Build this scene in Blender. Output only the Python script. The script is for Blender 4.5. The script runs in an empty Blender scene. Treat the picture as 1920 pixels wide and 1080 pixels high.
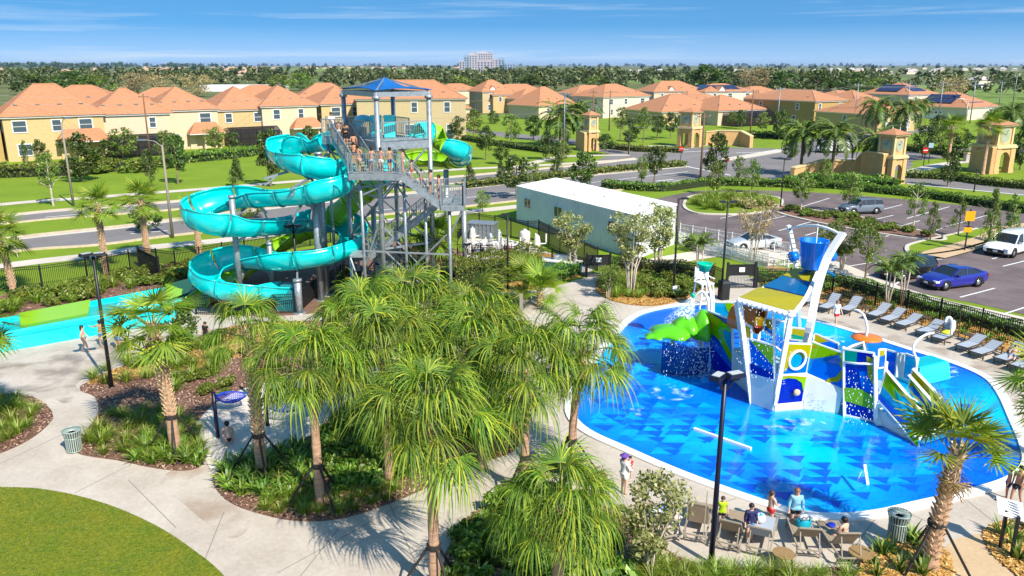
import bpy, math, random
from mathutils import Vector, Matrix
import numpy as np
R = math.radians
# ---------------------------------------------------------------- camera, world, sun, exposure
scene = bpy.context.scene
col = scene.collection
F_PX, HOR = 1500.0, 418.0
PITCH = math.atan(HOR / F_PX)
CAM_H = 16.0
cam_d = bpy.data.cameras.new('camera'); cam = bpy.data.objects.new('camera', cam_d); col.objects.link(cam)
cam.location = (0, 0, CAM_H); cam.rotation_euler = (R(90) - PITCH, 0, 0)
cam_d.sensor_width = 36.0; cam_d.lens = F_PX / 1920 * 36.0
cam_d.clip_start = 0.5; cam_d.clip_end = 90000
scene.camera = cam
scene.render.resolution_x = 1024; scene.render.resolution_y = 576
scene.view_settings.view_transform = 'Standard'; scene.view_settings.look = 'None'
scene.view_settings.gamma = 1; scene.view_settings.use_curve_mapping = False
scene.view_settings.exposure = 0.76
SUN_EL, SUN_AZ = 44.0, 143.0          # azimuth from +Y, clockwise
world = bpy.data.worlds.new('World'); scene.world = world; world.use_nodes = True
def make_world():
    nt = world.node_tree; N = nt.nodes; L = nt.links
    bg = N['Background']
    tc = N.new('ShaderNodeTexCoord')
    sep = N.new('ShaderNodeSeparateXYZ'); L.new(tc.outputs['Generated'], sep.inputs[0])
    def m(op, a, b=None, clamp=False):
        n = N.new('ShaderNodeMath'); n.operation = op; n.use_clamp = clamp
        for i, v in enumerate((a, b)):
            if v is None: continue
            if isinstance(v, (int, float)): n.inputs[i].default_value = v
            else: L.new(v, n.inputs[i])
        return n.outputs[0]
    z = m('MAXIMUM', sep.outputs[2], 0.0)
    z2 = m('ADD', m('MULTIPLY', m('POWER', z, 0.55), 0.95), 0.30)
    cmb = N.new('ShaderNodeCombineXYZ'); L.new(sep.outputs[0], cmb.inputs[0]); L.new(sep.outputs[1], cmb.inputs[1]); L.new(z2, cmb.inputs[2])
    nrm = N.new('ShaderNodeVectorMath'); nrm.operation = 'NORMALIZE'; L.new(cmb.outputs[0], nrm.inputs[0])
    sky = N.new('ShaderNodeTexSky'); sky.sky_type = 'NISHITA'; sky.sun_disc = False
    sky.sun_elevation = R(SUN_EL); sky.sun_rotation = R(SUN_AZ); sky.air_density = 1.0; sky.dust_density = 0.3; sky.ozone_density = 2.2
    L.new(nrm.outputs[0], sky.inputs[0])
    hsv = N.new('ShaderNodeHueSaturation'); hsv.inputs['Hue'].default_value = 0.488; hsv.inputs['Saturation'].default_value = 1.28; hsv.inputs['Value'].default_value = 1.6
    L.new(sky.outputs[0], hsv.inputs['Color'])
    # wispy clouds: streaks of noise in the sky direction, flat like cirrus
    mp = N.new('ShaderNodeMapping'); mp.inputs['Scale'].default_value = (2.2, 2.2, 60); mp.inputs['Rotation'].default_value = (0.0, 0.012, 0)
    mp.inputs['Location'].default_value = (3.1, 0.4, 0.3)
    L.new(tc.outputs['Generated'], mp.inputs[0])
    nz = N.new('ShaderNodeTexNoise'); nz.inputs['Scale'].default_value = 1.5; nz.inputs['Detail'].default_value = 7; nz.inputs['Roughness'].default_value = 0.55
    nz.inputs['Distortion'].default_value = 0.25
    L.new(mp.outputs[0], nz.inputs[0])
    cr = N.new('ShaderNodeValToRGB'); cr.color_ramp.elements[0].position = 0.53; cr.color_ramp.elements[1].position = 0.80
    L.new(nz.outputs[0], cr.inputs[0])
    low = N.new('ShaderNodeMapRange'); low.inputs[1].default_value = 0.0; low.inputs[2].default_value = 0.045; low.inputs[3].default_value = 0.5; low.inputs[4].default_value = 0.0
    L.new(z, low.inputs[0])
    fac = m('MINIMUM', m('ADD', m('MULTIPLY', cr.outputs[0], 0.6), low.outputs[0]), 0.9)
    mix = N.new('ShaderNodeMix'); mix.data_type = 'RGBA'; L.new(fac, mix.inputs['Factor']); L.new(hsv.outputs[0], mix.inputs['A'])
    mix.inputs['B'].default_value = (4.8, 5.8, 7.0, 1)
    L.new(mix.outputs['Result'], bg.inputs[0]); bg.inputs[1].default_value = 0.088
make_world()
sd = bpy.data.lights.new('sun', 'SUN'); sd.energy = 4.6; sd.angle = R(0.55); sd.color = (1.0, 0.93, 0.82)
sun = bpy.data.objects.new('sun', sd); col.objects.link(sun)
sv = Vector((math.sin(R(SUN_AZ)) * math.cos(R(SUN_EL)), math.cos(R(SUN_AZ)) * math.cos(R(SUN_EL)), math.sin(R(SUN_EL))))
sun.rotation_euler = sv.to_track_quat('Z', 'Y').to_euler(); sun.location = sv * 60

# ---------------------------------------------------------------- where a point of the ground or of a plane stands
SP, CP = math.sin(PITCH), math.cos(PITCH)
def W(px, py, z=0.0):
    u = (px - 960) / F_PX; v = (py - 540) / F_PX
    t = (CAM_H - z) / (SP + v * CP)
    return Vector((u * t, t * (CP - v * SP), z))
def A(px, py, Y):
    u = (px - 960) / F_PX; v = (py - 540) / F_PX
    t = Y / (CP - v * SP)
    return Vector((u * t, Y, CAM_H - t * (SP + v * CP)))
def HT(base, py):                      # height of the point above base that is seen at row py
    return A(960, py, base[1])[2]
def MPP(base):                         # metres per pixel at a ground point
    return (base[1] * CP + (CAM_H - base[2]) * SP) / F_PX

# ---------------------------------------------------------------- mesh builder
class MB:
    def __init__(s): s.v = []; s.f = []; s.m = []
    def add(s, vs, fs, mi=0):
        o = len(s.v); s.v += [tuple(p) for p in vs]; s.f += [tuple(i + o for i in f) for f in fs]; s.m += [mi] * len(fs); return s
    def box(s, c, d, rz=0.0, mi=0, taper=1.0):
        cx, cy, cz = c; hx, hy, hz = d[0] / 2, d[1] / 2, d[2] / 2; ca, sa = math.cos(rz), math.sin(rz); vs = []
        for k in (-1, 1):
            q = taper if k > 0 else 1.0
            for i, j in ((-1, -1), (1, -1), (1, 1), (-1, 1)):
                x, y = i * hx * q, j * hy * q; vs.append((cx + x * ca - y * sa, cy + x * sa + y * ca, cz + k * hz))
        return s.add(vs, [(3, 2, 1, 0), (4, 5, 6, 7), (0, 1, 5, 4), (1, 2, 6, 5), (2, 3, 7, 6), (3, 0, 4, 7)], mi)
    def bar(s, p, q, w, h=None, mi=0, up=(0, 0, 1)):
        p = Vector(p); q = Vector(q); h = h or w; d = (q - p)
        if d.length < 1e-6: return s
        d.normalize(); a = d.cross(Vector(up))
        if a.length < 1e-3: a = d.cross(Vector((1, 0, 0)))
        a.normalize(); b = a.cross(d); a = a * w / 2; b = b * h / 2
        vs = [p - a - b, p + a - b, p + a + b, p - a + b, q - a - b, q + a - b, q + a + b, q - a + b]
        return s.add(vs, [(3, 2, 1, 0), (4, 5, 6, 7), (0, 1, 5, 4), (1, 2, 6, 5), (2, 3, 7, 6), (3, 0, 4, 7)], mi)
    def tube(s, pts, r, n=8, mi=0, cap=True, sq=1.0):
        pts = [Vector(p) for p in pts]; rs = r if isinstance(r, (list, tuple)) else [r] * len(pts)
        o = len(s.v); prev = None
        for i, p in enumerate(pts):
            d = (pts[min(i + 1, len(pts) - 1)] - pts[max(i - 1, 0)])
            if d.length < 1e-9: d = Vector((0, 0, 1))
            d.normalize()
            if prev is None:
                a = d.cross(Vector((0, 0, 1)))
                if a.length < 1e-2: a = Vector((1, 0, 0))
            else: a = prev - d * prev.dot(d)
            a.normalize(); prev = a; b = d.cross(a)
            for k in range(n):
                t = 2 * math.pi * k / n; s.v.append(tuple(p + a * (math.cos(t) * rs[i]) + b * (math.sin(t) * rs[i] * sq)))
        for i in range(len(pts) - 1):
            for k in range(n):
                k2 = (k + 1) % n; s.f.append((o + i * n + k, o + i * n + k2, o + (i + 1) * n + k2, o + (i + 1) * n + k)); s.m.append(mi)
        if cap:
            s.f.append(tuple(o + k for k in reversed(range(n)))); s.f.append(tuple(o + (len(pts) - 1) * n + k for k in range(n))); s.m += [mi, mi]
        return s
    def lathe(s, prof, c=(0, 0, 0), n=20, mi=0, sx=1.0, sy=1.0):
        o = len(s.v)
        for r, z in prof:
            for k in range(n):
                t = 2 * math.pi * k / n; s.v.append((c[0] + r * sx * math.cos(t), c[1] + r * sy * math.sin(t), c[2] + z))
        for i in range(len(prof) - 1):
            for k in range(n):
                k2 = (k + 1) % n; s.f.append((o + i * n + k, o + i * n + k2, o + (i + 1) * n + k2, o + (i + 1) * n + k)); s.m.append(mi)
        return s
    def ball(s, c, r, n=10, m=6, mi=0):
        rr = r if isinstance(r, (tuple, list)) else (r, r, r)
        prof = [(max(math.sin(math.pi * i / m), 1e-3), -math.cos(math.pi * i / m)) for i in range(m + 1)]
        o = len(s.v); s.lathe(prof, (0, 0, 0), n, mi)
        for i in range(o, len(s.v)):
            x, y, z = s.v[i]; s.v[i] = (c[0] + x * rr[0], c[1] + y * rr[1], c[2] + z * rr[2])
        return s
    def prism(s, poly, z0, z1, mi=0):
        n = len(poly); vs = [(p[0], p[1], z0) for p in poly] + [(p[0], p[1], z1) for p in poly]
        ar = sum(poly[i][0] * poly[(i + 1) % n][1] - poly[(i + 1) % n][0] * poly[i][1] for i in range(n))
        idx = list(range(n)) if ar > 0 else list(range(n))[::-1]
        fs = [tuple(i for i in reversed(idx)), tuple(i + n for i in idx)]
        for k in range(n):
            a, b = idx[k], idx[(k + 1) % n]; fs.append((a, b, b + n, a + n))
        return s.add(vs, fs, mi)
    def quad(s, a, b, c, d, mi=0): return s.add([a, b, c, d], [(0, 1, 2, 3)], mi)
    def slab(s, pts, th, mi=0):        # a planar polygon in space given thickness
        pts = [Vector(p) for p in pts]; n = len(pts); nr = Vector((0, 0, 0))
        for i in range(n): nr += pts[i].cross(pts[(i + 1) % n])
        if nr.length < 1e-9: return s
        nr.normalize(); o = nr * th / 2
        vs = [p - o for p in pts] + [p + o for p in pts]
        fs = [tuple(reversed(range(n))), tuple(range(n, 2 * n))] + [(k, (k + 1) % n, (k + 1) % n + n, k + n) for k in range(n)]
        return s.add(vs, fs, mi)
    def mesh(s, name, mats, smooth=False):
        me = bpy.data.meshes.new(name); me.from_pydata(s.v, [], s.f)
        for m in (mats if isinstance(mats, (list, tuple)) else [mats]): me.materials.append(m)
        if any(s.m): me.polygons.foreach_set('material_index', s.m)
        if smooth: me.polygons.foreach_set('use_smooth', [True] * len(s.f))
        me.update(); return me
    def build(s, name, mats, parent=None, smooth=False, world=False):
        if world and parent is not None:
            l = parent.location; s.v = [(x - l[0], y - l[1], z - l[2]) for x, y, z in s.v]
        o = bpy.data.objects.new(name, s.mesh(name, mats, smooth)); col.objects.link(o)
        if parent is not None: o.parent = parent
        return o

def tag(o, label=None, cat=None, group=None, kind=None):
    if label: o['label'] = label
    if cat: o['category'] = cat
    if group: o['group'] = group
    if kind: o['kind'] = kind
    return o
def thing(name, label, cat, loc=(0, 0, 0), rz=0.0, group=None, sc=1.0):
    o = bpy.data.objects.new(name, None); col.objects.link(o); o.location = loc; o.rotation_euler = (0, 0, rz)
    if sc != 1.0: o.scale = (sc, sc, sc)
    return tag(o, label, cat, group)
def inst(name, me, parent=None, loc=(0, 0, 0), rot=(0, 0, 0), sc=1.0):
    o = bpy.data.objects.new(name, me); col.objects.link(o); o.location = loc; o.rotation_euler = rot
    o.scale = sc if isinstance(sc, (tuple, list)) else (sc, sc, sc)
    if parent is not None: o.parent = parent
    return o
def clone(root, loc, rz=0.0, label=None, sc=None, group=None):
    def cp(o, par):
        c = o.copy(); col.objects.link(c); c.parent = par
        for ch in o.children: cp(ch, c)
        return c
    r = cp(root, None); r.location = loc; r.rotation_euler = (0, 0, rz)
    if sc: r.scale = (sc, sc, sc)
    if label: r['label'] = label
    if group: r['group'] = group
    return r
def struct(name, mb, m, smooth=False, kind='structure'):
    o = mb.build(name, m, None, smooth); o['kind'] = kind; return o
def crv(pts, n=6, closed=True):        # Catmull-Rom through 2-D or 3-D points
    pts = [Vector(p) if len(p) == 3 else Vector((p[0], p[1], 0)) for p in pts]; out = []; N = len(pts)
    rng = range(N) if closed else range(N - 1)
    for i in rng:
        if closed: p0, p1, p2, p3 = pts[(i - 1) % N], pts[i], pts[(i + 1) % N], pts[(i + 2) % N]
        else: p0, p1, p2, p3 = pts[max(i - 1, 0)], pts[i], pts[i + 1], pts[min(i + 2, N - 1)]
        for k in range(n):
            t = k / n
            out.append(0.5 * ((2 * p1) + (p2 - p0) * t + (2 * p0 - 5 * p1 + 4 * p2 - p3) * t * t + (3 * p1 - p0 - 3 * p2 + p3) * t ** 3))
    if not closed: out.append(pts[-1])
    return out
def inside(x, y, poly):
    r = False; j = len(poly) - 1
    for i in range(len(poly)):
        xi, yi, xj, yj = poly[i][0], poly[i][1], poly[j][0], poly[j][1]
        if (yi > y) != (yj > y) and x < (xj - xi) * (y - yi) / (yj - yi + 1e-12) + xi: r = not r
        j = i
    return r
def offset(poly, d):                   # outward for d > 0 on a counter-clockwise ring
    n = len(poly); ar = sum(poly[i][0] * poly[(i + 1) % n][1] - poly[(i + 1) % n][0] * poly[i][1] for i in range(n)); sgn = 1 if ar > 0 else -1; out = []
    for i in range(n):
        t = (poly[(i + 1) % n] - poly[i - 1]); t.z = 0; t.normalize(); out.append(poly[i] + Vector((t.y, -t.x, 0)) * d * sgn)
    return out

# ---------------------------------------------------------------- materials
MATS = {}
def mat(name, c, rough=0.7, metal=0.0, ns=0.0, amt=0.12, bump=0.0, bs=None, c2=None, spec=0.4, coat=0.0, lo=0.35, hi=0.65, detail=5.0, stretch=None):
    if name in MATS: return MATS[name]
    m = bpy.data.materials.new(name); m.use_nodes = True; MATS[name] = m
    nt = m.node_tree; N = nt.nodes; L = nt.links; b = N['Principled BSDF']
    b.inputs['Base Color'].default_value = (*c, 1); b.inputs['Roughness'].default_value = rough; b.inputs['Metallic'].default_value = metal
    b.inputs['Specular IOR Level'].default_value = spec
    if coat: b.inputs['Coat Weight'].default_value = coat; b.inputs['Coat Roughness'].default_value = 0.05
    if ns or bump:
        tc = N.new('ShaderNodeTexCoord'); src = tc.outputs['Object']
        if stretch:
            mp = N.new('ShaderNodeMapping'); mp.inputs['Scale'].default_value = stretch; L.new(src, mp.inputs[0]); src = mp.outputs[0]
        nz = N.new('ShaderNodeTexNoise'); nz.inputs['Scale'].default_value = ns or 3.0; nz.inputs['Detail'].default_value = detail; nz.inputs['Roughness'].default_value = 0.65
        L.new(src, nz.inputs[0])
        if ns:
            cr = N.new('ShaderNodeValToRGB'); cr.color_ramp.elements[0].position = lo; cr.color_ramp.elements[1].position = hi
            a = c2 if c2 else tuple(x * (1 - amt) for x in c); bb = c if c2 else tuple(min(x * (1 + amt), 1) for x in c)
            cr.color_ramp.elements[0].color = (*a, 1); cr.color_ramp.elements[1].color = (*bb, 1)
            L.new(nz.outputs[0], cr.inputs[0]); L.new(cr.outputs[0], b.inputs['Base Color'])
        if bump:
            n2 = N.new('ShaderNodeTexNoise'); n2.inputs['Scale'].default_value = bs or 20.0; n2.inputs['Detail'].default_value = 4; L.new(src, n2.inputs[0])
            bp = N.new('ShaderNodeBump'); bp.inputs['Strength'].default_value = bump; bp.inputs['Distance'].default_value = 0.05
            L.new(n2.outputs[0], bp.inputs['Height']); L.new(bp.outputs[0], b.inputs['Normal'])
    return m
def ramp(N, pos):
    cr = N.new('ShaderNodeValToRGB'); e = cr.color_ramp.elements
    while len(e) < len(pos): e.new(0.5)
    for i, (p, c) in enumerate(pos): e[i].position = p; e[i].color = (*c, 1) if len(c) == 3 else c
    return cr
def ground_mat(name, cols, s1, s2, mixf=0.5, bump=0.3, rough=0.95, s3=None):
    """two scales of noise: broad patches (cols 0-1) and fine grain (cols 2-3)"""
    m = bpy.data.materials.new(name); m.use_nodes = True; MATS[name] = m
    nt = m.node_tree; N = nt.nodes; L = nt.links; b = N['Principled BSDF']; b.inputs['Roughness'].default_value = rough; b.inputs['Specular IOR Level'].default_value = 0.25
    g = N.new('ShaderNodeNewGeometry')
    a = N.new('ShaderNodeTexNoise'); a.inputs['Scale'].default_value = s1; a.inputs['Detail'].default_value = 6; a.inputs['Roughness'].default_value = 0.6; L.new(g.outputs['Position'], a.inputs[0])
    f = N.new('ShaderNodeTexNoise'); f.inputs['Scale'].default_value = s2; f.inputs['Detail'].default_value = 5; f.inputs['Roughness'].default_value = 0.75; L.new(g.outputs['Position'], f.inputs[0])
    r1 = ramp(N, [(0.38, cols[0]), (0.62, cols[1])]); L.new(a.outputs[0], r1.inputs[0])
    r2 = ramp(N, [(0.35, cols[2]), (0.65, cols[3])]); L.new(f.outputs[0], r2.inputs[0])
    mx = N.new('ShaderNodeMix'); mx.data_type = 'RGBA'; mx.inputs['Factor'].default_value = mixf; L.new(r1.outputs[0], mx.inputs['A']); L.new(r2.outputs[0], mx.inputs['B'])
    L.new(mx.outputs['Result'], b.inputs['Base Color'])
    bp = N.new('ShaderNodeBump'); bp.inputs['Strength'].default_value = bump; bp.inputs['Distance'].default_value = 0.06; L.new(f.outputs[0], bp.inputs['Height']); L.new(bp.outputs[0], b.inputs['Normal'])
    return m
def leafmat(name, c1, c2, c3=None, tr=0.35, rough=0.5):
    if name in MATS: return MATS[name]
    m = bpy.data.materials.new(name); m.use_nodes = True; MATS[name] = m
    nt = m.node_tree; N = nt.nodes; L = nt.links; N.remove(N['Principled BSDF']); out = N['Material Output']
    g = N.new('ShaderNodeNewGeometry'); oi = N.new('ShaderNodeObjectInfo')
    cr = ramp(N, [(0.0, c1), (0.6, c2), (1.0, c3 or c2)]); L.new(g.outputs['Random Per Island'], cr.inputs[0])
    mr = N.new('ShaderNodeMapRange'); mr.inputs[3].default_value = 0.8; mr.inputs[4].default_value = 1.25; L.new(oi.outputs['Random'], mr.inputs[0])
    h = N.new('ShaderNodeHueSaturation'); L.new(cr.outputs[0], h.inputs['Color']); L.new(mr.outputs[0], h.inputs['Value'])
    mh = N.new('ShaderNodeMapRange'); mh.inputs[3].default_value = 0.485; mh.inputs[4].default_value = 0.515; L.new(oi.outputs['Random'], mh.inputs[0]); L.new(mh.outputs[0], h.inputs['Hue'])
    d = N.new('ShaderNodeBsdfDiffuse'); t = N.new('ShaderNodeBsdfTranslucent'); gl = N.new('ShaderNodeBsdfGlossy'); gl.inputs['Roughness'].default_value = rough
    gl.inputs['Color'].default_value = (0.9, 0.95, 0.8, 1)
    L.new(h.outputs[0], d.inputs[0]); L.new(h.outputs[0], t.inputs[0])
    a = N.new('ShaderNodeMixShader'); a.inputs[0].default_value = tr; L.new(d.outputs[0], a.inputs[1]); L.new(t.outputs[0], a.inputs[2])
    b = N.new('ShaderNodeMixShader'); b.inputs[0].default_value = 0.045; L.new(a.outputs[0], b.inputs[1]); L.new(gl.outputs[0], b.inputs[2])
    L.new(b.outputs[0], out.inputs[0]); return m
def glassy(name, c, alpha=0.5, rough=0.05):     # coloured acrylic / thin water: partly see-through, glossy
    if name in MATS: return MATS[name]
    m = bpy.data.materials.new(name); m.use_nodes = True; MATS[name] = m
    nt = m.node_tree; N = nt.nodes; L = nt.links; N.remove(N['Principled BSDF']); out = N['Material Output']
    d = N.new('ShaderNodeBsdfPrincipled'); d.inputs['Base Color'].default_value = (*c, 1); d.inputs['Roughness'].default_value = rough; d.inputs['Coat Weight'].default_value = 0.3
    t = N.new('ShaderNodeBsdfTransparent'); t.inputs[0].default_value = (*[min(1, 0.25 + 0.75 * x ** 0.4) for x in c], 1)
    tl = N.new('ShaderNodeBsdfTranslucent'); tl.inputs[0].default_value = (*c, 1); dm = N.new('ShaderNodeMixShader'); dm.inputs[0].default_value = .4; L.new(d.outputs[0], dm.inputs[1]); L.new(tl.outputs[0], dm.inputs[2])
    a = N.new('ShaderNodeMixShader'); a.inputs[0].default_value = alpha; L.new(t.outputs[0], a.inputs[1]); L.new(dm.outputs[0], a.inputs[2])
    L.new(a.outputs[0], out.inputs[0]); return m
WHITE = mat('white_paint', (0.72, 0.71, 0.68), 0.45, ns=6, amt=0.06)
WHITE2 = mat('white_powder_coat', (0.8, 0.79, 0.76), 0.35)
BLACK = mat('black_powder_coat', (0.012, 0.012, 0.013), 0.45)
DARKBLUE = mat('navy_powder_coat', (0.006, 0.008, 0.03), 0.4)
GALV = mat('galvanised_steel', (0.33, 0.36, 0.37), 0.42, 0.55, ns=5, amt=0.22)
GALV_D = mat('weathered_steel', (0.2, 0.23, 0.25), 0.5, 0.5, ns=4, amt=0.25)
CONC = mat('raw_concrete', (0.42, 0.4, 0.37), 0.9, ns=3, amt=0.12, bump=0.1)
TRUNK = mat('tree_bark', (0.2, 0.15, 0.1), 0.95, ns=9, amt=0.4, bump=0.6, bs=25)
PALE_BARK = mat('pale_bark', (0.5, 0.42, 0.33), 0.9, ns=7, amt=0.25, bump=0.3)
RUBBER = mat('tyre_rubber', (0.012, 0.012, 0.012), 0.8)
GLASS_D = mat('dark_glass', (0.015, 0.02, 0.025), 0.06, spec=0.8)
CHROME = mat('bright_metal', (0.6, 0.6, 0.6), 0.2, 0.9)
# ---------------------------------------------------------------- the setting: ground, roads, paths, pool
M_GRASS = ground_mat('lawn', [(0.12, 0.205, 0.008), (0.19, 0.28, 0.012), (0.07, 0.14, 0.006), (0.25, 0.33, 0.02)], 0.16, 14, 0.5, 0.5)
M_FIELD = ground_mat('meadow', [(0.07, 0.10, 0.03), (0.16, 0.16, 0.06), (0.06, 0.09, 0.025), (0.17, 0.18, 0.06)], 0.012, 0.2, 0.5, 0.2)
M_FIELD2 = ground_mat('bright_field', [(0.12, 0.2, 0.03), (0.18, 0.25, 0.05), (0.1, 0.17, 0.03), (0.2, 0.26, 0.06)], 0.01, 0.1, 0.5, 0.1)
M_NEARLAWN = ground_mat('near_lawn', [(0.08, 0.15, 0.005), (0.2, 0.19, 0.01), (0.05, 0.11, 0.005), (0.24, 0.25, 0.015)], 0.9, 7, 0.6, 1.0)
M_DECK = ground_mat('deck_concrete', [(0.36, 0.30, 0.24), (0.52, 0.46, 0.39), (0.40, 0.35, 0.29), (0.54, 0.49, 0.42)], 0.4, 5, 0.5, 0.06, 0.75)
M_WALK = ground_mat('sidewalk_concrete', [(0.48, 0.42, 0.34), (0.58, 0.52, 0.43), (0.46, 0.41, 0.35), (0.58, 0.53, 0.45)], 0.3, 5, 0.5, 0.05)
M_TAN = ground_mat('tan_concrete', [(0.46, 0.31, 0.17), (0.52, 0.38, 0.23), (0.42, 0.3, 0.18), (0.55, 0.41, 0.26)], 0.5, 6, 0.5, 0.06)
M_ROAD = ground_mat('asphalt', [(0.15, 0.14, 0.14), (0.23, 0.21, 0.2), (0.13, 0.12, 0.12), (0.24, 0.22, 0.21)], 0.12, 9, 0.45, 0.1)
M_LOT = ground_mat('lot_asphalt', [(0.09, 0.07, 0.07), (0.19, 0.15, 0.145), (0.09, 0.07, 0.07), (0.2, 0.16, 0.155)], 0.3, 9, 0.45, 0.1)
M_MULCH = ground_mat('bark_mulch', [(0.17, 0.085, 0.055), (0.25, 0.13, 0.09), (0.06, 0.03, 0.022), (0.34, 0.2, 0.14)], 1.2, 26, 0.7, 1.0)
M_STRAW = ground_mat('pine_straw', [(0.40, 0.20, 0.045), (0.55, 0.30, 0.08), (0.26, 0.12, 0.03), (0.62, 0.36, 0.12)], 1.0, 22, 0.6, 0.9)
M_SAND = ground_mat('play_sand', [(0.55, 0.49, 0.42), (0.68, 0.62, 0.54), (0.5, 0.43, 0.36), (0.70, 0.64, 0.56)], 0.9, 7, 0.5, 0.8)
M_LINE = mat('road_paint', (0.7, 0.7, 0.68), 0.8, ns=9, amt=0.2)
M_CURB = mat('kerb_concrete', (0.50, 0.40, 0.27), 0.9, ns=2, amt=0.15)
M_COPE = mat('pool_coping', (0.78, 0.76, 0.72), 0.5, ns=2, amt=0.05)
def gp(pts, n=5, smooth=True, closed=True):
    w = [W(x, y) for x, y in pts]
    return crv(w, n, closed) if smooth else w
def sheet(name, poly, z, m, kind='structure', th=0.0):
    mb = MB()
    if th: mb.prism(poly, z - th, z)
    else:
        n = len(poly); ar = sum(poly[i][0] * poly[(i + 1) % n][1] - poly[(i + 1) % n][0] * poly[i][1] for i in range(n))
        idx = list(range(n)); idx = idx if ar > 0 else idx[::-1]
        mb.add([(p[0], p[1], z) for p in poly], [tuple(idx)])
    return struct(name, mb, m, kind=kind)
def band(mb, top, bot, z, n=8):        # strip between two rows of pixel points
    a = crv([W(x, y) for x, y in top], n, False); b = crv([W(x, y) for x, y in bot], n, False)
    k = min(len(a), len(b)); a = [a[round(i * (len(a) - 1) / (k - 1))] for i in range(k)]; b = [b[round(i * (len(b) - 1) / (k - 1))] for i in range(k)]
    vs = [(p.x, p.y, z) for p in a] + [(p.x, p.y, z) for p in b]
    mb.add(vs, [(k + i, k + i + 1, i + 1, i) for i in range(k - 1)]); return a, b
def strip(mb, pts, w, z0, z1=None, closed=False):   # ribbon or kerb of width w along points
    n = len(pts); L_, R_ = [], []
    for i in range(n):
        a = pts[(i - 1) % n] if closed else pts[max(i - 1, 0)]; b = pts[(i + 1) % n] if closed else pts[min(i + 1, n - 1)]
        t = Vector((b.x - a.x, b.y - a.y, 0))
        if t.length < 1e-6: t = Vector((1, 0, 0))
        t.normalize(); q = Vector((-t.y, t.x, 0)) * w / 2; L_.append(pts[i] + q); R_.append(pts[i] - q)
    rng = range(n) if closed else range(n - 1)
    if z1 is None:
        o = len(mb.v); mb.v += [(p.x, p.y, z0) for p in L_] + [(p.x, p.y, z0) for p in R_]
        for i in rng: j = (i + 1) % n; mb.f.append((o + n + i, o + n + j, o + j, o + i)); mb.m.append(0)
    else:
        o = len(mb.v)
        for zz in (z0, z1): mb.v += [(p.x, p.y, zz) for p in L_] + [(p.x, p.y, zz) for p in R_]
        for i in rng:
            j = (i + 1) % n
            mb.f += [(o + 3 * n + i, o + 3 * n + j, o + 2 * n + j, o + 2 * n + i), (o + i, o + 2 * n + i, o + 2 * n + j, o + j), (o + n + j, o + 3 * n + j, o + 3 * n + i, o + n + i)]; mb.m += [0, 0, 0]
    return mb
# terrain: one sheet to the horizon
mb = MB(); S = 30000; mb.add([(-S, -300, -0.06), (S, -300, -0.06), (S, S, -0.06), (-S, S, -0.06)], [(0, 1, 2, 3)]); struct('ground', mb, M_FIELD)
lawnp = [W(-900, 640), W(-900, 312), W(0, 300), W(500, 258), W(900, 215), W(1500, 215), W(2100, 232), W(2900, 300), W(2900, 900), W(1920, 1500), W(0, 1500), W(-900, 1100)]
sheet('lawn', lawnp, 0.0, M_GRASS)
for i, pts in enumerate([[(1640, 176), (1760, 158), (2000, 160), (2200, 185), (1920, 196), (1760, 186)], [(1180, 150), (1270, 147), (1300, 152), (1200, 156)], [(1500, 147), (1600, 143), (1700, 147), (1640, 152)], [(560, 128), (900, 131), (900, 134), (560, 133)], [(0, 128), (-400, 126), (-400, 132), (0, 133)]]):
    sheet('field', gp(pts, 4), -0.04, M_FIELD2)
# boulevard
road = MB()
NT = [(-500, 512), (0, 449), (250, 422), (345, 409), (620, 376), (867, 352), (1025, 335), (1285, 311)]
NBt = [(-500, 545), (0, 475), (185, 460), (345, 440), (620, 413), (870, 388), (1090, 364), (1290, 344)]
FT = [(-500, 462), (40, 401), (185, 389), (345, 376), (620, 350), (867, 330), (1100, 308), (1190, 297)]
FB = [(-500, 478), (40, 417), (185, 405), (345, 392), (620, 364), (867, 343), (1100, 321), (1250, 307)]
na, nb = band(road, NT, NBt, 0.02); struct('road', road, M_ROAD)
r2 = MB(); fa, fb = band(r2, FT, FB, 0.02); struct('road', r2, M_ROAD)
sheet('intersection', gp([(1120, 306), (1170, 285), (1245, 281), (1330, 276), (1480, 280), (1640, 290), (1700, 297), (1700, 318), (1560, 330), (1440, 333), (1290, 345), (1230, 340)], 4), 0.024, M_ROAD)
r4 = MB(); band(r4, [(840, 236), (960, 250), (1060, 259), (1150, 276), (1260, 292)], [(840, 243), (960, 259), (1060, 269), (1140, 288), (1200, 300)], 0.016); struct('side_street', r4, M_ROAD)
r5 = MB(); band(r5, [(1480, 318), (1600, 322), (1720, 332), (1920, 350), (2500, 410)], [(1480, 330), (1600, 336), (1720, 347), (1920, 368), (2500, 440)], 0.018); struct('road', r5, M_ROAD)
r6 = MB(); band(r6, [(1600, 286), (1720, 284), (1830, 277), (2100, 270)], [(1600, 305), (1720, 301), (1840, 290), (2100, 284)], 0.017); struct('road', r6, M_ROAD)
r7 = MB(); band(r7, [(1430, 290), (1520, 262), (1620, 246), (1760, 236)], [(1560, 300), (1620, 270), (1700, 252), (1800, 240)], 0.015); struct('side_street', r7, M_ROAD)
ck = MB()
for p in (na, fa, nb, fb): strip(ck, p, 0.55, 0.0, 0.13)
struct('kerb', ck, M_CURB)
# pale gutter strips
ck = MB(); strip(ck, [p + Vector((0.35, -0.9, 0)) for p in na], 1.0, 0.028); strip(ck, [p + Vector((0.3, -0.7, 0)) for p in fa], 0.8, 0.028); struct('gutter', ck, M_WALK)
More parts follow.
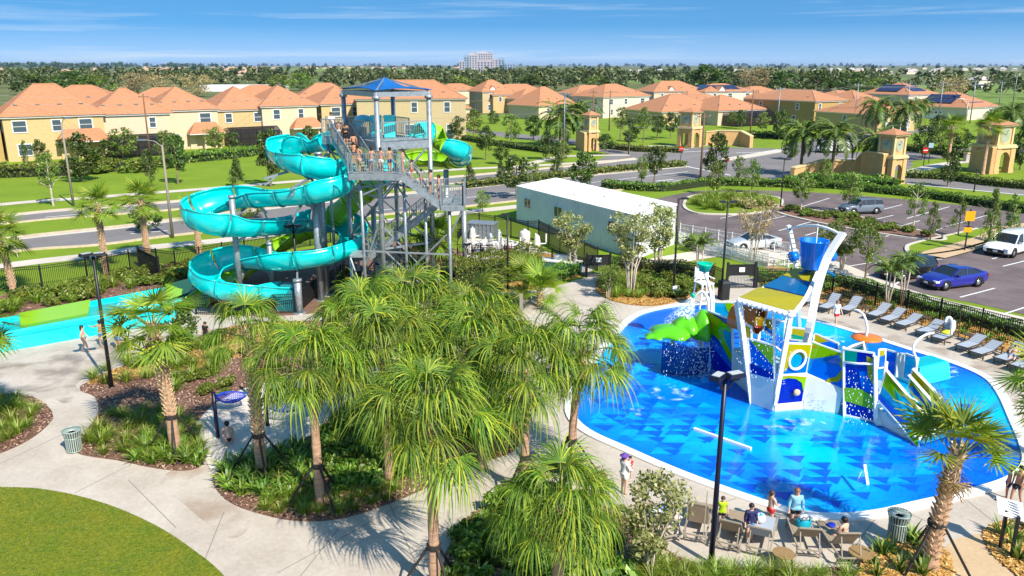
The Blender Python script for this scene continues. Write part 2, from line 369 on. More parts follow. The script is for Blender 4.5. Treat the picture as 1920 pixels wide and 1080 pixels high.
# sidewalks
sw = MB(); strip(sw, crv([W(*p) for p in [(-400, 430), (0, 384), (165, 371), (350, 357), (620, 335), (840, 319), (1000, 311), (1190, 299)]], 8, False), 2.2, 0.03); struct('sidewalk', sw, M_WALK)
sw = MB(); strip(sw, crv([W(*p) for p in [(-400, 560), (0, 500), (185, 478), (275, 465), (425, 450), (620, 427), (840, 402), (975, 387)]], 8, False), 2.2, 0.03); struct('sidewalk', sw, M_WALK)
sw = MB(); strip(sw, crv([W(*p) for p in [(940, 322), (1040, 296), (1100, 292), (1180, 291)]], 6, False), 2.0, 0.034); strip(sw, crv([W(*p) for p in [(1700, 325), (1760, 310), (1830, 300)]], 6, False), 2.6, 0.034)
strip(sw, crv([W(*p) for p in [(1360, 300), (1420, 290), (1470, 281)]], 6, False), 3.0, 0.034); strip(sw, crv([W(*p) for p in [(1110, 268), (1200, 274), (1330, 272)]], 6, False), 2.0, 0.034)
struct('sidewalk', sw, M_WALK)
# painted lane dashes and stop lines
ln = MB()
for a, b in [((85, 408), (152, 402)), ((245, 439), (315, 433)), ((0, 466), (40, 461)), ((420, 380), (480, 374)), ((455, 420), (520, 413)), ((700, 396), (760, 390)), ((875, 371), (1010, 357)), ((1030, 352), (1290, 322)), ((1060, 366), (1190, 351)), ((1200, 348), (1280, 338))]:
    strip(ln, [W(*a), W(*b)], 0.22, 0.036)
for a, b in [((1285, 312), (1370, 329)), ((1380, 287), (1470, 284)), ((1250, 287), (1330, 283)), ((1560, 296), (1640, 300)), ((1560, 304), (1640, 309)), ((1560, 300), (1640, 304)), ((1230, 340), (1262, 337)), ((1205, 343), (1240, 352)), ((1290, 345), (1340, 338)), ((1700, 345), (1920, 366)), ((1260, 279), (1290, 281))]:
    strip(ln, [W(*a), W(*b)], 0.4, 0.036)
struct('road_marking', ln, M_LINE)
# car park
lot = gp([(1210, 385), (1262, 366), (1330, 357), (1450, 358), (1620, 367), (1920, 396), (2500, 450), (2600, 760), (1920, 590), (1780, 560), (1690, 540), (1600, 505), (1480, 478), (1330, 470), (1280, 440)], 4)
sheet('car_park', lot, 0.016, M_LOT)
def island(pts, m, z=0.12, kerb=True):
    p = gp(pts, 5); o = sheet('planting_island', p, z, m, th=0.12)
    if kerb:
        k = MB(); strip(k, p, 0.35, 0.0, z + 0.03, True); struct('kerb', k, M_WALK)
    return p
ISL1 = island([(1283, 383), (1300, 368), (1380, 363), (1460, 372), (1455, 392), (1400, 402), (1320, 402), (1290, 395)], M_GRASS)
ISL2 = island([(1452, 386), (1500, 392), (1600, 406), (1700, 428), (1768, 446), (1750, 452), (1640, 438), (1540, 420), (1460, 400)], M_MULCH)
ISL3 = island([(1700, 466), (1720, 456), (1800, 438), (1860, 425), (1890, 440), (1830, 462), (1780, 474), (1715, 480)], M_GRASS)
sw = MB(); strip(sw, crv([W(*p) for p in [(1745, 482), (1790, 470), (1850, 452), (1900, 432), (2000, 415)]], 5, False), 2.4, 0.15); struct('path', sw, M_TAN)
sw = MB(); strip(sw, crv([W(*p) for p in [(1200, 500), (1300, 480), (1400, 470), (1500, 483), (1560, 498), (1650, 536), (1760, 570), (1920, 606), (2300, 700)]], 6, False), 2.6, 0.026); struct('path', sw, M_WALK)
ln = MB()
for a, b in [((1350, 410), (1420, 395)), ((1400, 422), (1478, 404)), ((1460, 433), (1525, 415)), ((1510, 442), (1570, 424)), ((1555, 372), (1490, 392)), ((1640, 376), (1565, 392)), ((1692, 384), (1640, 397)), ((1780, 388), (1700, 410)), ((1850, 404), (1760, 430)), ((1675, 404), (1640, 412)), ((1725, 414), (1690, 424)), ((1790, 420), (1740, 438)), ((1695, 436), (1660, 444)), ((1590, 500), (1720, 478)), ((1640, 494), (1770, 486)), ((1640, 560), (1740, 492)), ((1800, 558), (1865, 541)), ((1880, 500), (1960, 480)), ((1700, 545), (1680, 552)), ((1880, 590), (1960, 565)), ((1920, 470), (1860, 486)), ((1695, 478), (1780, 480)), ((1750, 484), (1700, 500))]:
    strip(ln, [W(*a), W(*b)], 0.14, 0.03)
struct('road_marking', ln, M_LINE)
# ground inside the park: concrete deck and paths, beds on top
DECK = [(-900, 1500), (-900, 720), (0, 658), (300, 592), (440, 565), (560, 560), (680, 545), (800, 540), (920, 545), (1000, 545), (1060, 532), (1098, 520), (1100, 512), (1128, 512), (1122, 530), (1150, 560), (1200, 572), (1290, 556), (1345, 540), (1365, 520), (1420, 520), (1430, 552), (1540, 558), (1700, 598), (1920, 668), (2500, 840), (2500, 1500)]
sheet('pool_deck', gp(DECK, 3, False), 0.012, M_DECK)
def bed(name, pts, m, z=0.045, n=5):
    p = gp(pts, n); sheet(name, p, z, m, th=0.045); return p
BED_UP = bed('planting_bed', [(-500, 700), (-500, 640), (0, 552), (80, 544), (240, 510), (370, 488), (420, 500), (385, 540), (300, 552), (150, 574), (0, 604)], M_MULCH, n=4)
BED_SLIDE = bed('planting_bed', [(390, 545), (430, 500), (560, 470), (760, 455), (860, 470), (850, 540), (760, 560), (640, 580), (540, 592), (430, 590), (400, 570)], M_MULCH, 0.04)
BED2 = bed('planting_bed', [(150, 728), (178, 745), (184, 775), (165, 805), (148, 838), (152, 853), (220, 864), (300, 880), (360, 882), (386, 862), (382, 832), (366, 800), (400, 762), (440, 736), (500, 716), (580, 700), (640, 640), (620, 604), (440, 612), (330, 650), (210, 696)], M_MULCH, n=4)
ST1 = bed('straw_patch', [(165, 722), (200, 700), (300, 668), (440, 612), (560, 606), (600, 620), (480, 660), (380, 690), (300, 700), (240, 715)], M_STRAW, 0.05)
BED3 = bed('planting_bed', [(402, 912), (405, 888), (440, 866), (560, 832), (640, 762), (700, 720), (820, 690), (930, 760), (968, 838), (900, 868), (830, 902), (750, 937), (650, 971), (560, 978), (480, 962), (430, 942)], M_MULCH)
ST2 = bed('straw_patch', [(860, 880), (900, 868), (968, 840), (975, 800), (930, 770), (820, 760), (760, 800), (800, 850), (835, 900)], M_STRAW, 0.05)
BED_L = bed('planting_bed', [(-300, 900), (-100, 880), (0, 851), (60, 822), (95, 792), (98, 775), (80, 756), (40, 742), (-100, 736), (-300, 740)], M_MULCH)
NEARLAWN = gp([(-600, 925), (-300, 913), (0, 914), (100, 921), (200, 946), (290, 985), (360, 1030), (425, 1086), (500, 1200), (300, 1500), (-600, 1500)], 5)
sheet('lawn', NEARLAWN, 0.03, M_NEARLAWN)
BED_B = bed('planting_bed', [(826, 1085), (850, 1010), (900, 955), (1000, 925), (1100, 940), (1180, 975), (1245, 1030), (1330, 1062), (1500, 1068), (1610, 1075), (1640, 1200), (1200, 1300), (800, 1250)], M_MULCH)
BED_R = bed('planting_bed', [(1612, 1100), (1618, 1050), (1650, 1018), (1720, 1004), (1768, 1030), (1790, 1080), (1800, 1180), (1640, 1180)], M_STRAW)
BED_RR = bed('planting_bed', [(1842, 1000), (1875, 982), (1960, 975), (2200, 1000), (2200, 1200), (1960, 1130), (1905, 1080), (1860, 1040)], M_STRAW)
sheet('tan_path', gp([(1768, 1030), (1790, 1012), (1842, 1000), (1860, 1040), (1905, 1080), (1960, 1130), (1960, 1300), (1800, 1300), (1800, 1180), (1790, 1080)], 3, False), 0.02, M_TAN)
BED_F = bed('planting_bed', [(1440, 552), (1545, 568), (1640, 586), (1700, 602), (1800, 632), (1920, 674), (2200, 770), (2200, 690), (1920, 618), (1800, 590), (1700, 565), (1560, 525), (1440, 500)], M_STRAW)
BED_G = bed('planting_bed', [(1117, 540), (1128, 518), (1180, 508), (1300, 512), (1335, 520), (1330, 545), (1290, 560), (1230, 574), (1170, 570), (1130, 556)], M_STRAW)
BED_H = bed('planting_bed', [(860, 500), (1020, 475), (1085, 510), (1090, 518), (1040, 530), (990, 545), (930, 548), (860, 545)], M_STRAW)
SANDP = gp([(366, 806), (395, 765), (440, 738), (500, 716), (580, 700), (650, 700), (690, 720), (640, 765), (560, 832), (440, 868), (405, 890), (385, 862), (382, 832)], 5)
sheet('sand_pit', SANDP, 0.052, M_SAND)
# expansion joints of the slabs
jm = mat('joint_grout', (0.24, 0.21, 0.18), 0.95)  # plain dark colour of the joint strips themselves
jt = MB()
for a, b in [((140, 925), (245, 872)), ((0, 690), (430, 628)), ((240, 900), (330, 990)), ((520, 1075), (830, 905)), ((960, 905), (880, 850)), ((1000, 840), (1070, 800)), ((640, 985), (560, 1085)), ((1150, 930), (1240, 880)), ((1330, 950), (1380, 935)), ((1700, 960), (1780, 1000)), ((1640, 975), (1600, 1030)), ((1808, 935), (1862, 978)), ((0, 870), (150, 800)), ((420, 960), (380, 1060)), ((730, 945), (790, 1080)), ((1540, 590), (1400, 560)), ((1060, 560), (1150, 590)), ((1700, 640), (1760, 625)), ((1850, 690), (1900, 672)), ((1060, 860), (1120, 880)), ((1000, 560), (1090, 552))]:
    strip(jt, [W(*a), W(*b)], 0.035, 0.0165)
struct('slab_joints', jt, jm)
# wet stains, drying puddle
wm = mat('wet_concrete', (0.35, 0.24, 0.14), 0.25, ns=2.2, amt=0.3)
def film(name, rough, cc, thr, hi_=.6):
    m = bpy.data.materials.new(name); m.use_nodes = True; N = m.node_tree.nodes; L = m.node_tree.links; b = N['Principled BSDF']; out = N['Material Output']
    b.inputs['Base Color'].default_value = (*cc, 1); b.inputs['Roughness'].default_value = rough
    g = N.new('ShaderNodeNewGeometry'); n = N.new('ShaderNodeTexNoise'); n.inputs['Scale'].default_value = 0.55; n.inputs['Detail'].default_value = 6; L.new(g.outputs['Position'], n.inputs[0])
    r = ramp(N, [(thr, (0, 0, 0)), (thr + 0.22, (hi_, hi_, hi_))]); n.inputs['Scale'].default_value = 1.6 if name == 'foam' else .55; L.new(n.outputs[0], r.inputs[0]); t = N.new('ShaderNodeBsdfTransparent'); mx = N.new('ShaderNodeMixShader')
    L.new(r.outputs[0], mx.inputs[0]); L.new(t.outputs[0], mx.inputs[1]); L.new(b.outputs[0], mx.inputs[2]); L.new(mx.outputs[0], out.inputs[0]); return m
sheet('wet_patch', gp([(-300, 700), (0, 672), (300, 625), (430, 618), (300, 665), (150, 715), (160, 740), (130, 760), (60, 735), (-100, 735), (-300, 735)], 4), 0.02, film('wet_film', 0.12, (0.32, 0.25, 0.19), 0.46), 'stuff')
sheet('wet_patch', gp([(380, 860), (410, 885), (405, 920), (470, 975), (430, 1010), (350, 950), (300, 900)], 4), 0.02, film('reddish_film', 0.6, (0.45, 0.31, 0.22), 0.47, .45), 'stuff')
sheet('wet_patch', gp([(1520, 590), (1920, 690), (1920, 740), (1700, 650), (1500, 600)], 4), 0.02, film('wet_film_2', 0.3, (0.42, 0.31, 0.22), 0.5), 'stuff')
# pool
POOL = gp([(1076, 775), (1082, 735), (1110, 690), (1150, 640), (1190, 598), (1235, 582), (1300, 573), (1370, 577), (1450, 587), (1530, 605), (1610, 628), (1700, 657), (1780, 682), (1840, 708), (1868, 738), (1892, 790), (1912, 840), (1914, 872), (1880, 900), (1800, 924), (1700, 947), (1640, 960), (1570, 966), (1500, 960), (1400, 930), (1280, 886), (1180, 843), (1105, 808)], 5)
def pool_floor_mat():
    m = bpy.data.materials.new('pool_paint'); m.use_nodes = True; N = m.node_tree.nodes; L = m.node_tree.links; b = N['Principled BSDF']; b.inputs['Roughness'].default_value = 0.35
    g = N.new('ShaderNodeNewGeometry'); n = N.new('ShaderNodeTexNoise'); n.inputs['Scale'].default_value = 0.13; n.inputs['Detail'].default_value = 1.5; n.inputs['Roughness'].default_value = 0.5; L.new(g.outputs['Position'], n.inputs[0])
    r = ramp(N, [(0.36, (0.0, 0.17, 0.82)), (0.5, (0.0, 0.30, 0.9)), (0.62, (0.0, 0.60, 0.95))]); L.new(n.outputs[0], r.inputs[0]); L.new(r.outputs[0], b.inputs['Base Color']); return m
sheet('pool_floor', POOL, 0.022, pool_floor_mat())
cp_ = MB(); o1 = offset(POOL, 0.2); strip(cp_, o1, 0.44, 0.0, 0.10, True); struct('pool_coping', cp_, M_COPE)
# printed triangles on the pool floor
TRI = [mat('triangle_cyan', (0.0, 0.42, 0.9), 0.4), mat('triangle_navy', (0.0, 0.14, 0.78), 0.4), mat('triangle_blue', (0.0, 0.22, 0.85), 0.4)]
rnd = random.Random(7); tr = MB(); seen = set()
CL = [(1170, 800, 5, 70, 45), (1260, 830, 6, 60, 45), (1440, 800, 10, 70, 45), (1380, 870, 9, 70, 40), (1500, 890, 9, 60, 40), (1580, 850, 8, 50, 60), (1660, 850, 10, 70, 60), (1690, 900, 9, 60, 40), (1840, 820, 9, 55, 50), (1830, 880, 10, 60, 35), (1240, 790, 7, 60, 50), (1320, 790, 9, 60, 50), (1180, 700, 8, 50, 60), (1130, 770, 6, 45, 45), (1790, 740, 6, 50, 30), (1400, 910, 6, 40, 20), (1250, 640, 8, 60, 40), (1880, 850, 8, 20, 30), (1560, 920, 10, 60, 25), (1450, 930, 6, 40, 20), (1240, 720, 8, 60, 40)]
for cx, cy, n, rx, ry in CL:
    c = W(cx, cy)
    for i in range(-4, 5):
        for j in range(-5, 6):
            for q in (0, 1):
                gx = round(c.x / 1.1) * 1.1 + i * 1.1 + j * .22 + q * .5; gy = round(c.y / .6) * .6 + j * .6; px, py = (gx - c.x) / (rx * MPP(c)), (gy - c.y) / (ry * MPP(c) * 1.9)
                if px * px + py * py > 1 or rnd.random() < .48 or (round(gx * 9), round(gy * 9)) in seen or not all(inside(gx + dx, gy + dy, POOL) for dx, dy in ((.8, 0), (-.8, 0), (0, .8), (0, -.8))): continue
                seen.add((round(gx * 9), round(gy * 9))); zz = 0.026 + 0.00002 * len(tr.f); s_ = rnd.uniform(.85, 1.1); T3 = ((-.48, -.22), (.48, -.22), (-.05, .42)) if q == 0 else ((-.48, .2), (.05, -.42), (.48, .2))
                tr.add([(gx + x * s_, gy + y * s_, zz) for x, y in T3], [(0, 1, 2)], rnd.choice((0, 0, 2)) if q == 0 else 1)
struct('pool_floor_print', tr, TRI)
def water_mat():
    m = bpy.data.materials.new('pool_water'); m.use_nodes = True; N = m.node_tree.nodes; L = m.node_tree.links; N.remove(N['Principled BSDF']); out = N['Material Output']
    t = N.new('ShaderNodeBsdfTransparent'); t.inputs[0].default_value = (0.78, 0.97, 1.0, 1); gl = N.new('ShaderNodeBsdfGlossy'); gl.inputs['Roughness'].default_value = 0.03
    fr = N.new('ShaderNodeFresnel'); fr.inputs[0].default_value = 1.33
    g = N.new('ShaderNodeNewGeometry'); n = N.new('ShaderNodeTexNoise'); n.inputs['Scale'].default_value = 3.2; n.inputs['Detail'].default_value = 4; n.inputs['Distortion'].default_value = 0.6; L.new(g.outputs['Position'], n.inputs[0])
    bp = N.new('ShaderNodeBump'); bp.inputs['Strength'].default_value = 0.14; bp.inputs['Distance'].default_value = 0.1; L.new(n.outputs[0], bp.inputs['Height'])
    L.new(bp.outputs[0], gl.inputs['Normal']); L.new(bp.outputs[0], fr.inputs['Normal'])
    # churned foam, white, where jets fall
    mx = N.new('ShaderNodeMixShader'); L.new(fr.outputs[0], mx.inputs[0]); L.new(t.outputs[0], mx.inputs[1]); L.new(gl.outputs[0], mx.inputs[2])
    L.new(mx.outputs[0], out.inputs[0]); return m
sheet('water', offset(POOL, 0.0), 0.075, water_mat())
# ---------------------------------------------------------------- plant meshes (shared by the copies)
LF_PALM = leafmat('fan_palm_leaf', (0.065, 0.15, 0.002), (0.19, 0.31, 0.004), (0.48, 0.47, 0.015), 0.38, .75)
LF_PALM_B = leafmat('stiff_palm_leaf', (0.12, 0.22, 0.006), (0.23, 0.35, 0.01), (0.42, 0.46, 0.03), 0.42, .7)
LF_DATE = leafmat('date_palm_leaf', (0.035, 0.09, 0.01), (0.09, 0.16, 0.015), (0.2, 0.22, 0.03), 0.3)
LF_DRY = leafmat('dry_palm_leaf', (0.28, 0.16, 0.06), (0.4, 0.26, 0.11), None, 0.2)
LF_TREE = leafmat('tree_leaf', (0.028, 0.065, 0.01), (0.065, 0.12, 0.016), (0.16, 0.22, 0.03), 0.28)
LF_TREE_L = leafmat('light_tree_leaf', (0.07, 0.13, 0.015), (0.15, 0.23, 0.025), (0.3, 0.35, 0.06), 0.35)
LF_CRAPE = leafmat('crape_leaf', (0.16, 0.21, 0.04), (0.33, 0.36, 0.11), (0.6, 0.55, 0.26), 0.35)
LF_HEDGE = leafmat('hedge_leaf', (0.06, 0.11, 0.01), (0.14, 0.2, 0.02), (0.3, 0.3, 0.03), 0.25)
LF_GRASS = leafmat('ornamental_grass', (0.10, 0.17, 0.012), (0.19, 0.28, 0.02), (0.36, 0.40, 0.05), 0.35)
LF_LOW = leafmat('broad_leaf', (0.06, 0.14, 0.012), (0.13, 0.26, 0.02), (0.3, 0.40, 0.05), 0.32)
LF_FAR = leafmat('far_wood_leaf', (0.03, 0.05, 0.014), (0.07, 0.09, 0.025), (0.17, 0.16, 0.06), 0.1)
LF_TAN = leafmat('bare_twig_leaf', (0.28, 0.2, 0.08), (0.42, 0.32, 0.14), (0.5, 0.4, 0.2), 0.2)
LF_YEL = leafmat('yellow_bush_leaf', (0.2, 0.22, 0.02), (0.33, 0.33, 0.03), (0.45, 0.4, 0.05), 0.3)
PETIOLE = mat('palm_petiole', (0.2, 0.25, 0.06), 0.7)
TR_FAN = mat('palm_trunk', (0.62, 0.38, 0.24), 0.95, ns=1.2, amt=0.5, c2=(0.4, 0.22, 0.13), bump=0.8, bs=14, stretch=(1.5, 1.5, 12), lo=0.3, hi=0.6)
TR_BOOT = mat('palm_boot', (0.6, 0.43, 0.26), 0.9, ns=6, amt=0.35, bump=0.4)
TR_DATE = mat('date_palm_trunk', (0.2, 0.14, 0.09), 0.95, ns=8, amt=0.4, bump=0.8, bs=18)

def fan_frond(seed, pet=1.15, rad=1.0, n=30, droop=0.9, spread=2.35, wid=0.05, join=0.35, seg=4, stiff=False, el=0.0):
    """one fan leaf: stalk along +X, leaflets spread from its end, hanging as they leave the joined palm"""
    r = random.Random(seed); mb = MB(); grav = Vector((-math.sin(el), 0, -math.cos(el)))
    pts = [Vector((pet * t, 0, 0.10 * math.sin(t * 2.2) - 0.12 * droop * t * t)) for t in (0, 0.35, 0.7, 1.0)]
    mb.tube(pts, [0.026, 0.02, 0.016, 0.012], 4, 1, False)
    hub = pts[-1]; ax = (pts[-1] - pts[-2]).normalized(); side = Vector((0, 1, 0)); up = ax.cross(side).normalized() * -1
    for i in range(n):
        a = -spread + 2 * spread * (i + 0.5) / n + r.uniform(-0.04, 0.04)
        L = rad * (0.72 + 0.28 * math.cos(a * 0.55)) * (r.uniform(0.9, 1.05) if stiff else r.uniform(0.65, 1.2))
        d = ax * math.cos(a) + side * math.sin(a) + up * (0.16 * math.cos(a) + 0.12 * ((i % 2) - .5))
        d.normalize(); wv = (side * math.cos(a) - ax * math.sin(a)); p = hub.copy(); prev = None; dd = d.copy()
        dr = droop * r.uniform(0.6, 1.4) if not stiff else droop
        ids = []
        for k in range(seg + 1):
            t = k / seg; w = wid * (0.35 + 1.1 * t if t < 0.4 else 0.79 * (1.06 - t) / 0.62) * (1.0 if not stiff else 1.15)
            o = len(mb.v); mb.v.append(tuple(p - wv * w / 2)); mb.v.append(tuple(p + wv * w / 2)); ids.append(o)
            if k < seg:
                st = L / seg; q = max(0.0, (t - join) / (1 - join)) if not stiff else t * 0.5
                dd = (dd + grav * dr * ((0.1 + 1.25 * q) * 1.92 / seg if stiff else (.08 + (1.0 if t >= join else 0) * (.5 + .5 * q)))); dd.normalize(); p = p + dd * st
        for k in range(seg):
            a0, b0 = ids[k], ids[k + 1]; mb.f.append((a0, a0 + 1, b0 + 1, b0)); mb.m.append(0)
    return mb
def feather_frond(seed, L=2.6, n=26, droop=0.9, lw=0.5):
    r = random.Random(seed); mb = MB(); pts = []; dirs = []
    p = Vector((0, 0, 0)); el = 0.5
    for k in range(9):
        pts.append(p.copy()); d = Vector((math.cos(el), 0, math.sin(el))); dirs.append(d); p = p + d * (L / 8); el -= droop * 0.26
    mb.tube(pts, [0.04 - 0.0035 * k for k in range(9)], 4, 1, False)
    for s in (-1, 1):
        for i in range(n):
            t = 0.14 + 0.86 * i / n; x = t * 8; k = min(int(x), 7); q = pts[k].lerp(pts[k + 1], x - k); d = dirs[k]
            l = lw * math.sin(math.pi * min(1, t * 0.9 + 0.12)) * r.uniform(0.85, 1.1) + 0.12
            e = q + (Vector((0, s, 0)) * 0.8 + d * 0.6 + Vector((0, 0, r.uniform(-0.35, 0.25)))).normalized() * l + Vector((0, 0, -0.1 * l)); w = d * 0.06
            mb.add([q - w, q + w, e], [(0, 1, 2)])
    return mb
FR_BINS = (70, 45, 20, -5, -30)
FR_DROOP = [[fan_frond(i * 7 + b, 1.05 + .12 * i, 1.35, 36, 0.75 + .25 * i, 1.75 + .12 * i, 0.05, .2 + .05 * i, 6, el=R(e)).mesh('hanging_frond', [LF_PALM, PETIOLE]) for i in range(2)] for b, e in enumerate(FR_BINS)]
FR_STIFF = [fan_frond(20 + i, 0.85, 0.95, 28, 0.12 + .06 * i, 2.2, 0.075, 0.5, 3, True).mesh('stiff_frond', [LF_PALM_B, PETIOLE]) for i in range(4)]
FR_DRY = [fan_frond(40 + i, 0.6, 0.8, 16, 1.6, 1.8, 0.045).mesh('dry_frond', [LF_DRY, TR_BOOT]) for i in range(2)]
FR_DATE = [feather_frond(i, 2.9, 30, 0.85 + 0.1 * i, 0.55).mesh('feather_frond', [LF_DATE, PETIOLE]) for i in range(3)]

def palm_trunk(h, r0, r1, boots, seed, lean=(0, 0)):
    r = random.Random(seed); mb = MB(); n = max(6, int(h * 4)); pts = []; rs = []
    for k in range(n + 1):
        t = k / n; pts.append(Vector((lean[0] * t * t, lean[1] * t * t, h * t))); w = r0 + (r1 - r0) * min(1, t * 1.6)
        rs.append(w * (1 + 0.05 * math.sin(k * 2.1)) * (1.25 if k == 0 else 1))
    mb.tube(pts, rs, 10); bt = MB()
    if boots:
        z = h * boots[0]; k = 0
        while z < h * boots[1]:
            t = z / h; c = Vector((lean[0] * t * t, lean[1] * t * t, z)); rr = r0 + (r1 - r0) * min(1, t * 1.6)
            for q in range(5):
                a = k * 0.63 + q * 1.2566 + r.uniform(-.1, .1); d = Vector((math.cos(a), math.sin(a), 0)); s = Vector((-d.y, d.x, 0)); b = c + d * rr * 0.85; e = b + d * 0.13 + Vector((0, 0, r.uniform(0.16, 0.26))); w = s * 0.075
                bt.add([b - w, b + w, e + w * 0.45, e - w * 0.45, b + Vector((0, 0, 0.1)) - w, b + Vector((0, 0, 0.1)) + w], [(0, 1, 2, 3), (4, 3, 2, 5), (0, 3, 4), (1, 5, 2)])
            z += 0.11; k += 1
    return mb, bt, pts[-1]
def fan_palm(label, base, top, sc=1.0, kind='droop', seed=1, n=34, r0=0.2, r1=0.15, boots=None, lean=(0, 0), braces=False, group='fan palms around the pool deck', el=(80, -22), dry=6):
    """base: ground point, top: height at which the fronds leave the trunk"""
    rn = random.Random(seed); t = thing('fan_palm', label, 'palm tree', base, 0, group)
    tm, bt, tip = palm_trunk(top, r0, r1, boots, seed, lean); tr_ = tm.build('trunk', TR_FAN, t, True)
    if bt.f: o = bt.build('leaf_boots', TR_BOOT, tr_); o['kind'] = 'stuff'
    ms = FR_DROOP if kind == 'droop' else FR_STIFF
    for k in range(n):
        u = (k + 0.5) / n; e = R(el[0] + (el[1] - el[0]) * u ** 0.85) + rn.uniform(-.28, .28); az = k * 2.39996 + rn.uniform(-.35, .35)
        rad = r1 * 0.8; mm = ms[min(range(5), key=lambda q: abs(R(FR_BINS[q]) - e))] if kind == 'droop' else ms
        inst('frond', rn.choice(mm), t, (tip.x + rad * math.cos(az), tip.y + rad * math.sin(az), tip.z - 0.35 * u + 0.05), (rn.uniform(-.3, .3), -e, az), sc * rn.uniform(0.78, 1.25))
    for k in range(dry):
        az = rn.uniform(0, 6.28); inst('dry_frond', rn.choice(FR_DRY), t, (tip.x, tip.y, tip.z - 0.35), (0, R(50), az), sc)
    if braces:
        for k in range(3):
            a = k * 2.094 + seed; mb = MB(); zt = min(1.7, top * 0.4)
            mb.bar((r0 * 0.8 * math.cos(a), r0 * 0.8 * math.sin(a), zt), (1.25 * math.cos(a), 1.25 * math.sin(a), 0.02), 0.07); mb.build('brace', BRACE, t)
        mb = MB(); mb.lathe([(r1 + 0.06, min(1.7, top * .4) - 0.1), (r1 + 0.07, min(1.7, top * .4)), (r1 + 0.06, min(1.7, top * .4) + 0.1)], (0, 0, 0), 10); mb.build('brace_collar', BRACE, t)
    return t
BRACE = mat('brace_timber', (0.025, 0.02, 0.018), 0.8)
def date_palm(label, base, top, sc=1.0, seed=1, n=26, group='date palms by the estate entrance'):
    rn = random.Random(seed); t = thing('date_palm', label, 'palm tree', base, 0, group)
    tm, bt, tip = palm_trunk(top, 0.24, 0.2, None, seed); tm.v = [(x * sc ** .3, y * sc ** .3, z) for x, y, z in tm.v]; tm.build('trunk', TR_DATE, t, True)
    for k in range(n):
        u = (k + .5) / n; e = R(62 - 90 * u); az = k * 2.39996 + rn.uniform(-.15, .15)
        inst('frond', rn.choice(FR_DATE), t, tip, (0, -e + 0.35, az), sc * 1.3 * rn.uniform(0.9, 1.1))
    return t

# broad-leaved crowns
def leaf_cards(cs, n, size, seed, flat=0.5, aspect=0.55):
    """n leaf-sized faces round each clump centre (x, y, z, r)"""
    rg = np.random.RandomState(seed); V = []; F = []; o = 0
    cs = np.array(cs); idx = rg.randint(0, len(cs), n); c = cs[idx]
    d = rg.normal(size=(n, 3)); d /= np.linalg.norm(d, axis=1)[:, None]; rr = c[:, 3:4] * rg.uniform(0.45, 1.05, (n, 1)) ; p = c[:, :3] + d * rr * np.array([1, 1, 0.8])
    nrm = d * 0.7 + rg.normal(size=(n, 3)) * 0.6; nrm /= np.linalg.norm(nrm, axis=1)[:, None]
    a = np.cross(nrm, rg.normal(size=(n, 3))); a /= np.linalg.norm(a, axis=1)[:, None]; b = np.cross(nrm, a)
    s = size * rg.uniform(0.6, 1.3, (n, 1)); a *= s; b *= s * aspect
    vs = np.stack([p - a, p - b * 0.9 + nrm * s * 0.1, p + a, p + b * 0.9 + nrm * s * 0.1], 1).reshape(-1, 3)
    fs = np.arange(n * 4).reshape(-1, 4); return vs, fs
def np_mesh(name, vs, fs, m):
    me = bpy.data.meshes.new(name); nv, nf = len(vs), len(fs); k = fs.shape[1]
    me.vertices.add(nv); me.vertices.foreach_set('co', np.asarray(vs, dtype=np.float32).ravel()); me.loops.add(nf * k); me.loops.foreach_set('vertex_index', fs.astype(np.int32).ravel())
    me.polygons.add(nf); me.polygons.foreach_set('loop_start', np.arange(0, nf * k, k, dtype=np.int32)); me.polygons.foreach_set('loop_total', np.full(nf, k, dtype=np.int32))
    me.materials.append(m); me.update(calc_edges=True); return me
def crown_mesh(name, seed, m, shape='round', h=1.0, w=1.0, n=1500, size=0.05, clumps=26):
    """unit crown: bottom 0, top 1, radius about 0.5"""
    r = random.Random(seed); cs = []
    for k in range(clumps):
        t = (k + 0.5) / clumps; a = r.uniform(0, 6.283)
        if shape == 'round': prof = math.sin(math.pi * (0.12 + 0.80 * t)) ** 0.7 * 0.40
        elif shape == 'cone': prof = (1.04 - t) ** 0.75 * 0.42
        elif shape == 'column': prof = 0.24 * min(1, (1.1 - t) * 3)
        else: prof = (0.15 + 0.33 * t) if t < 0.85 else 0.38       # vase
        q = prof * r.uniform(0.25, 1.0) ** 0.6
        cs.append((q * math.cos(a), q * math.sin(a), 0.06 + 0.86 * t + r.uniform(-.03, .03), r.uniform(0.09, 0.17) * (0.6 + prof * 1.2)))
    vs, fs = leaf_cards(cs, n, size, seed); return np_mesh(name, vs, fs, m)
CROWN = {}
for k, (m, sh, n, s, c) in dict(dark=(LF_TREE, 'round', 2000, 0.040, 34), mid=(LF_TREE_L, 'round', 1500, 0.036, 30), cone=(LF_TREE, 'cone', 1900, 0.036, 36), col=(LF_TREE, 'column', 1500, 0.033, 30), thin=(LF_TREE_L, 'round', 1300, 0.036, 24), vase=(LF_CRAPE, 'vase', 3200, 0.03, 46), vaseg=(LF_TREE_L, 'vase', 3000, 0.03, 46), tan=(LF_TAN, 'vase', 2200, 0.022, 46), pine=(LF_TREE_L, 'cone', 1300, 0.034, 22)).items():
    CROWN[k] = [crown_mesh('crown_' + k, 10 * i + len(k), m, sh, n=n, size=s, clumps=c) for i in range(3)]
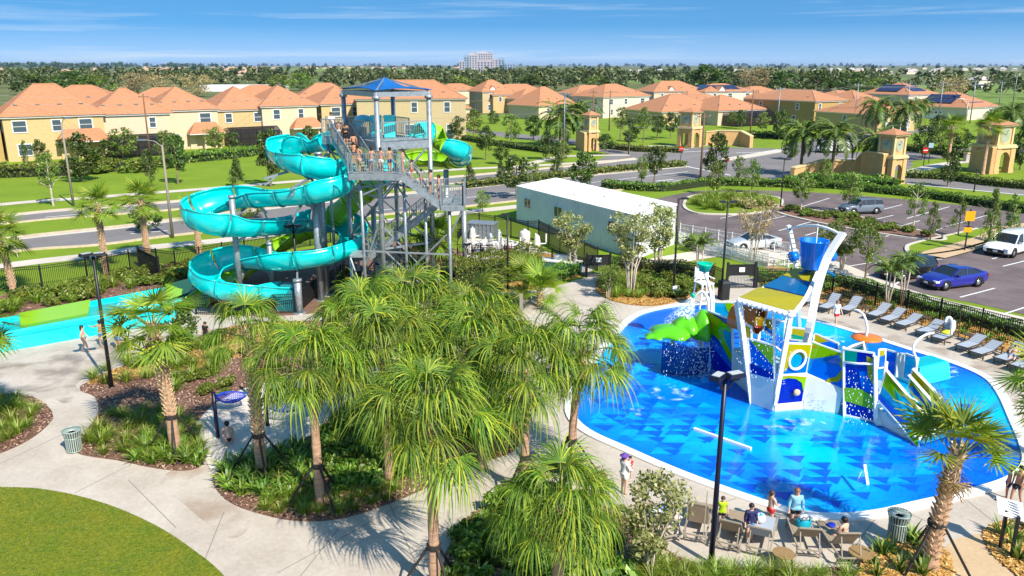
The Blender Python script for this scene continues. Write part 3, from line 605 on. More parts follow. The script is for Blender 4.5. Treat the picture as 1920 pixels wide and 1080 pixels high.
def tree_skeleton(seed, vase, h):
    r = random.Random(seed); mb = MB()
    if vase:
        for k in range(5):
            a = k * 1.2566 + r.uniform(-.3, .3); x, y = math.cos(a), math.sin(a)
            mb.tube([(0.03 * x, 0.03 * y, 0), (0.06 * x, 0.06 * y, 0.35), (0.14 * x, 0.14 * y, 0.6), (0.26 * x, 0.26 * y, 0.9)], [0.013, 0.011, 0.008, 0.003], 5)
            mb.tube([(0.06 * x, 0.06 * y, 0.35), (0.2 * y, 0.2 * x, 0.75)], [0.008, 0.003], 4)
    else:
        mb.tube([(0, 0, 0), (r.uniform(-.01, .01), 0, 0.3), (0, r.uniform(-.02, .02), 0.62), (0, 0, 0.92)], [0.02, 0.015, 0.011, 0.003], 6)
        for k in range(8):
            a = k * 2.4; z = 0.3 + 0.06 * k; q = r.uniform(0.18, 0.32) * (1.1 - 0.6 * z); mb.tube([(0, 0, z), (q * .5 * math.cos(a), q * .5 * math.sin(a), z + 0.08), (q * math.cos(a), q * math.sin(a), z + 0.16)], [0.008, 0.006, 0.002], 4)
    return mb
SKEL = {(v, p): tree_skeleton(3, v, 1).mesh('trunk_shape', m) for v in (0, 1) for p, m in (('d', TRUNK), ('p', PALE_BARK))}
_tc = [0]
def tree(kind, px, by, ty, wpx, label, group=None, low=0.3, z=0.0, pale=False, name='tree', cat='tree', fronts=None):
    """a tree whose foot is seen at (px, by), whose top is at row ty and whose crown is wpx pixels wide"""
    _tc[0] += 1; b = W(px, by, z); h = HT(b, ty) - z; w = wpx * MPP(b) * 1.15
    t = thing(name, label, cat, b, _tc[0] * 1.7, group)
    inst('trunk', SKEL[(1 if kind in ('vase', 'vaseg', 'tan') else 0, 'p' if pale else 'd')], t, (0, 0, -0.05), (0, 0, 0), (h, h, h * 0.97))
    c0 = h * low; inst('crown', CROWN[kind][_tc[0] % 3], t, (0, 0, c0), (0, 0, 0), (w, w, (h - c0) * 1.03))
    return t
# grass clumps and low leafy plants
def tuft(seed, n, h, spread, wd, m, bend=0.9):
    r = random.Random(seed); mb = MB()
    for k in range(n):
        a = r.uniform(0, 6.283); l = h * r.uniform(0.65, 1.1); o = r.uniform(0, 0.12) * spread; el = r.uniform(0.75, 1.5); p = Vector((o * math.cos(a), o * math.sin(a), 0)); s = Vector((-math.sin(a), math.cos(a), 0)) * wd / 2; ids = []
        for q in range(4):
            w = s * (1.0, 1.05, 0.8, 0.12)[q]; ids.append(len(mb.v)); mb.v += [tuple(p - w), tuple(p + w)]; p = p + Vector((math.cos(a) * math.cos(el) * spread, math.sin(a) * math.cos(el) * spread, math.sin(el))) * l / 3; el -= bend * r.uniform(.5, 1) * (0.55 + .25 * q)
        for q in range(3): mb.f.append((ids[q], ids[q] + 1, ids[q + 1] + 1, ids[q + 1])); mb.m.append(0)
    return mb.mesh('tuft', m)
TUFT = [tuft(i, 110, 0.75, 1.0, 0.022, LF_GRASS) for i in range(3)]
STRAP = [tuft(10 + i, 34, 0.5, 1.1, 0.06, LF_LOW, 0.8) for i in range(3)]
SPIKE = [tuft(20 + i, 22, 0.7, 0.8, 0.07, mat_l, 0.45) for i, mat_l in enumerate((LF_LOW, LF_TREE_L))]
def bushmesh(name, seed, m, n=900, size=0.07, clumps=22):
    r = random.Random(seed); cs = [(r.uniform(-.35, .35), r.uniform(-.35, .35), r.uniform(0.12, 0.42), r.uniform(0.12, 0.2)) for _ in range(clumps)]
    vs, fs = leaf_cards(cs, n, size, seed); vs[:, 2] = np.maximum(vs[:, 2], 0.01); return np_mesh(name, vs, fs, m)
BUSH = [bushmesh('bush_leaves', i, LF_HEDGE) for i in range(3)]
BUSHL = [bushmesh('broad_bush_leaves', 5 + i, LF_LOW, 420, 0.10, 16) for i in range(2)]
BUSHY = [bushmesh('yellow_bush_leaves', 9, LF_YEL, 900, 0.055)]
# ---------------------------------------------------------------- far things: woods, far houses, hotel, estate houses
def wood(name, polys, seed, m, count, hmin, hmax, cards, size):
    rg = np.random.RandomState(seed); V = []; F = []; o = 0; rnd = random.Random(seed)
    for poly, cnt in zip(polys, count):
        w = [W(x, y) for x, y in poly]; x0, x1 = min(p.x for p in w), max(p.x for p in w); y0, y1 = min(p.y for p in w), max(p.y for p in w); k = 0; tries = 0
        while k < cnt and tries < cnt * 30:
            tries += 1; y = 1 / rnd.uniform(1 / y1, 1 / y0); x = rnd.uniform(x0, x1)
            if not inside(x, y, w): continue
            k += 1; h = rnd.uniform(hmin, hmax); wd = h * rnd.uniform(0.35, 0.6); fs_ = y / 350.0
            cs = [(x + rnd.uniform(-.4, .4) * wd * 1.6, y + rnd.uniform(-.4, .4) * wd, h * rnd.uniform(0.25, 0.88), wd * rnd.uniform(0.25, 0.45)) for _ in range(7)]
            vs, fs = leaf_cards(cs, cards, size * max(0.7, min(fs_, 5)), rnd.randint(0, 1 << 30)); V.append(vs); F.append(fs + o); o += len(vs)
    me = np_mesh(name, np.concatenate(V), np.concatenate(F), m); ob = bpy.data.objects.new(name, me); col.objects.link(ob); ob['kind'] = 'stuff'; return ob
wood('woodland', [[(-300, 172), (0, 165), (250, 172), (480, 172), (620, 160), (640, 150), (300, 144), (-300, 140)], [(620, 168), (1150, 172), (1250, 160), (1300, 148), (900, 146), (600, 150)], [(1250, 172), (1700, 180), (2200, 195), (2200, 190), (1660, 160), (1600, 152), (1300, 154)]], 3, LF_FAR, (300, 300, 190), 7, 15, 90, 0.75)
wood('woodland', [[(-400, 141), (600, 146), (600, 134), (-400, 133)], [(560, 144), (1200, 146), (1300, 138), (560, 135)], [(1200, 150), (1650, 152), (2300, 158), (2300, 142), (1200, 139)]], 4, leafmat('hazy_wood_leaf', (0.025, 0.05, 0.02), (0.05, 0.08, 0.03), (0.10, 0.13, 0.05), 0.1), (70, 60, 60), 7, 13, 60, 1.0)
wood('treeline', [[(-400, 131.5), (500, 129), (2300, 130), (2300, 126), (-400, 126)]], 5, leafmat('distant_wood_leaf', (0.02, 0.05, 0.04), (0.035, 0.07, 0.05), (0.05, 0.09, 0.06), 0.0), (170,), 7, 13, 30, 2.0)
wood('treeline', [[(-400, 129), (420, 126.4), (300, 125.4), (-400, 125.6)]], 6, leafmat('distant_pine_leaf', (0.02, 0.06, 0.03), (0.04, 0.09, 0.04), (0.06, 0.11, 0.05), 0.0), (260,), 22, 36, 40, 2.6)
wood('treeline', [[(-2500, 124.0), (4400, 124.0), (4400, 123.1), (-2500, 123.1)]], 8, leafmat('horizon_haze_leaf', (0.01, 0.035, 0.05), (0.015, 0.05, 0.07), (0.02, 0.06, 0.07), 0.0), (700,), 14, 30, 24, 8)  # bluish distance haze put into the leaf colour
ROOF_T = mat('terracotta_roof_tiles', (0.46, 0.21, 0.10), 0.85, ns=1.4, amt=0.2, c2=(0.33, 0.14, 0.07), bump=1.0, bs=3, stretch=(1, 1, 7), detail=9, lo=.3, hi=.62)
ROOF_G = mat('grey_shingle_roof', (0.42, 0.38, 0.36), 0.9, ns=1.2, amt=0.2)
RIDGE = mat('roof_ridge_tiles', (0.44, 0.21, 0.11), 0.85, ns=3, amt=0.2)
WALLS = dict(ochre=mat('ochre_stucco', (0.40, 0.27, 0.09), 0.9, ns=2, amt=0.07), yellow=mat('yellow_stucco', (0.5, 0.37, 0.17), 0.9, ns=2, amt=0.07), cream=mat('cream_stucco', (0.58, 0.46, 0.31), 0.9, ns=2, amt=0.06), white=mat('white_stucco', (0.6, 0.52, 0.40), 0.9, ns=2, amt=0.06), tan=mat('tan_stucco', (0.46, 0.36, 0.2), 0.9, ns=2, amt=0.06))
TRIM = mat('white_trim', (0.74, 0.72, 0.68), 0.6)
GLASS_W = mat('window_glass', (0.06, 0.09, 0.11), 0.08, spec=0.8)
SCREEN = glassy('bug_screen', (0.02, 0.02, 0.03), 0.55, 0.6)
SOLAR = mat('solar_panel', (0.02, 0.02, 0.06), 0.15, spec=0.8)
def window(par, c, w, h, ux, nx):      # ux along the wall, nx outward
    ux = Vector(ux); nx = Vector(nx); c = Vector(c)
    fr = MB()
    for s in (-1, 1): fr.bar(c + ux * s * (w / 2 + 0.07) - Vector((0, 0, h / 2 + .14)) + nx * 0.03, c + ux * s * (w / 2 + 0.07) + Vector((0, 0, h / 2 + .14)) + nx * 0.03, 0.16, 0.16, up=nx)
    for s in (-1, 1): fr.bar(c - ux * w / 2 + Vector((0, 0, s * (h / 2 + 0.07))) + nx * 0.03, c + ux * w / 2 + Vector((0, 0, s * (h / 2 + .07))) + nx * 0.03, 0.14, 0.14, up=nx)
    fr.bar(c - ux * w / 2 + nx * 0.02, c + ux * w / 2 + nx * 0.02, 0.09, 0.07)
    f = fr.build('window', TRIM, par); g = MB(); g.slab([c + ux * a * w / 2 + Vector((0, 0, b * h / 2)) - nx * 0.01 for a, b in ((-1, -1), (1, -1), (1, 1), (-1, 1))], 0.03); g.build('pane', GLASS_W, f)
def hiproof(mb, x0, y0, x1, y1, z, rise, oh=0.55, th=0.22):
    x0 -= oh; y0 -= oh; x1 += oh; y1 += oh; w, d = x1 - x0, y1 - y0; k = min(w, d) / 2
    if w >= d: a, b = (x0 + k, (y0 + y1) / 2, z + rise), (x1 - k, (y0 + y1) / 2, z + rise)
    else: a, b = ((x0 + x1) / 2, y0 + k, z + rise), ((x0 + x1) / 2, y1 - k, z + rise)
    c = [(x0, y0, z), (x1, y0, z), (x1, y1, z), (x0, y1, z)]
    if w >= d: mb.add(c + [a, b], [(0, 1, 5, 4), (1, 2, 5), (2, 3, 4, 5), (3, 0, 4)])
    else: mb.add(c + [a, b], [(0, 1, 4), (1, 2, 5, 4), (2, 3, 5), (3, 0, 4, 5)])
    return a, b, c
def house(px, by, L, S, th, eave, ridge, wall, label, feat='', roofm=None, wins=3, group='estate houses with hip roofs'):
    """near corner seen at (px, by); front L metres long runs right and away at angle th, side S metres runs left and away"""
    b = W(px, by); h = HT(b, eave); rid = HT(b + Vector((0, (L + S) * 0.33, 0)), ridge); rise = max(0.9, rid - h)
    t = thing('house', label, 'house', b, R(th), group); wm_ = WALLS[wall]
    w = MB(); w.box((L / 2, S / 2, h / 2 - .1), (L, S, h + .2)); wl = w.build('wall', wm_, t)
    bnd = MB(); bnd.box((L / 2, S / 2, h - 0.12), (L + 0.7, S + 0.7, 0.26)); bnd.build('fascia', TRIM, t)
    rf = MB(); a, b2, c = hiproof(rf, 0, 0, L, S, h + 0.02, rise); ro = rf.build('roof', roofm or ROOF_T, t)
    rd = MB(); rd.tube([a, b2], 0.13, 5)
    for p in c: rd.tube([p, a if (Vector(p) - Vector(a)).length < (Vector(p) - Vector(b2)).length else b2], 0.11, 5)
    rd.build('ridge', RIDGE, ro)
    two = h > 4.4; rows = [h - 1.55] + ([1.7] if two else []); ww = 1.15 * max(1, h / 6.5); hh = 1.5 * max(1, h / 6.2)
    rows = [h - hh * 0.5 - 0.75] + ([hh * 0.5 + 1.0] if two else [])
    rn = random.Random(int(px * 7 + by))
    for zi, z in enumerate(rows):
        for k in range(wins):
            x = L * (k + 0.5) / wins + rn.uniform(-.6, .6)
            if feat and 'porch' in feat and zi == 1 and x > L * 0.45: continue
            if rn.random() < 0.08: continue
            if z > 1.2: window(t, (x, 0, z), ww * rn.choice((0.8, 1, 1.5)), hh, (1, 0, 0), (0, -1, 0))
        for k in range(max(1, wins - 1)):
            y = S * (k + 0.5) / max(1, wins - 1) + rn.uniform(-.5, .5)
            if rn.random() < 0.12: continue
            window(t, (0, y, z), ww * 0.8, hh, (0, -1, 0), (-1, 0, 0))
    vt = MB()
    for k in range(4):                     # roof vents
        u = (k + .7) / 4.6; q = 0.35; vt.box((L * u, -0.55 + (S / 2 + .55) * q, h + 0.1 + rise * q), (0.7, 0.35, 0.14))
    vt.build('roof_vent', GALV_D, ro)
    if 'porch' in feat:
        pr = MB(); pr.box((L * 0.72, -1.6, 1.5), (0.35, 0.35, 3.0)); pr.box((L * 0.99 - .3, -1.6, 1.5), (0.35, 0.35, 3.0)); pr.box((L * 0.56, -0.2, 1.35), (1.2, 0.5, 2.7)); pr.build('porch_post', wm_, t)
        pr = MB(); hiproof(pr, L * 0.5, -2.2, L * 1.02, 0.2, 3.1, 2.1, 0.35); pr.build('porch_roof', ROOF_T, t)
        pr = MB(); pr.box((L * 0.76, -1.0, 3.0), (L * .52 + .7, 3.0, 0.2)); pr.build('porch_ceiling', TRIM, t)
    if 'dormer' in feat:
        d = MB(); x = L * 0.35; d.add([(x - 1.6, 0.3, h + .2), (x + 1.6, 0.3, h + .2), (x, 0.3, h + 1.7), (x, S * .45, h + 1.7), (x - 1.6, 2.2, h + .9), (x + 1.6, 2.2, h + .9)], [(0, 1, 2)]); d.build('gable', TRIM, t)
        d = MB(); d.slab([(x - 1.9, 0.1, h + .05), (x, 0.1, h + 1.95), (x, S * .5, h + 1.95), (x - 1.9, 2.4, h + .7)], 0.12); d.slab([(x + 1.9, 0.1, h + .05), (x, 0.1, h + 1.95), (x, S * .5, h + 1.95), (x + 1.9, 2.4, h + .7)], 0.12); d.build('gable_roof', ROOF_T, t)
    if 'cage' in feat:
        D = 5.5; x0, x1 = (0.1 * L, 0.95 * L); fr = MB(); n = 6
        for k in range(n + 1):
            x = x0 + (x1 - x0) * k / n; fr.bar((x, -D, 0), (x, -D, 2.7), 0.09); fr.bar((x, -D, 2.7), (x, -D * .5, 3.8), 0.09); fr.bar((x, -D * .5, 3.8), (x, 0, 3.4), 0.09)
        for z in (0.9, 1.8, 2.7): fr.bar((x0, -D, z), (x1, -D, z), 0.08); fr.bar((x0, -D, z), (x0, 0, z), 0.08)
        fr.bar((x0, -D * .5, 3.8), (x1, -D * .5, 3.8), 0.09); fo = fr.build('screen_enclosure', BLACK, t)
        sc_ = MB(); sc_.quad((x0, -D, 0), (x1, -D, 0), (x1, -D, 2.7), (x0, -D, 2.7)); sc_.quad((x0, -D, 2.7), (x1, -D, 2.7), (x1, -D * .5, 3.8), (x0, -D * .5, 3.8)); sc_.quad((x0, -D * .5, 3.8), (x1, -D * .5, 3.8), (x1, -.1, 3.4), (x0, -.1, 3.4)); sc_.quad((x0, 0, 0), (x0, -D, 0), (x0, -D, 2.7), (x0, 0, 2.7)); sc_.build('screen', SCREEN, fo)
    if 'lanai' in feat:                   # dark roofed opening
        d = MB(); d.box((L * .5, -0.03, 1.3), (L * .6, 0.1, 2.5)); d.build('sliding_door', GLASS_D, t)
        for k in range(4): q = MB(); q.box((L * (.22 + .18 * k), -0.15, 1.35), (0.3, 0.3, 2.7)); q.build('post', TRIM, t)
    if 'solar' in feat:
        sm = MB(); kx = 0.5
        for r_ in range(2):
            for k in range(6):
                u0 = 0.28 + 0.08 * k; v0 = 0.25 + 0.28 * r_; P_ = []
                for du, dv in ((0, 0), (.075, 0), (.075, .26), (0, .26)):
                    v = v0 + dv; P_.append((L * (u0 + du), -0.55 + (S / 2 + .55) * v, h + 0.12 + rise * v))
                q = MB(); q.slab(P_, 0.06); q.build('solar_panel', SOLAR, ro)
                P_ = [(-0.55 + (S / 2 + .55) * 0 - 0 + p[1] * 0 + (-.0) + (-0.55 + (min(L, S) / 2 + .55) * (v0 + dv)), S * (u0 + du), h + 0.12 + rise * (v0 + dv)) for du, dv, p in ((0, 0, P_[0]), (.075, 0, P_[1]), (.075, .26, P_[2]), (0, .26, P_[3]))]
                q = MB(); q.slab(P_, 0.06); q.build('solar_panel', SOLAR, ro)
    if 'garage' in feat:
        d = MB(); d.box((-0.04, S * .5, 1.3), (0.12, 5.0, 2.5)); go = d.build('garage_door', TRIM, t)
        for k in range(4): q = MB(); q.box((-0.12, S * .5 - 1.8 + 1.2 * k, 2.0), (0.05, 0.8, 0.5)); q.build('pane', GLASS_D, go)
    return t
HS = [
 (17, 304, 15.5, 12, 36, 220, 158, 'yellow', 'yellow two-storey house at the far left with a tiled porch and tall triple window', 'porch', 3),
 (186, 293, 13, 12, 36, 216, 166, 'cream', 'cream house beside the first house with a dark screened pool cage', 'cage', 2),
 (-150, 312, 12, 12, 36, 222, 155, 'ochre', 'ochre house corner cut off by the left edge of the photo', '', 2),
 (296, 283, 12, 12, 36, 208, 163, 'cream', 'cream house behind the tall utility pole with a tiled lanai roof in front', 'porch', 2),
 (411, 274, 12, 13, 36, 207, 163, 'yellow', 'yellow house with ochre side wall and a screened cage above the long hedge', 'cage', 2),
 (496, 270, 12, 13, 36, 200, 161, 'cream', 'pale cream house with a small tiled porch above the top slide bend', 'porch', 2),
 (606, 262, 12, 13, 36, 196, 163, 'yellow', 'ochre and yellow house just left of the slide tower', 'cage', 2),
 (672, 262, 24, 13, 8, 186, 150, 'tan', 'wide tan house seen between the columns of the slide tower', '', 3),
 (770, 232, 17, 14, 12, 204, 172, 'cream', 'single-storey house with a broad orange hip roof right of the slide tower', 'lanai', 2),
 (790, 214, 14, 12, 30, 172, 152, 'yellow', 'house with a white gable peeping over the blue canopy', 'dormer', 2),
 (905, 212, 12, 10, 30, 172, 150, 'tan', 'tan house with a balcony corner left of the two-storey yellow one', 'dormer', 2),
 (925, 212, 22, 14, 20, 178, 158, 'yellow', 'two-storey yellow house behind the lawn in the middle distance', '', 4),
 (1010, 225, 16, 14, 40, 199, 163, 'cream', 'single-storey house under a pyramid roof behind the date palms', '', 2),
 (1130, 222, 20, 15, 36, 182, 158, 'white', 'white two-storey house with red hip roof behind the small clock tower', '', 3),
 (1225, 205, 22, 14, 20, 172, 152, 'cream', 'cream house with a front gable behind the broad low roof', 'dormer', 3),
 (1240, 236, 22, 18, 25, 210, 176, 'yellow', 'low house with a very broad orange roof behind the second clock tower', 'lanai', 2),
 (1320, 205, 22, 16, 20, 172, 157, 'white', 'house with dark solar panels on its hip roof', 'solar dormer', 3),
 (1345, 236, 18, 17, 30, 208, 178, 'cream', 'low orange-roofed house with a dark screened patio', 'cage', 2),
 (1425, 205, 14, 14, 35, 184, 168, 'cream', 'small part-hidden house left of the big yellow house', '', 2),
 (1524, 238, 13, 24, 32, 190, 168, 'ochre', 'big ochre and yellow house in front of the oak trees', 'lanai', 3),
 (1600, 222, 14, 14, 30, 190, 169, 'cream', 'house with peaked roof right of the big ochre house', '', 2),
 (1640, 250, 16, 18, 30, 215, 186, 'yellow', 'low house half hidden by three date palms', 'lanai', 2),
 (1700, 214, 17, 18, 32, 178, 155, 'white', 'white two-storey house with red roof and blue-grey solar panels', 'solar', 2),
 (1812, 226, 18, 20, 35, 202, 172, 'white', 'white single-storey house with garage doors and an arched window', 'garage solar', 2),
 (560, 240, 16, 12, 20, 186, 156, 'cream', 'house of which only the roof shows behind the row left of the tower', '', 2),
 (230, 262, 18, 14, 20, 196, 165, 'yellow', 'house of which only the orange roof shows behind the cream houses', '', 2),
 (420, 255, 18, 14, 20, 192, 160, 'yellow', 'house in the second row with only its orange roof in view', '', 2),
 (1080, 196, 22, 14, 30, 176, 160, 'cream', 'small roof tucked behind the white two-storey house', '', 2), (1405, 196, 20, 14, 30, 176, 162, 'tan', 'orange roof half behind the oaks right of the solar house', '', 2), (1285, 215, 18, 14, 30, 190, 172, 'cream', 'low house squeezed between the two broad roofs', '', 2), (975, 214, 16, 12, 30, 186, 166, 'yellow', 'narrow yellow house right of the two-storey yellow one', '', 2), (830, 196, 18, 12, 30, 170, 157, 'cream', 'distant roof above the single-storey house right of the tower', '', 2), (1570, 206, 18, 14, 30, 184, 170, 'cream', 'pale roof between the ochre house and the date palms', '', 2),
 (70, 270, 18, 14, 20, 196, 160, 'yellow', 'house in the second row behind the far left yellow house', '', 2),
]
for h in HS: house(*h[:9], feat=h[9], wins=h[10])
# the small houses of other estates, far off
def far_house(mroof, wall):
    r = thing('far_house', 'x', 'house'); mb = MB(); mb.box((0, 0, 2), (18, 12, 4.4)); mb.build('wall', WALLS[wall], r); mb = MB(); hiproof(mb, -9, -6, 9, 6, 4.2, 3.4); mb.build('roof', mroof, r)
    return r
fh1 = far_house(mat('pinkish_tile_roof', (0.5, 0.28, 0.2), 0.9), 'cream'); fh2 = far_house(ROOF_G, 'white'); rn = random.Random(5)
spots = [(30 + rn.uniform(-30, 170), rn.uniform(131, 139)) for _ in range(9)] + [(rn.uniform(270, 480), rn.uniform(126.5, 134)) for _ in range(34)] + [(rn.uniform(450, 870), rn.uniform(126, 129)) for _ in range(26)] + [(420, 148), (405, 143), (455, 142), (345, 138), (380, 139)]
for i, (x, y) in enumerate(spots):
    l = ('small terracotta-roofed house far off behind the oaks at the upper left', 'distant terracotta-roofed houses upper left') if x < 500 else ('tiny pale house on the horizon between the slide tower canopy and the hotel', 'tiny houses on the horizon')
    clone(fh1, W(x, y), rn.uniform(-.5, .5), l[0], None, l[1])
spots = [(rn.uniform(1185, 1300), rn.uniform(134, 139)) for _ in range(8)] + [(rn.uniform(1500, 1760), rn.uniform(130, 141)) for _ in range(30)] + [(rn.uniform(1760, 1920), rn.uniform(128, 136)) for _ in range(12)] + [(rn.uniform(1340, 1400), 136) for _ in range(3)] + [(1835, 160)]
for i, (x, y) in enumerate(spots):
    l = ('grey-roofed house of the far estate beyond the oaks, upper right', 'grey-roofed houses upper right') if x > 1450 else ('grey-roofed house far off left of the big oaks', 'grey-roofed houses left of the oaks')
    clone(fh2, W(x, y), rn.uniform(-.6, .6), l[0], None, l[1])
for r in (fh1, fh2):
    for c in list(r.children): bpy.data.objects.remove(c)
    bpy.data.objects.remove(r)
# hotel towers on the horizon
HOT = [mat('hotel_wall_pale', (0.42, 0.38, 0.42), 0.8), mat('hotel_wall_blue', (0.22, 0.3, 0.42), 0.7), mat('hotel_wall_rose', (0.38, 0.34, 0.38), 0.8)]
HWIN = mat('hotel_window', (0.06, 0.09, 0.14), 0.3)
for (x0, x1, ty, Y, mi, lab, dome) in [(870, 880, 102, 2300, 1, 'narrow blue-grey hotel tower at the left of the distant cluster', 0), (880, 895, 99, 2400, 0, 'pale stepped hotel tower left of the widest one', 1), (893, 924, 97, 2500, 0, 'widest pale hotel tower with a curved roof crown', 2), (922, 934, 110, 2350, 2, 'low rosy hotel wing right of the widest tower', 0), (934, 946, 108, 2600, 1, 'slim blue hotel block at the right of the cluster', 1), (861, 872, 113, 2200, 2, 'low rosy hotel wing at the left end of the cluster', 0), (895, 925, 112, 2150, 2, 'long rosy podium building in front of the hotel towers', 0), (946, 966, 117, 2600, 1, 'low blue roofline right of the hotel cluster', 0)]:
    a, b = A(x0, 122, Y), A(x1, 122, Y); cx = (a.x + b.x) / 2; w = b.x - a.x; h = A(960, ty, Y).z; d = w * 0.7
    t = thing('hotel_tower', lab, 'hotel', (cx, Y, 0)); mb = MB(); mb.box((0, 0, h * .47), (w, d, h * .94)); mb.box((w * -.12, 0, h * .965), (w * .6, d * .8, h * .07)); mb.build('wall', HOT[mi], t)
    if dome: mb = MB(); mb.tube([(-w * .42, 0, h * .95), (-w * .2, 0, h * 1.0), (w * .2, 0, h * 1.02), (w * .45, 0, h * .95)], 2.2, 6); mb.build('roof_crown', HOT[1], t)
    nc = max(2, int(w / 7)); nr = int(h / 6.5)
    for c_ in range(nc):
        wn = MB()
        for r_ in range(nr): wn.box((-w / 2 + w * (c_ + .5) / nc, -d / 2 - 0.2, 3 + r_ * 6.2), (w / nc * .5, 0.6, 3.6))
        o = wn.build('window_column', HWIN, t)
# a lake glint and a long white roof behind the left houses
tag(MB().box((0, 0, 2), (52, 14, 4)).build('warehouse', WHITE), 'long low white shed roof behind the houses above the slide', 'warehouse').location = W(460, 171)
# the air itself, one even box round everything
hm = bpy.data.materials.new('air'); hm.use_nodes = True; N = hm.node_tree.nodes; N.remove(N['Principled BSDF']); v = N.new('ShaderNodeVolumePrincipled'); v.inputs['Color'].default_value = (.62, .78, 1, 1); v.inputs['Density'].default_value = 0.000035; v.inputs['Anisotropy'].default_value = .2
hm.node_tree.links.new(v.outputs[0], N['Material Output'].inputs['Volume']); o = MB().box((0, 14800, 40), (60400, 30400, 84)).build('haze', hm); o['kind'] = 'stuff'
# ---------------------------------------------------------------- water slides and their tower
TURQ = mat('turquoise_fibreglass', (0.0, 0.60, 0.58), 0.22, ns=0.7, amt=0.1, coat=0.6, spec=0.6)
LIME = mat('lime_fibreglass', (0.25, 0.50, 0.005), 0.25, coat=0.5, spec=0.6)
FLANGE = mat('slide_joint_grey', (0.02, 0.30, 0.31), 0.4)
def slide_profile(mb, pts, r, ext, mi=0, seg=12, tube=False):
    """open half-pipe (or closed tube) along pts with a wall thickness; ext[i] = (left degrees, right degrees) from the bottom"""
    n = len(pts); o = len(mb.v); W_ = seg + 1
    fr = []
    for i in range(n):
        d = pts[min(i + 1, n - 1)] - pts[max(i - 1, 0)]; d.normalize(); s = Vector((d.y, -d.x, 0)); s.normalize(); u = s.cross(d); fr.append((s, u))
    for sh, rr in ((0, r), (1, r - 0.05)):
        for i in range(n):
            s, u = fr[i]; a0, a1 = ext[i]
            for k in range(W_):
                a = R(-a0 + (a0 + a1) * k / seg); mb.v.append(tuple(pts[i] + s * math.sin(a) * rr - u * math.cos(a) * rr))
    N_ = n * W_
    for i in range(n - 1):
        for k in range(seg):
            a, b = o + i * W_ + k, o + (i + 1) * W_ + k
            mb.f += [(a, a + 1, b + 1, b), (N_ + a + 1, N_ + a, N_ + b, N_ + b + 1)]; mb.m += [mi, mi]
        for k in (0, seg):
            a, b = o + i * W_ + k, o + (i + 1) * W_ + k; mb.f.append((a, b, N_ + b, N_ + a)); mb.m.append(mi)
    for i in (0, n - 1):
        for k in range(seg):
            a = o + i * W_ + k; mb.f.append((a, a + 1, N_ + a + 1, N_ + a)); mb.m.append(mi)
    return fr
def build_slide(root, ctl, r, nsec, mats_fn, tube_fn=lambda t: False, hi=30, lo=26):
    pts = crv(ctl, 8, False); n = len(pts); ext = []
    # even spacing
    L = [0.0]
    for i in range(1, n): L.append(L[-1] + (pts[i] - pts[i - 1]).length)
    tot = L[-1]; m = nsec * 6; q = []; j = 0
    for k in range(m + 1):
        t = tot * k / m
        while j < n - 2 and L[j + 1] < t: j += 1
        q.append(pts[j].lerp(pts[j + 1], (t - L[j]) / max(1e-6, L[j + 1] - L[j])))
    for _ in range(2): q = [q[0]] + [(q[i - 1] + q[i] * 2 + q[i + 1]) / 4 for i in range(1, m)] + [q[-1]]
    cur = []
    for i in range(m + 1):
        a = q[min(i + 3, m)] - q[i]; b = q[i] - q[max(i - 3, 0)]
        cur.append((a.x * b.y - a.y * b.x) / max(1e-6, a.length * b.length) if a.length * b.length > 1e-6 else 0)
    for _ in range(3): cur = [cur[0]] + [(cur[i - 1] + cur[i] + cur[i + 1]) / 3 for i in range(1, m)] + [cur[-1]]
    for i in range(m + 1):
        c = max(-1, min(1, cur[i] * 2.2)); e0, e1 = 92, 92             # c > 0: turning right, outer wall on the left
        if tube_fn(i / m): e0 = e1 = 178
        else:
            if c > 0: e0 += hi * c; e1 -= lo * c
            else: e1 += hi * -c; e0 -= lo * -c
        ext.append((e0, e1))
    for s in range(nsec):
        a, b = s * 6, s * 6 + 6; mb = MB(); fr = slide_profile(mb, q[a:b + 1], r, ext[a:b + 1], 0, 14)
        m_ = mats_fn((s + .5) / nsec); o = mb.build('slide_section', m_, root, True, world=True)
        fl = MB()                                    # bolted flange at the joint, and rounded lips on the rims
        s_, u_ = fr[-1]; a0, a1 = ext[b]; p = q[b]
        fl.tube([p + s_ * math.sin(R(-a0 + (a0 + a1) * k / 14)) * (r + .03) - u_ * math.cos(R(-a0 + (a0 + a1) * k / 14)) * (r + .03) for k in range(15)], 0.045, 4)
        fl.build('flange', FLANGE if m_ is TURQ else m_, o, False).location = (0, 0, 0)
        o.children[0].data.transform(Matrix.Translation(-Vector(root.location)))
        if not tube_fn((s + .5) / nsec):
            lp = MB()
            for side in (0, 1):
                lip = []
                for i in range(a, b + 1):
                    s2, u2 = fr[i - a]; an = R(-ext[i][0] if side == 0 else ext[i][1]); lip.append(q[i] + s2 * math.sin(an) * (r + .02) - u2 * math.cos(an) * (r + .02))
                lp.tube(lip, 0.055, 6)
            l_ = lp.build('rim', m_, o, True); l_.data.transform(Matrix.Translation(-Vector(root.location)))
    return q
S1 = [(618, 257, 11.2), (590, 259, 11.05), (565, 263, 10.9), (537, 268, 10.6), (525, 279, 10.3), (550, 295, 10.0), (600, 309, 9.6), (634, 316, 9.2), (643, 330, 8.8), (620, 346, 8.4), (575, 355, 8.1), (500, 360, 7.8), (440, 364, 7.5), (388, 377, 7.1), (366, 394, 6.7), (395, 411, 6.4), (450, 416, 6.0), (520, 413, 5.6), (600, 408, 5.1), (650, 418, 4.7), (664, 440, 4.3), (640, 460, 4.0), (590, 473, 3.8), (530, 480, 3.6), (450, 478, 3.3), (398, 491, 2.95), (382, 512, 2.5), (412, 532, 2.1), (470, 539, 1.8), (538, 535, 1.55)]
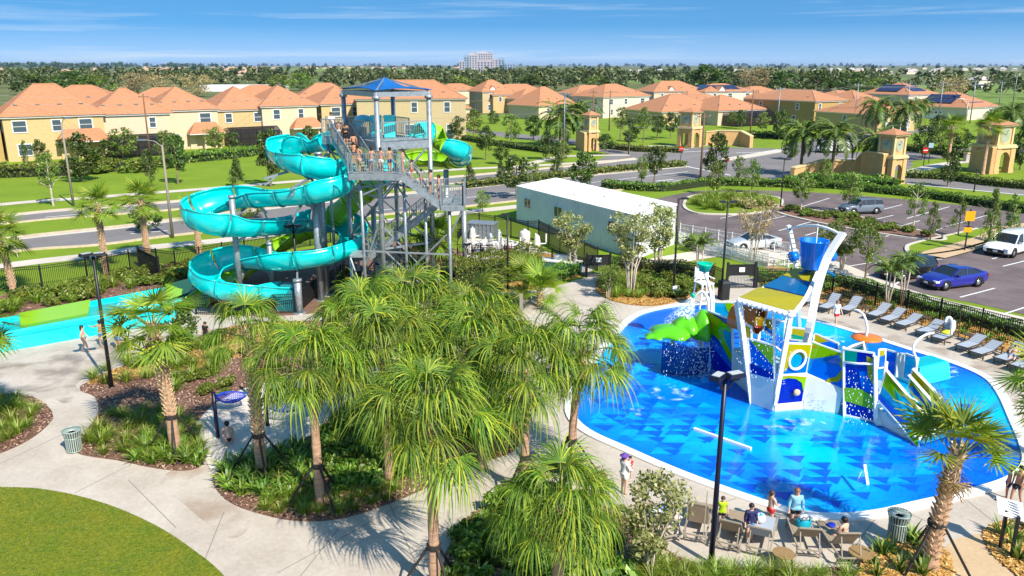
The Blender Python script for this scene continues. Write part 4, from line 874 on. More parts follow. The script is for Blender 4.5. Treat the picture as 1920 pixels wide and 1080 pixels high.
sl = thing('water_slide', 'long open turquoise serpentine slide winding down in front of the tower', 'water slide', (-15, 53, 0), 0)
q1 = build_slide(sl, [W(*p) for p in S1], 1.02, 30, lambda t: TURQ)
mb = MB(); e = q1[-1]; mb.box((e.x + .1, e.y, 0.75), (1.2, 2.1, 1.5)); mb.build('catch_box', mat('teal_box', (0.02, 0.22, 0.24), 0.4), sl, world=True)
def pole_arm(root, px, top_z, Y, target, r=0.16):
    p = A(px, 400, Y); mb = MB(); mb.tube([(p.x, p.y, 0), (p.x, p.y, top_z)], r, 12); mb.lathe([(0.001, top_z + .05), (r * 1.25, top_z + .05), (r * 1.25, top_z - .12), (r, top_z - .12)], (p.x, p.y, 0), 12)
    mb.lathe([(r * 2, 0), (r * 2, .05), (r, .05)], (p.x, p.y, 0), 12); o = mb.build('support_column', GALV, root, True, world=True)
    for t in target:
        b = MB(); b.bar((p.x, p.y, t[2] - 1.45), (t[0], t[1], t[2] - 1.02), 0.12, 0.16); b.bar((p.x, p.y, t[2] - 1.9), ((p.x + t[0]) / 2, (p.y + t[1]) / 2, t[2] - 1.25), 0.08, 0.1); b.build('support_arm', GALV, root, world=True)
def near(px, Y):                       # slide points close to a column
    p = A(px, 400, Y); c = sorted(q1, key=lambda v: (v.x - p.x) ** 2 + (v.y - p.y) ** 2); out = []
    for v in c[:40]:
        if math.hypot(v.x - p.x, v.y - p.y) < 3.2 and all(abs(v.z - w.z) > 1.5 for w in out): out.append(v)
    return out[:4]
for px, tz, Y, r in [(437, 7.6, 52.9, 0.2), (592, 8.2, 54.2, 0.24), (604, 10.2, 55.4, 0.24), (548, 2.3, 51.2, 0.24), (655, 8.6, 56.4, 0.15), (500, 4.2, 53.9, 0.18)]:
    pole_arm(sl, px, tz, Y, near(px, Y), r)
# second slide: enclosed lime tube and turquoise pieces behind the tower
s2 = thing('water_slide', 'lime green and turquoise tube slide leaving the far side of the tower platform', 'water slide', (-6, 58, 0))
P2 = [A(748, 262, 56.2), A(775, 255, 57), A(800, 250, 58.2), A(822, 258, 58.5), A(845, 272, 58.2), A(864, 286, 59.4), A(850, 296, 62.5), A(800, 293, 63.5), A(750, 300, 62.5), A(718, 330, 61), A(700, 350, 60), A(672, 368, 59), A(640, 396, 59), A(600, 420, 60), A(550, 440, 61), A(500, 470, 60.5), A(450, 505, 58), A(405, 535, 55), A(370, 560, 52.2)]
def m2(t): return TURQ if (t < 0.06 or 0.10 < t < 0.19 or 0.40 < t < 0.47) else LIME
build_slide(s2, P2, 0.82, 26, m2, lambda t: 0.05 < t < 0.10 or 0.42 < t < 0.6)
for px, tz, Y in [(700, 5.6, 60.5), (838, 8.4, 60.5), (640, 4.5, 60.2), (870, 5, 62)]:
    p = A(px, 400, Y); mb = MB(); mb.tube([(p.x, p.y, 0), (p.x, p.y, tz)], 0.2, 10); mb.build('support_column', GALV, s2, True, world=True)

# tower
CF, CL_, CR_, CB = Vector((-8.6, 52, 0)), Vector((-11.6, 56.5, 0)), Vector((-5.5, 54.2, 0)), Vector((-8.5, 58.6, 0))
ZD, ZB = 11.2, 14.2
tw = thing('slide_tower', 'tall galvanised steel tower with stairs, railed platform and blue canopy', 'tower', (-8.6, 55, 0))
for p, ln_ in ((CF, ZB), (CL_, ZB), (CR_, ZB), (CB, ZB)):
    mb = MB(); mb.tube([(p.x, p.y, 0), (p.x, p.y, ln_ + .15)], 0.165, 14); mb.lathe([(0.42, 0), (0.42, .06), (.2, .06)], (p.x, p.y, 0), 12); mb.lathe([(.2, ln_ - .3), (.27, ln_ - .3), (.27, ln_ - .1), (.2, ln_ - .1)], (p.x, p.y, 0), 12)
    mb.build('column', GALV, tw, True, world=True)
def beam(p, q, w=0.16, h=0.26, name='beam', m=GALV): return MB().bar(p, q, w, h).build(name, m, tw, world=True)
V3 = lambda p, z: Vector((p.x, p.y, z))
for a, b in ((CF, CL_), (CF, CR_), (CL_, CB), (CR_, CB)):
    beam(V3(a, ZB), V3(b, ZB), 0.2, 0.3)
    beam(V3(a, ZD - .25), V3(b, ZD - .25), 0.18, 0.5)
    for z0, z1 in ((0.3, 4.2), (4.2, 7.6), (7.6, 10.9)):
        beam(V3(a, z0), V3(b, z1), 0.09, 0.09, 'cross_brace'); beam(V3(b, z0), V3(a, z1), 0.09, 0.09, 'cross_brace'); beam(V3(a, z1), V3(b, z1), 0.1, 0.14)
# canopy: hipped blue shade cloth sagging between its ribs
cv = MB(); hub = Vector(((CF.x + CB.x + .2) / 2 - .1, (CL_.y + CR_.y) / 2, ZB + 1.05)); ring = []
cor = [CF, CR_, CB, CL_]; ctr = (CF + CR_ + CB + CL_) / 4
for i in range(4):
    a = cor[i]; b = cor[(i + 1) % 4]; a2 = ctr + (a - ctr) * 1.08; b2 = ctr + (b - ctr) * 1.08
    for k in range(6): t = k / 6; p = a2.lerp(b2, t); s = 4 * t * (1 - t); p = p + (ctr - p) * 0.10 * s; ring.append(Vector((p.x, p.y, ZB + .28 + 0.12 * s)))
n = len(ring); vs = []
for j in range(6):
    f = j / 5 * 0.985
    for p in ring: q = p.lerp(hub, f); q.z -= 0.28 * math.sin(math.pi * f) * 1.0; vs.append(q)
fs = [(j * n + i, j * n + (i + 1) % n, (j + 1) * n + (i + 1) % n, (j + 1) * n + i) for j in range(5) for i in range(n)] + [tuple(5 * n + i for i in range(n))]
cv.add(vs, fs); CLOTH_B = mat('blue_shade_cloth', (0.0, 0.10, 0.34), 0.75, ns=30, amt=0.12); co = cv.build('canopy', CLOTH_B, tw, True, world=True)
so = co.modifiers.new('s', 'SOLIDIFY'); so.thickness = 0.04
for p in cor: beam(V3(p, ZB + .2), hub + Vector((0, 0, -.1)), 0.09, 0.09, 'canopy_rib')
# deck
GRATE = mat('steel_grating', (0.30, 0.33, 0.34), 0.5, 0.3, ns=8, amt=0.2)
dk = MB(); dk.prism([CF, CR_, CB, CL_], ZD - .06, ZD); dk.build('deck', GRATE, tw, world=True)
dl = [A(605, 262, 55.6), A(645, 262, 54.9), A(655, 262, 57.4), A(613, 262, 58.2)]; dl = [Vector((p.x, p.y, 0)) for p in dl]
dk = MB(); dk.prism(dl, ZD - .1, ZD - .02); dk.build('side_deck', GRATE, tw, world=True)
for i in range(4): beam(V3(dl[i], ZD - .25), V3(dl[(i + 1) % 4], ZD - .25), 0.1, 0.35)
def railing(root, p, q, h=1.25, sp=0.14, both=True):
    p = Vector(p); q = Vector(q); L = (Vector((q.x - p.x, q.y - p.y, 0))).length; n = max(1, round(L / 1.5)); mb = MB()
    for z in (h, 0.12): mb.bar(p + Vector((0, 0, z)), q + Vector((0, 0, z)), 0.06)
    mb.build('rail', GALV, root, world=True)
    for k in range(n + 1): c = p.lerp(q, k / n); MB().bar(c, c + Vector((0, 0, h + .02)), 0.075, up=(1, 0, 0)).build('railing_post', GALV, root, world=True)
    mb = MB(); m = int(L / sp)
    for k in range(1, m): c = p.lerp(q, k / m); mb.bar(c + Vector((0, 0, .12)), c + Vector((0, 0, h)), 0.026, up=(1, 0, 0))
    o = mb.build('balusters', GALV, root, world=True); o['kind'] = 'stuff'
def flight(root, p, q, w, n=14):
    p = Vector(p); q = Vector(q); d = Vector((q.x - p.x, q.y - p.y, 0)); d.normalize(); s = Vector((-d.y, d.x, 0)) * w / 2
    for sg in (-1, 1):
        MB().bar(p + s * sg + Vector((0, 0, -.18)), q + s * sg + Vector((0, 0, -.18)), 0.07, 0.36).build('stringer', GALV, root, world=True); railing(root, p + s * sg, q + s * sg, 1.1, 0.15)
    me = None
    for k in range(n):
        t = (k + .5) / n; c = p.lerp(q, t)
        if me is None: mb = MB(); mb.bar(-s, s, 0.3, 0.05); me = mb.mesh('tread', GRATE)
        inst('tread', me, root, c - Vector(root.location))
# stairs: side deck -> landing 1 -> landing 2 -> back down under the tower
L1 = [A(690, 320, 51.0), A(757, 320, 50.2)]; z1 = 9.45
la, lb = Vector((-9.2, 50.3, z1)), Vector((-6.8, 50.3, z1))
fs_ = Vector((-11.6, 55.2, ZD)); flight(tw, fs_, Vector((-9.6, 51.4, z1)), 1.3, 10)
dk = MB(); dk.prism([(-10.2, 50.0), (-7.0, 49.8), (-6.9, 51.4), (-9.2, 52.0)], z1 - .1, z1); dk.build('landing', GRATE, tw, world=True)
for a, b in (((-10.2, 50.0, z1), (-7.0, 49.8, z1)), ((-9.0, 51.9, z1), (-7.0, 51.5, z1))): railing(tw, a, b)
for a, b in (((-10.2, 50.0, z1 - .2), (-7.0, 49.8, z1 - .2)), ((-9.2, 52, z1 - .2), (-6.9, 51.4, z1 - .2)), ((-10.2, 50, z1 - .2), (-9.2, 52, z1 - .2)), ((-7, 49.8, z1 - .2), (-6.9, 51.4, z1 - .2))): beam(a, b, 0.1, 0.35)
z2 = 7.45
flight(tw, (-7.0, 50.6, z1), (-4.5, 50.9, z2), 1.4, 10)
dk = MB(); dk.prism([(-4.5, 50.1), (-3.1, 50.1), (-3.1, 53.4), (-4.5, 53.4)], z2 - .1, z2); dk.build('landing', GRATE, tw, world=True)
for a, b in (((-4.5, 50.1, z2), (-3.1, 50.1, z2)), ((-3.1, 50.1, z2), (-3.1, 53.4, z2)), ((-3.1, 53.4, z2), (-4.5, 53.4, z2))): railing(tw, a, b)
for a, b in (((-4.5, 50.1, z2 - .2), (-3.1, 50.1, z2 - .2)), ((-3.1, 50.1, z2 - .2), (-3.1, 53.4, z2 - .2)), ((-4.5, 53.4, z2 - .2), (-3.1, 53.4, z2 - .2))): beam(a, b, 0.1, 0.3)
flight(tw, (-4.6, 52.8, z2), (-9.6, 53.2, 3.6), 1.3, 18)
flight(tw, (-9.8, 54.6, 3.6), (-5.2, 54.3, 0.15), 1.3, 16)
dk = MB(); dk.prism([(-11, 52.5), (-9.6, 52.5), (-9.6, 55.3), (-11, 55.3)], 3.5, 3.6); dk.build('landing', GRATE, tw, world=True)
for x, y, z in [(-4.0, 50.4, z2), (-4.2, 53.3, z2), (-9.6, 50.6, z1), (-6.95, 51.3, z1), (-10.9, 52.6, 3.5), (-10.9, 55.2, 3.5), (-12.7, 55.8, ZD - .3), (-5.6, 51.2, 8.3)]:
    MB().tube([(x, y, 0), (x, y, z)], 0.1, 10).build('column', GALV, tw, True, world=True)
for a, b in [((-4.0, 50.4, 5.4), (-3.1, 50.2, 7.3)), ((-9.6, 50.6, 8.0), (-7, 50, 9.2)), ((-8.6, 52, 5.8), (-5.5, 54.2, 1.5)), ((-4, 50.4, 0.3), (-4.2, 53.3, 5)), ((-9.6, 50.6, 0.6), (-10.9, 52.6, 3.4)), ((-8.6, 52, 1.0), (-4.2, 50.4, 5.5)), ((-10.9, 52.6, 0.2), (-8.6, 52, 6.4)), ((-11.6, 56.5, 8.2), (-12.7, 55.8, 10.6)), ((-9.6, 50.6, 4.4), (-4, 50.4, 4.2))]:
    beam(a, b, 0.1, 0.1, 'cross_brace')
# platform railings
def lerpz(a, b, t): p = a.lerp(b, t); return Vector((p.x, p.y, ZD))
railing(tw, lerpz(CF, CR_, 0.08), lerpz(CF, CR_, 0.97)); railing(tw, lerpz(CF, CL_, 0.05), lerpz(CF, CL_, 0.72)); railing(tw, lerpz(CL_, CB, 0.05), lerpz(CL_, CB, 0.95)); railing(tw, lerpz(CR_, CB, 0.55), lerpz(CR_, CB, 0.95))
railing(tw, V3(dl[0], ZD), V3(dl[1], ZD)); railing(tw, V3(dl[2], ZD), V3(dl[3], ZD))
# slide starts: turquoise entry tub on the platform, enclosed start panel
et = MB(); c = A(683, 258, 55.6); et.tube([(c.x - .3, c.y + 1.2, ZD + .75), (c.x + .1, c.y + .3, ZD + .7), (c.x + .5, c.y - .6, ZD + .5)], [0.75, 0.8, 0.7], 14, 0, False); et.build('entry_tub', TURQ, s2, True, world=True)
for dx, lab in ((0.0, 1), (0.9, 2)):
    mb = MB(); mb.box((c.x + .9 + dx, c.y - .3, ZD + .8), (0.75, 0.12, 1.5), 0.4); mb.build('start_panel', TURQ, tw, world=True)
sg = thing('rules_sign', 'blue and white notice board at the foot of the tower column', 'sign', W(718, 545)); mb = MB(); mb.box((0, 0, 0.75), (0.08, 0.08, 1.5)); mb.box((0, -0.05, 1.6), (0.95, 0.05, 1.25)); mb.build('board', WHITE2, sg)
mb = MB(); mb.box((0, -0.085, 2.1), (0.95, 0.02, 0.26)); mb.build('header', mat('sign_blue', (0.01, 0.06, 0.4), 0.5), sg)
mb = MB()
for k in range(7): mb.box((-.05 + .03 * (k % 2), -0.085, 1.85 - k * .11), (0.62 - .1 * (k % 3), 0.012, 0.03))
o = mb.build('text_lines', mat('sign_ink', (0.1, 0.12, 0.2), 0.7), sg); o['kind'] = 'stuff'

# run-out trough of the slides, turquoise with a lime mat
ro = thing('runout_trough', 'long turquoise slide run-out trough with a lime green padded section', 'run-out trough', W(160, 625))
b0, b1 = W(-140, 640), W(372, 540); f0, f1 = W(-140, 686), W(330, 602)
def lerp4(u, v): return (b0.lerp(b1, u)).lerp(f0.lerp(f1, u), v)
mb = MB(); rows = [(0, .55), (0.06, .42), (0.12, .30), (0.50, .26), (0.56, .5), (0.585, .5), (0.60, .27), (0.93, .26), (0.985, .75), (1.0, .75), (1.012, .0)]
nu = 24; vs = []
for i in range(nu + 1):
    for v, z in rows: p = lerp4(i / nu, v); vs.append((p.x, p.y, z))
k = len(rows); fs = [(i * k + j, i * k + j + 1, (i + 1) * k + j + 1, (i + 1) * k + j) for i in range(nu) for j in range(k - 1)]; mb.add(vs, fs); mb.build('trough', TURQ, ro, world=True)
mb = MB(); P = [lerp4(u, v) for u, v in ((0.30, -.03), (0.555, -.03), (0.575, 0.49), (0.325, 0.49))]; vs = []
mb.add([(p.x, p.y, z) for p, z in zip(P, (0.62, .62, .34, .34))] + [(p.x, p.y, z) for p, z in zip(P, (0.3, .3, .24, .24))], [(0, 3, 2, 1), (0, 1, 5, 4), (3, 7, 6, 2), (0, 4, 7, 3), (1, 2, 6, 5)]); mb.build('lime_mat', LIME, ro, world=True)
mb = MB(); P = [lerp4(u, v) for u, v in ((0.86, 0.0), (1.0, 0.0), (1.0, 0.4), (0.9, 0.45))]; mb.add([(p.x, p.y, z) for p, z in zip(P, (0.75, .9, .6, .4))], [(0, 3, 2, 1)]); mb.build('lime_apron', LIME, ro, world=True)
mb = MB()
for u in (0.68, 0.8): p = lerp4(u, .2); q = lerp4(u, .38); mb.bar((p.x, p.y, .36), (q.x, q.y, .36), 0.12, 0.02)
for u, v, w in ((0.73, .18, 1.3), (0.745, .33, .6)): p = lerp4(u, v); mb.box((p.x, p.y, .36), (w, 0.25, 0.02), 0.45)
o = mb.build('lane_marks', WHITE2, ro, world=True); o['kind'] = 'stuff'
sheet('trough_water', [lerp4(0, .12), lerp4(1, .12), lerp4(1, .95), lerp4(0, .95)], 0.40, bpy.data.materials['pool_water'], 'structure')
# ---------------------------------------------------------------- fences, lamps, poles, entrance towers, trailer, plant yard
def fence(label, pts, h=1.5, post=2.4, name='fence', group='black picket fences', base=0.0):
    w = [W(*p) for p in pts]; t = thing(name, label, 'fence', w[0], 0, group)
    for a, b in zip(w[:-1], w[1:]):
        L = (b - a).length; n = max(1, round(L / post)); d = (b - a).normalized(); yaw = math.atan2(d.y, d.x)
        for k in range(n + (b == w[-1])):
            c = a.lerp(b, k / n); MB().box((c.x, c.y, (h + .1) / 2), (0.075, 0.075, h + .1), yaw).build('post', BLACK, t, world=True)
        rl = MB()
        for z in (0.15, h - .22, h - .04): rl.bar(a + Vector((0, 0, z)), b + Vector((0, 0, z)), 0.035, 0.04)
        rl.build('rail', BLACK, t, world=True)
        pk = MB(); m = int(L / 0.125)
        for k in range(m): c = a.lerp(b, (k + .5) / m); pk.box((c.x, c.y, h * .5), (0.03, 0.03, h - .02), yaw)
        o = pk.build('pickets', BLACK, t, world=True); o['kind'] = 'stuff'
    return t
fence('black picket fence behind the upper planting bed at the left', [(-200, 578), (0, 545), (80, 540), (165, 527), (245, 508)], 1.7)
fence('black picket fence between the angled gate and the tower behind the slide', [(245, 508), (300, 522)], 1.6)
fence('black picket fence along the sidewalk behind the slide loops', [(262, 498), (330, 508), (460, 482), (620, 455), (770, 440)], 1.6)
fence('black picket fence around the foot of the slide tower', [(368, 590), (440, 592), (560, 588), (590, 560), (640, 530), (780, 533), (850, 500)], 1.4)
fence('black picket fence round the pump yard beside the trailer', [(858, 455), (870, 430), (990, 452), (1010, 450), (1120, 508)], 1.9)
fence('black picket fence between the hedge and the pump yard', [(858, 490), (990, 495), (1035, 500), (1098, 519)], 1.5)
fence('black picket fence behind the crape myrtles by the gate', [(1143, 519), (1200, 521), (1330, 530), (1352, 541)], 1.5)
fence('black picket fence right of the car park gate', [(1418, 540), (1480, 540), (1560, 551)], 1.5)
fence('long black picket fence between the loungers and the car park', [(1560, 551), (1640, 574), (1760, 606), (1920, 650), (2150, 712)], 1.6)
def gate(label, a, b, h=1.75):
    a, b = W(*a), W(*b); t = thing('gate', label, 'gate', a, 0, 'black pool gates'); d = (b - a).normalized(); L = (b - a).length; yaw = math.atan2(d.y, d.x)
    for c in (a, b): MB().box((c.x, c.y, (h + .2) / 2), (0.16, 0.16, h + .2), yaw).build('post', BLACK, t, world=True)
    f = MB()
    for z in (0.12, h * .55, h): f.bar(a + Vector((0, 0, z)), b + Vector((0, 0, z)), 0.05, 0.06)
    f.build('frame', BLACK, t, world=True); pk = MB(); m = int(L / .11)
    for k in range(1, m): c = a.lerp(b, k / m); pk.box((c.x, c.y, h / 2), (.022, .022, h), yaw)
    o = pk.build('pickets', BLACK, t, world=True); o['kind'] = 'stuff'
    mm = MB(); q = [a.lerp(b, u) + Vector((0, 0.02, z)) for u, z in ((.05, h * .57), (.95, h * .57), (.95, h), (.05, h))]; mm.slab(q, 0.02); mm.build('mesh_panel', mat('black_mesh', (0.02, 0.02, 0.02), 0.8), t, world=True)
    nr = Vector((d.y, -d.x, 0)); c = a.lerp(b, .5) + nr * .06; MB().box((c.x, c.y, h * .8), (0.42, 0.03, 0.34), yaw).build('sign_plate', WHITE2, t, world=True)
    p, q = a.lerp(b, .08) + nr * .08, a.lerp(b, .75) + nr * .08; MB().bar(p + Vector((0, 0, h * .53)), q + Vector((0, 0, h * .53)), 0.06, 0.1).build('push_bar', CHROME, t, world=True)
gate('black pool gate with push bar at the end of the curved path', (1099, 520), (1143, 519)); gate('black pool gate with sign between the tall lamp and the fence', (1362, 541), (1414, 540), 1.8)
gate('black gate standing at an angle in the upper bed', (300, 522), (262, 500), 1.6)

def park_lamp(label, base, top, heads, m=BLACK, double=True, fac=0.0):
    b = W(*base); h = HT(b, top); t = thing('lamp_post', label, 'lamp post', b, 0, 'dark lamp posts in the water park')
    mb = MB(); mb.tube([(0, 0, 0), (0, 0, h * .5), (0, 0, h)], [0.1, 0.085, 0.075], 12); mb.lathe([(0.17, 0), (0.17, .1), (.1, .12)], (0, 0, 0), 12); mb.build('pole', m, t, True)
    for k in range(heads):
        a = fac + (math.pi if k else 0) + (0.5 if k else 0); d = Vector((math.cos(a), math.sin(a), 0)); s = Vector((-d.y, d.x, 0)); mb = MB()
        mb.tube([(0, 0, h - .5), d * 0.18 + Vector((0, 0, h - .25)), d * 0.24 + Vector((0, 0, h - .02))], 0.035, 8); mb.build('arm', m, t)
        mb = MB(); c = d * .3 + Vector((0, 0, h + .1)); mb.box(c, (0.62, 0.36, 0.13), a + .4, taper=.85); mb.box(c + Vector((0, 0, -.1)), (0.25, 0.2, 0.12), a + .4); hd = mb.build('lamp_head', m, t)
        mb = MB(); mb.box(c + Vector((0, 0, .072)), (0.44, 0.24, 0.02), a + .4); mb.build('lens', mat('lamp_lens', (0.45, 0.47, 0.45), 0.2), hd)
    return t
park_lamp('dark lamp post with twin heads on the mulch bed near the run-out trough', (210, 728), 480, 2)
park_lamp('slim black lamp post with twin heads in front of the lowest slide loop', (560, 562), 425, 2)
park_lamp('tall navy lamp post with twin flood heads standing in front of the pool', (1333, 1058), 708, 2, DARKBLUE)
park_lamp('short black post lamp left of the hedge', (871, 528), 460, 1, fac=.5)
def arm_lamp(label, base, top, arm, m=BLACK, r=.08, grp='dark lamp posts in the water park', two=False):
    b = W(*base); h = HT(b, top); t = thing('lamp_post', label, 'lamp post', b, 0, grp); mb = MB(); mb.tube([(0, 0, 0), (0, 0, h)], [r, r * .85], 10); mb.lathe([(r * 1.8, 0), (r * 1.8, .1), (r, .12)], (0, 0, 0), 10); mb.build('pole', m, t, True)
    for s in ((1, -1) if two else (1,)):
        mb = MB(); mb.bar((0, 0, h - .05), (arm * s, 0, h), 0.07); mb.build('arm', m, t); mb = MB(); mb.box((arm * s * 1.25, 0, h), (abs(arm) * .7 + .25, 0.3, 0.12), taper=.9); mb.build('lamp_head', m, t)
    return t
arm_lamp('black lamp post with curved hood in front of the trimmed hedge', (952, 557), 402, -.2)
arm_lamp('tall black lamp post beside the white trailer and the crape myrtle', (1262, 560), 372, .35)
arm_lamp('tallest black lamp post rising beside the bin and the pool gate', (1352, 560), 378, .3, two=True)
arm_lamp('black car park lamp by the planting island', (1463, 390), 296, .4, two=True)
arm_lamp('black lamp post at the right of the car park edge', (1826, 360), 318, .05)
arm_lamp('black post lamp in the middle of the roadside lawn', (1178, 290), 250, .05, r=.1)
STEELP = mat('bare_steel_pole', (0.26, 0.22, 0.17), 0.7, 0.1); WOODP = mat('creosoted_wood_pole', (0.16, 0.09, 0.05), 0.9, ns=5, amt=.3)
def street_lamp(label, base, top, arm, m=STEELP):
    b = W(*base); h = HT(b, top); t = thing('street_lamp', label, 'street lamp', b, 0, 'cobra head street lamps'); mb = MB(); mb.tube([(0, 0, 0), (0, 0, h * .95)], [0.15, 0.09], 10); mb.build('pole', m, t, True)
    mb = MB(); mb.tube([(0, 0, h * .93), (arm * .4, 0, h * .985), (arm, 0, h)], 0.05, 6); mb.build('arm', m, t); mb = MB(); mb.box((arm * 1.15, 0, h - .02), (0.8, 0.3, 0.16)); mb.build('lamp_head', GALV_D, t)
street_lamp('tan steel street lamp beside the far road at the left', (138, 386), 221, 0.8); street_lamp('tan steel street lamp on the near verge left of the slide', (324, 446), 262, -1.6)
street_lamp('street lamp behind the leftmost date palm of the wall', (1561, 230), 180, 1.2, GALV); street_lamp('street lamp with long arm in front of the white garage house', (1808, 240), 185, -2.5, GALV)
street_lamp('slim street lamp behind the date palms near the small clock tower', (1102, 280), 200, 1.2, GALV)
poles = [('tall wooden utility pole in front of the screened pool cage', (283, 302), 176, WOODP), ('dark wooden utility pole left of the slide tower', (558, 262), 181, WOODP), ('leaning thin pole at the edge of the far left houses', (-40, 300), 170, WOODP), ('grey utility pole behind the date palms left of the small clock tower', (1057, 292), 172, GALV_D), ('brown utility pole next to the small clock tower', (1110, 282), 168, WOODP), ('brown utility pole on the lawn between the two clock towers', (1142, 245), 169, WOODP), ('brown utility pole at the intersection beside the dark round tree', (1313, 338), 212, WOODP), ('brown utility pole right of the second clock tower sign wall', (1405, 270), 168, WOODP), ('grey utility pole in front of the big ochre house', (1455, 258), 163, GALV_D), ('grey utility pole behind the double date palms', (1600, 245), 156, GALV_D), ('utility pole before the white garage house', (1757, 240), 152, GALV_D), ('utility pole right of the garage house arched window', (1818, 232), 150, GALV_D), ('utility pole in the bright field at the right', (1870, 215), 152, GALV_D), ('utility pole nearest the right edge beside the bright field', (1898, 200), 140, GALV_D), ('utility pole rising behind the white solar house', (1697, 228), 153, GALV_D)]
tops = []
for lab, b, ty, m in poles:
    p = W(*b); h = HT(p, ty); t = thing('utility_pole', lab, 'utility pole', p, 0, 'utility poles along the road'); MB().tube([(0, 0, 0), (0, 0, h)], [0.17, 0.11], 8).build('pole', m, t, True)
    mb = MB(); mb.bar((-.9, 0, h - .5), (.9, 0, h - .5), 0.1, 0.12); mb.build('crossarm', m, t); mb = MB()
    for s in (-.8, 0, .8): mb.lathe([(0.05, 0), (.07, .08), (.03, .16)], (s, 0, h - .44), 6)
    mb.build('insulators', GALV, t)['kind'] = 'stuff'; tops.append(p + Vector((0, 0, h - .3)))
def wire(label, pts, sag=0.6, r=0.02):
    a = []
    for p, q in zip(pts[:-1], pts[1:]):
        for k in range(8): t = k / 8; v = p.lerp(q, t); a.append(v - Vector((0, 0, 4 * sag * t * (1 - t))))
    a.append(pts[-1]); o = MB().tube(a, r, 4).build('power_line', mat('wire_grey', (0.35, 0.35, 0.33), 0.6), None); tag(o, label, 'power line', 'power lines over the road')
wire('upper power line running left past the rooftops', [tops[2] + Vector((-40, -8, 0)), tops[2], tops[0], tops[1]]); wire('lower power line running left past the rooftops', [tops[2] + Vector((-40, -8, -1.2)), tops[2] + Vector((0, 0, -1.2)), tops[0] + Vector((0, 0, -1.2)), tops[1] + Vector((0, 0, -1.2))])
wire('power line from the slide tower pole to the intersection', [tops[1], tops[3], tops[6]], 1.4); wire('second power line from the slide tower pole to the intersection', [tops[1] + Vector((0, 0, -3)), tops[3] + Vector((0, 0, -3)), tops[6] + Vector((0, 0, -1.4))], 1.4)
wire('power line between the brown poles behind the clock towers', [tops[4], tops[5], tops[7], tops[8], tops[9], tops[10], tops[12]], 0.8); wire('power line running to the right edge over the ochre house', [tops[8], tops[9] + Vector((0, 0, -.4)), tops[11], tops[13]], 1.0)

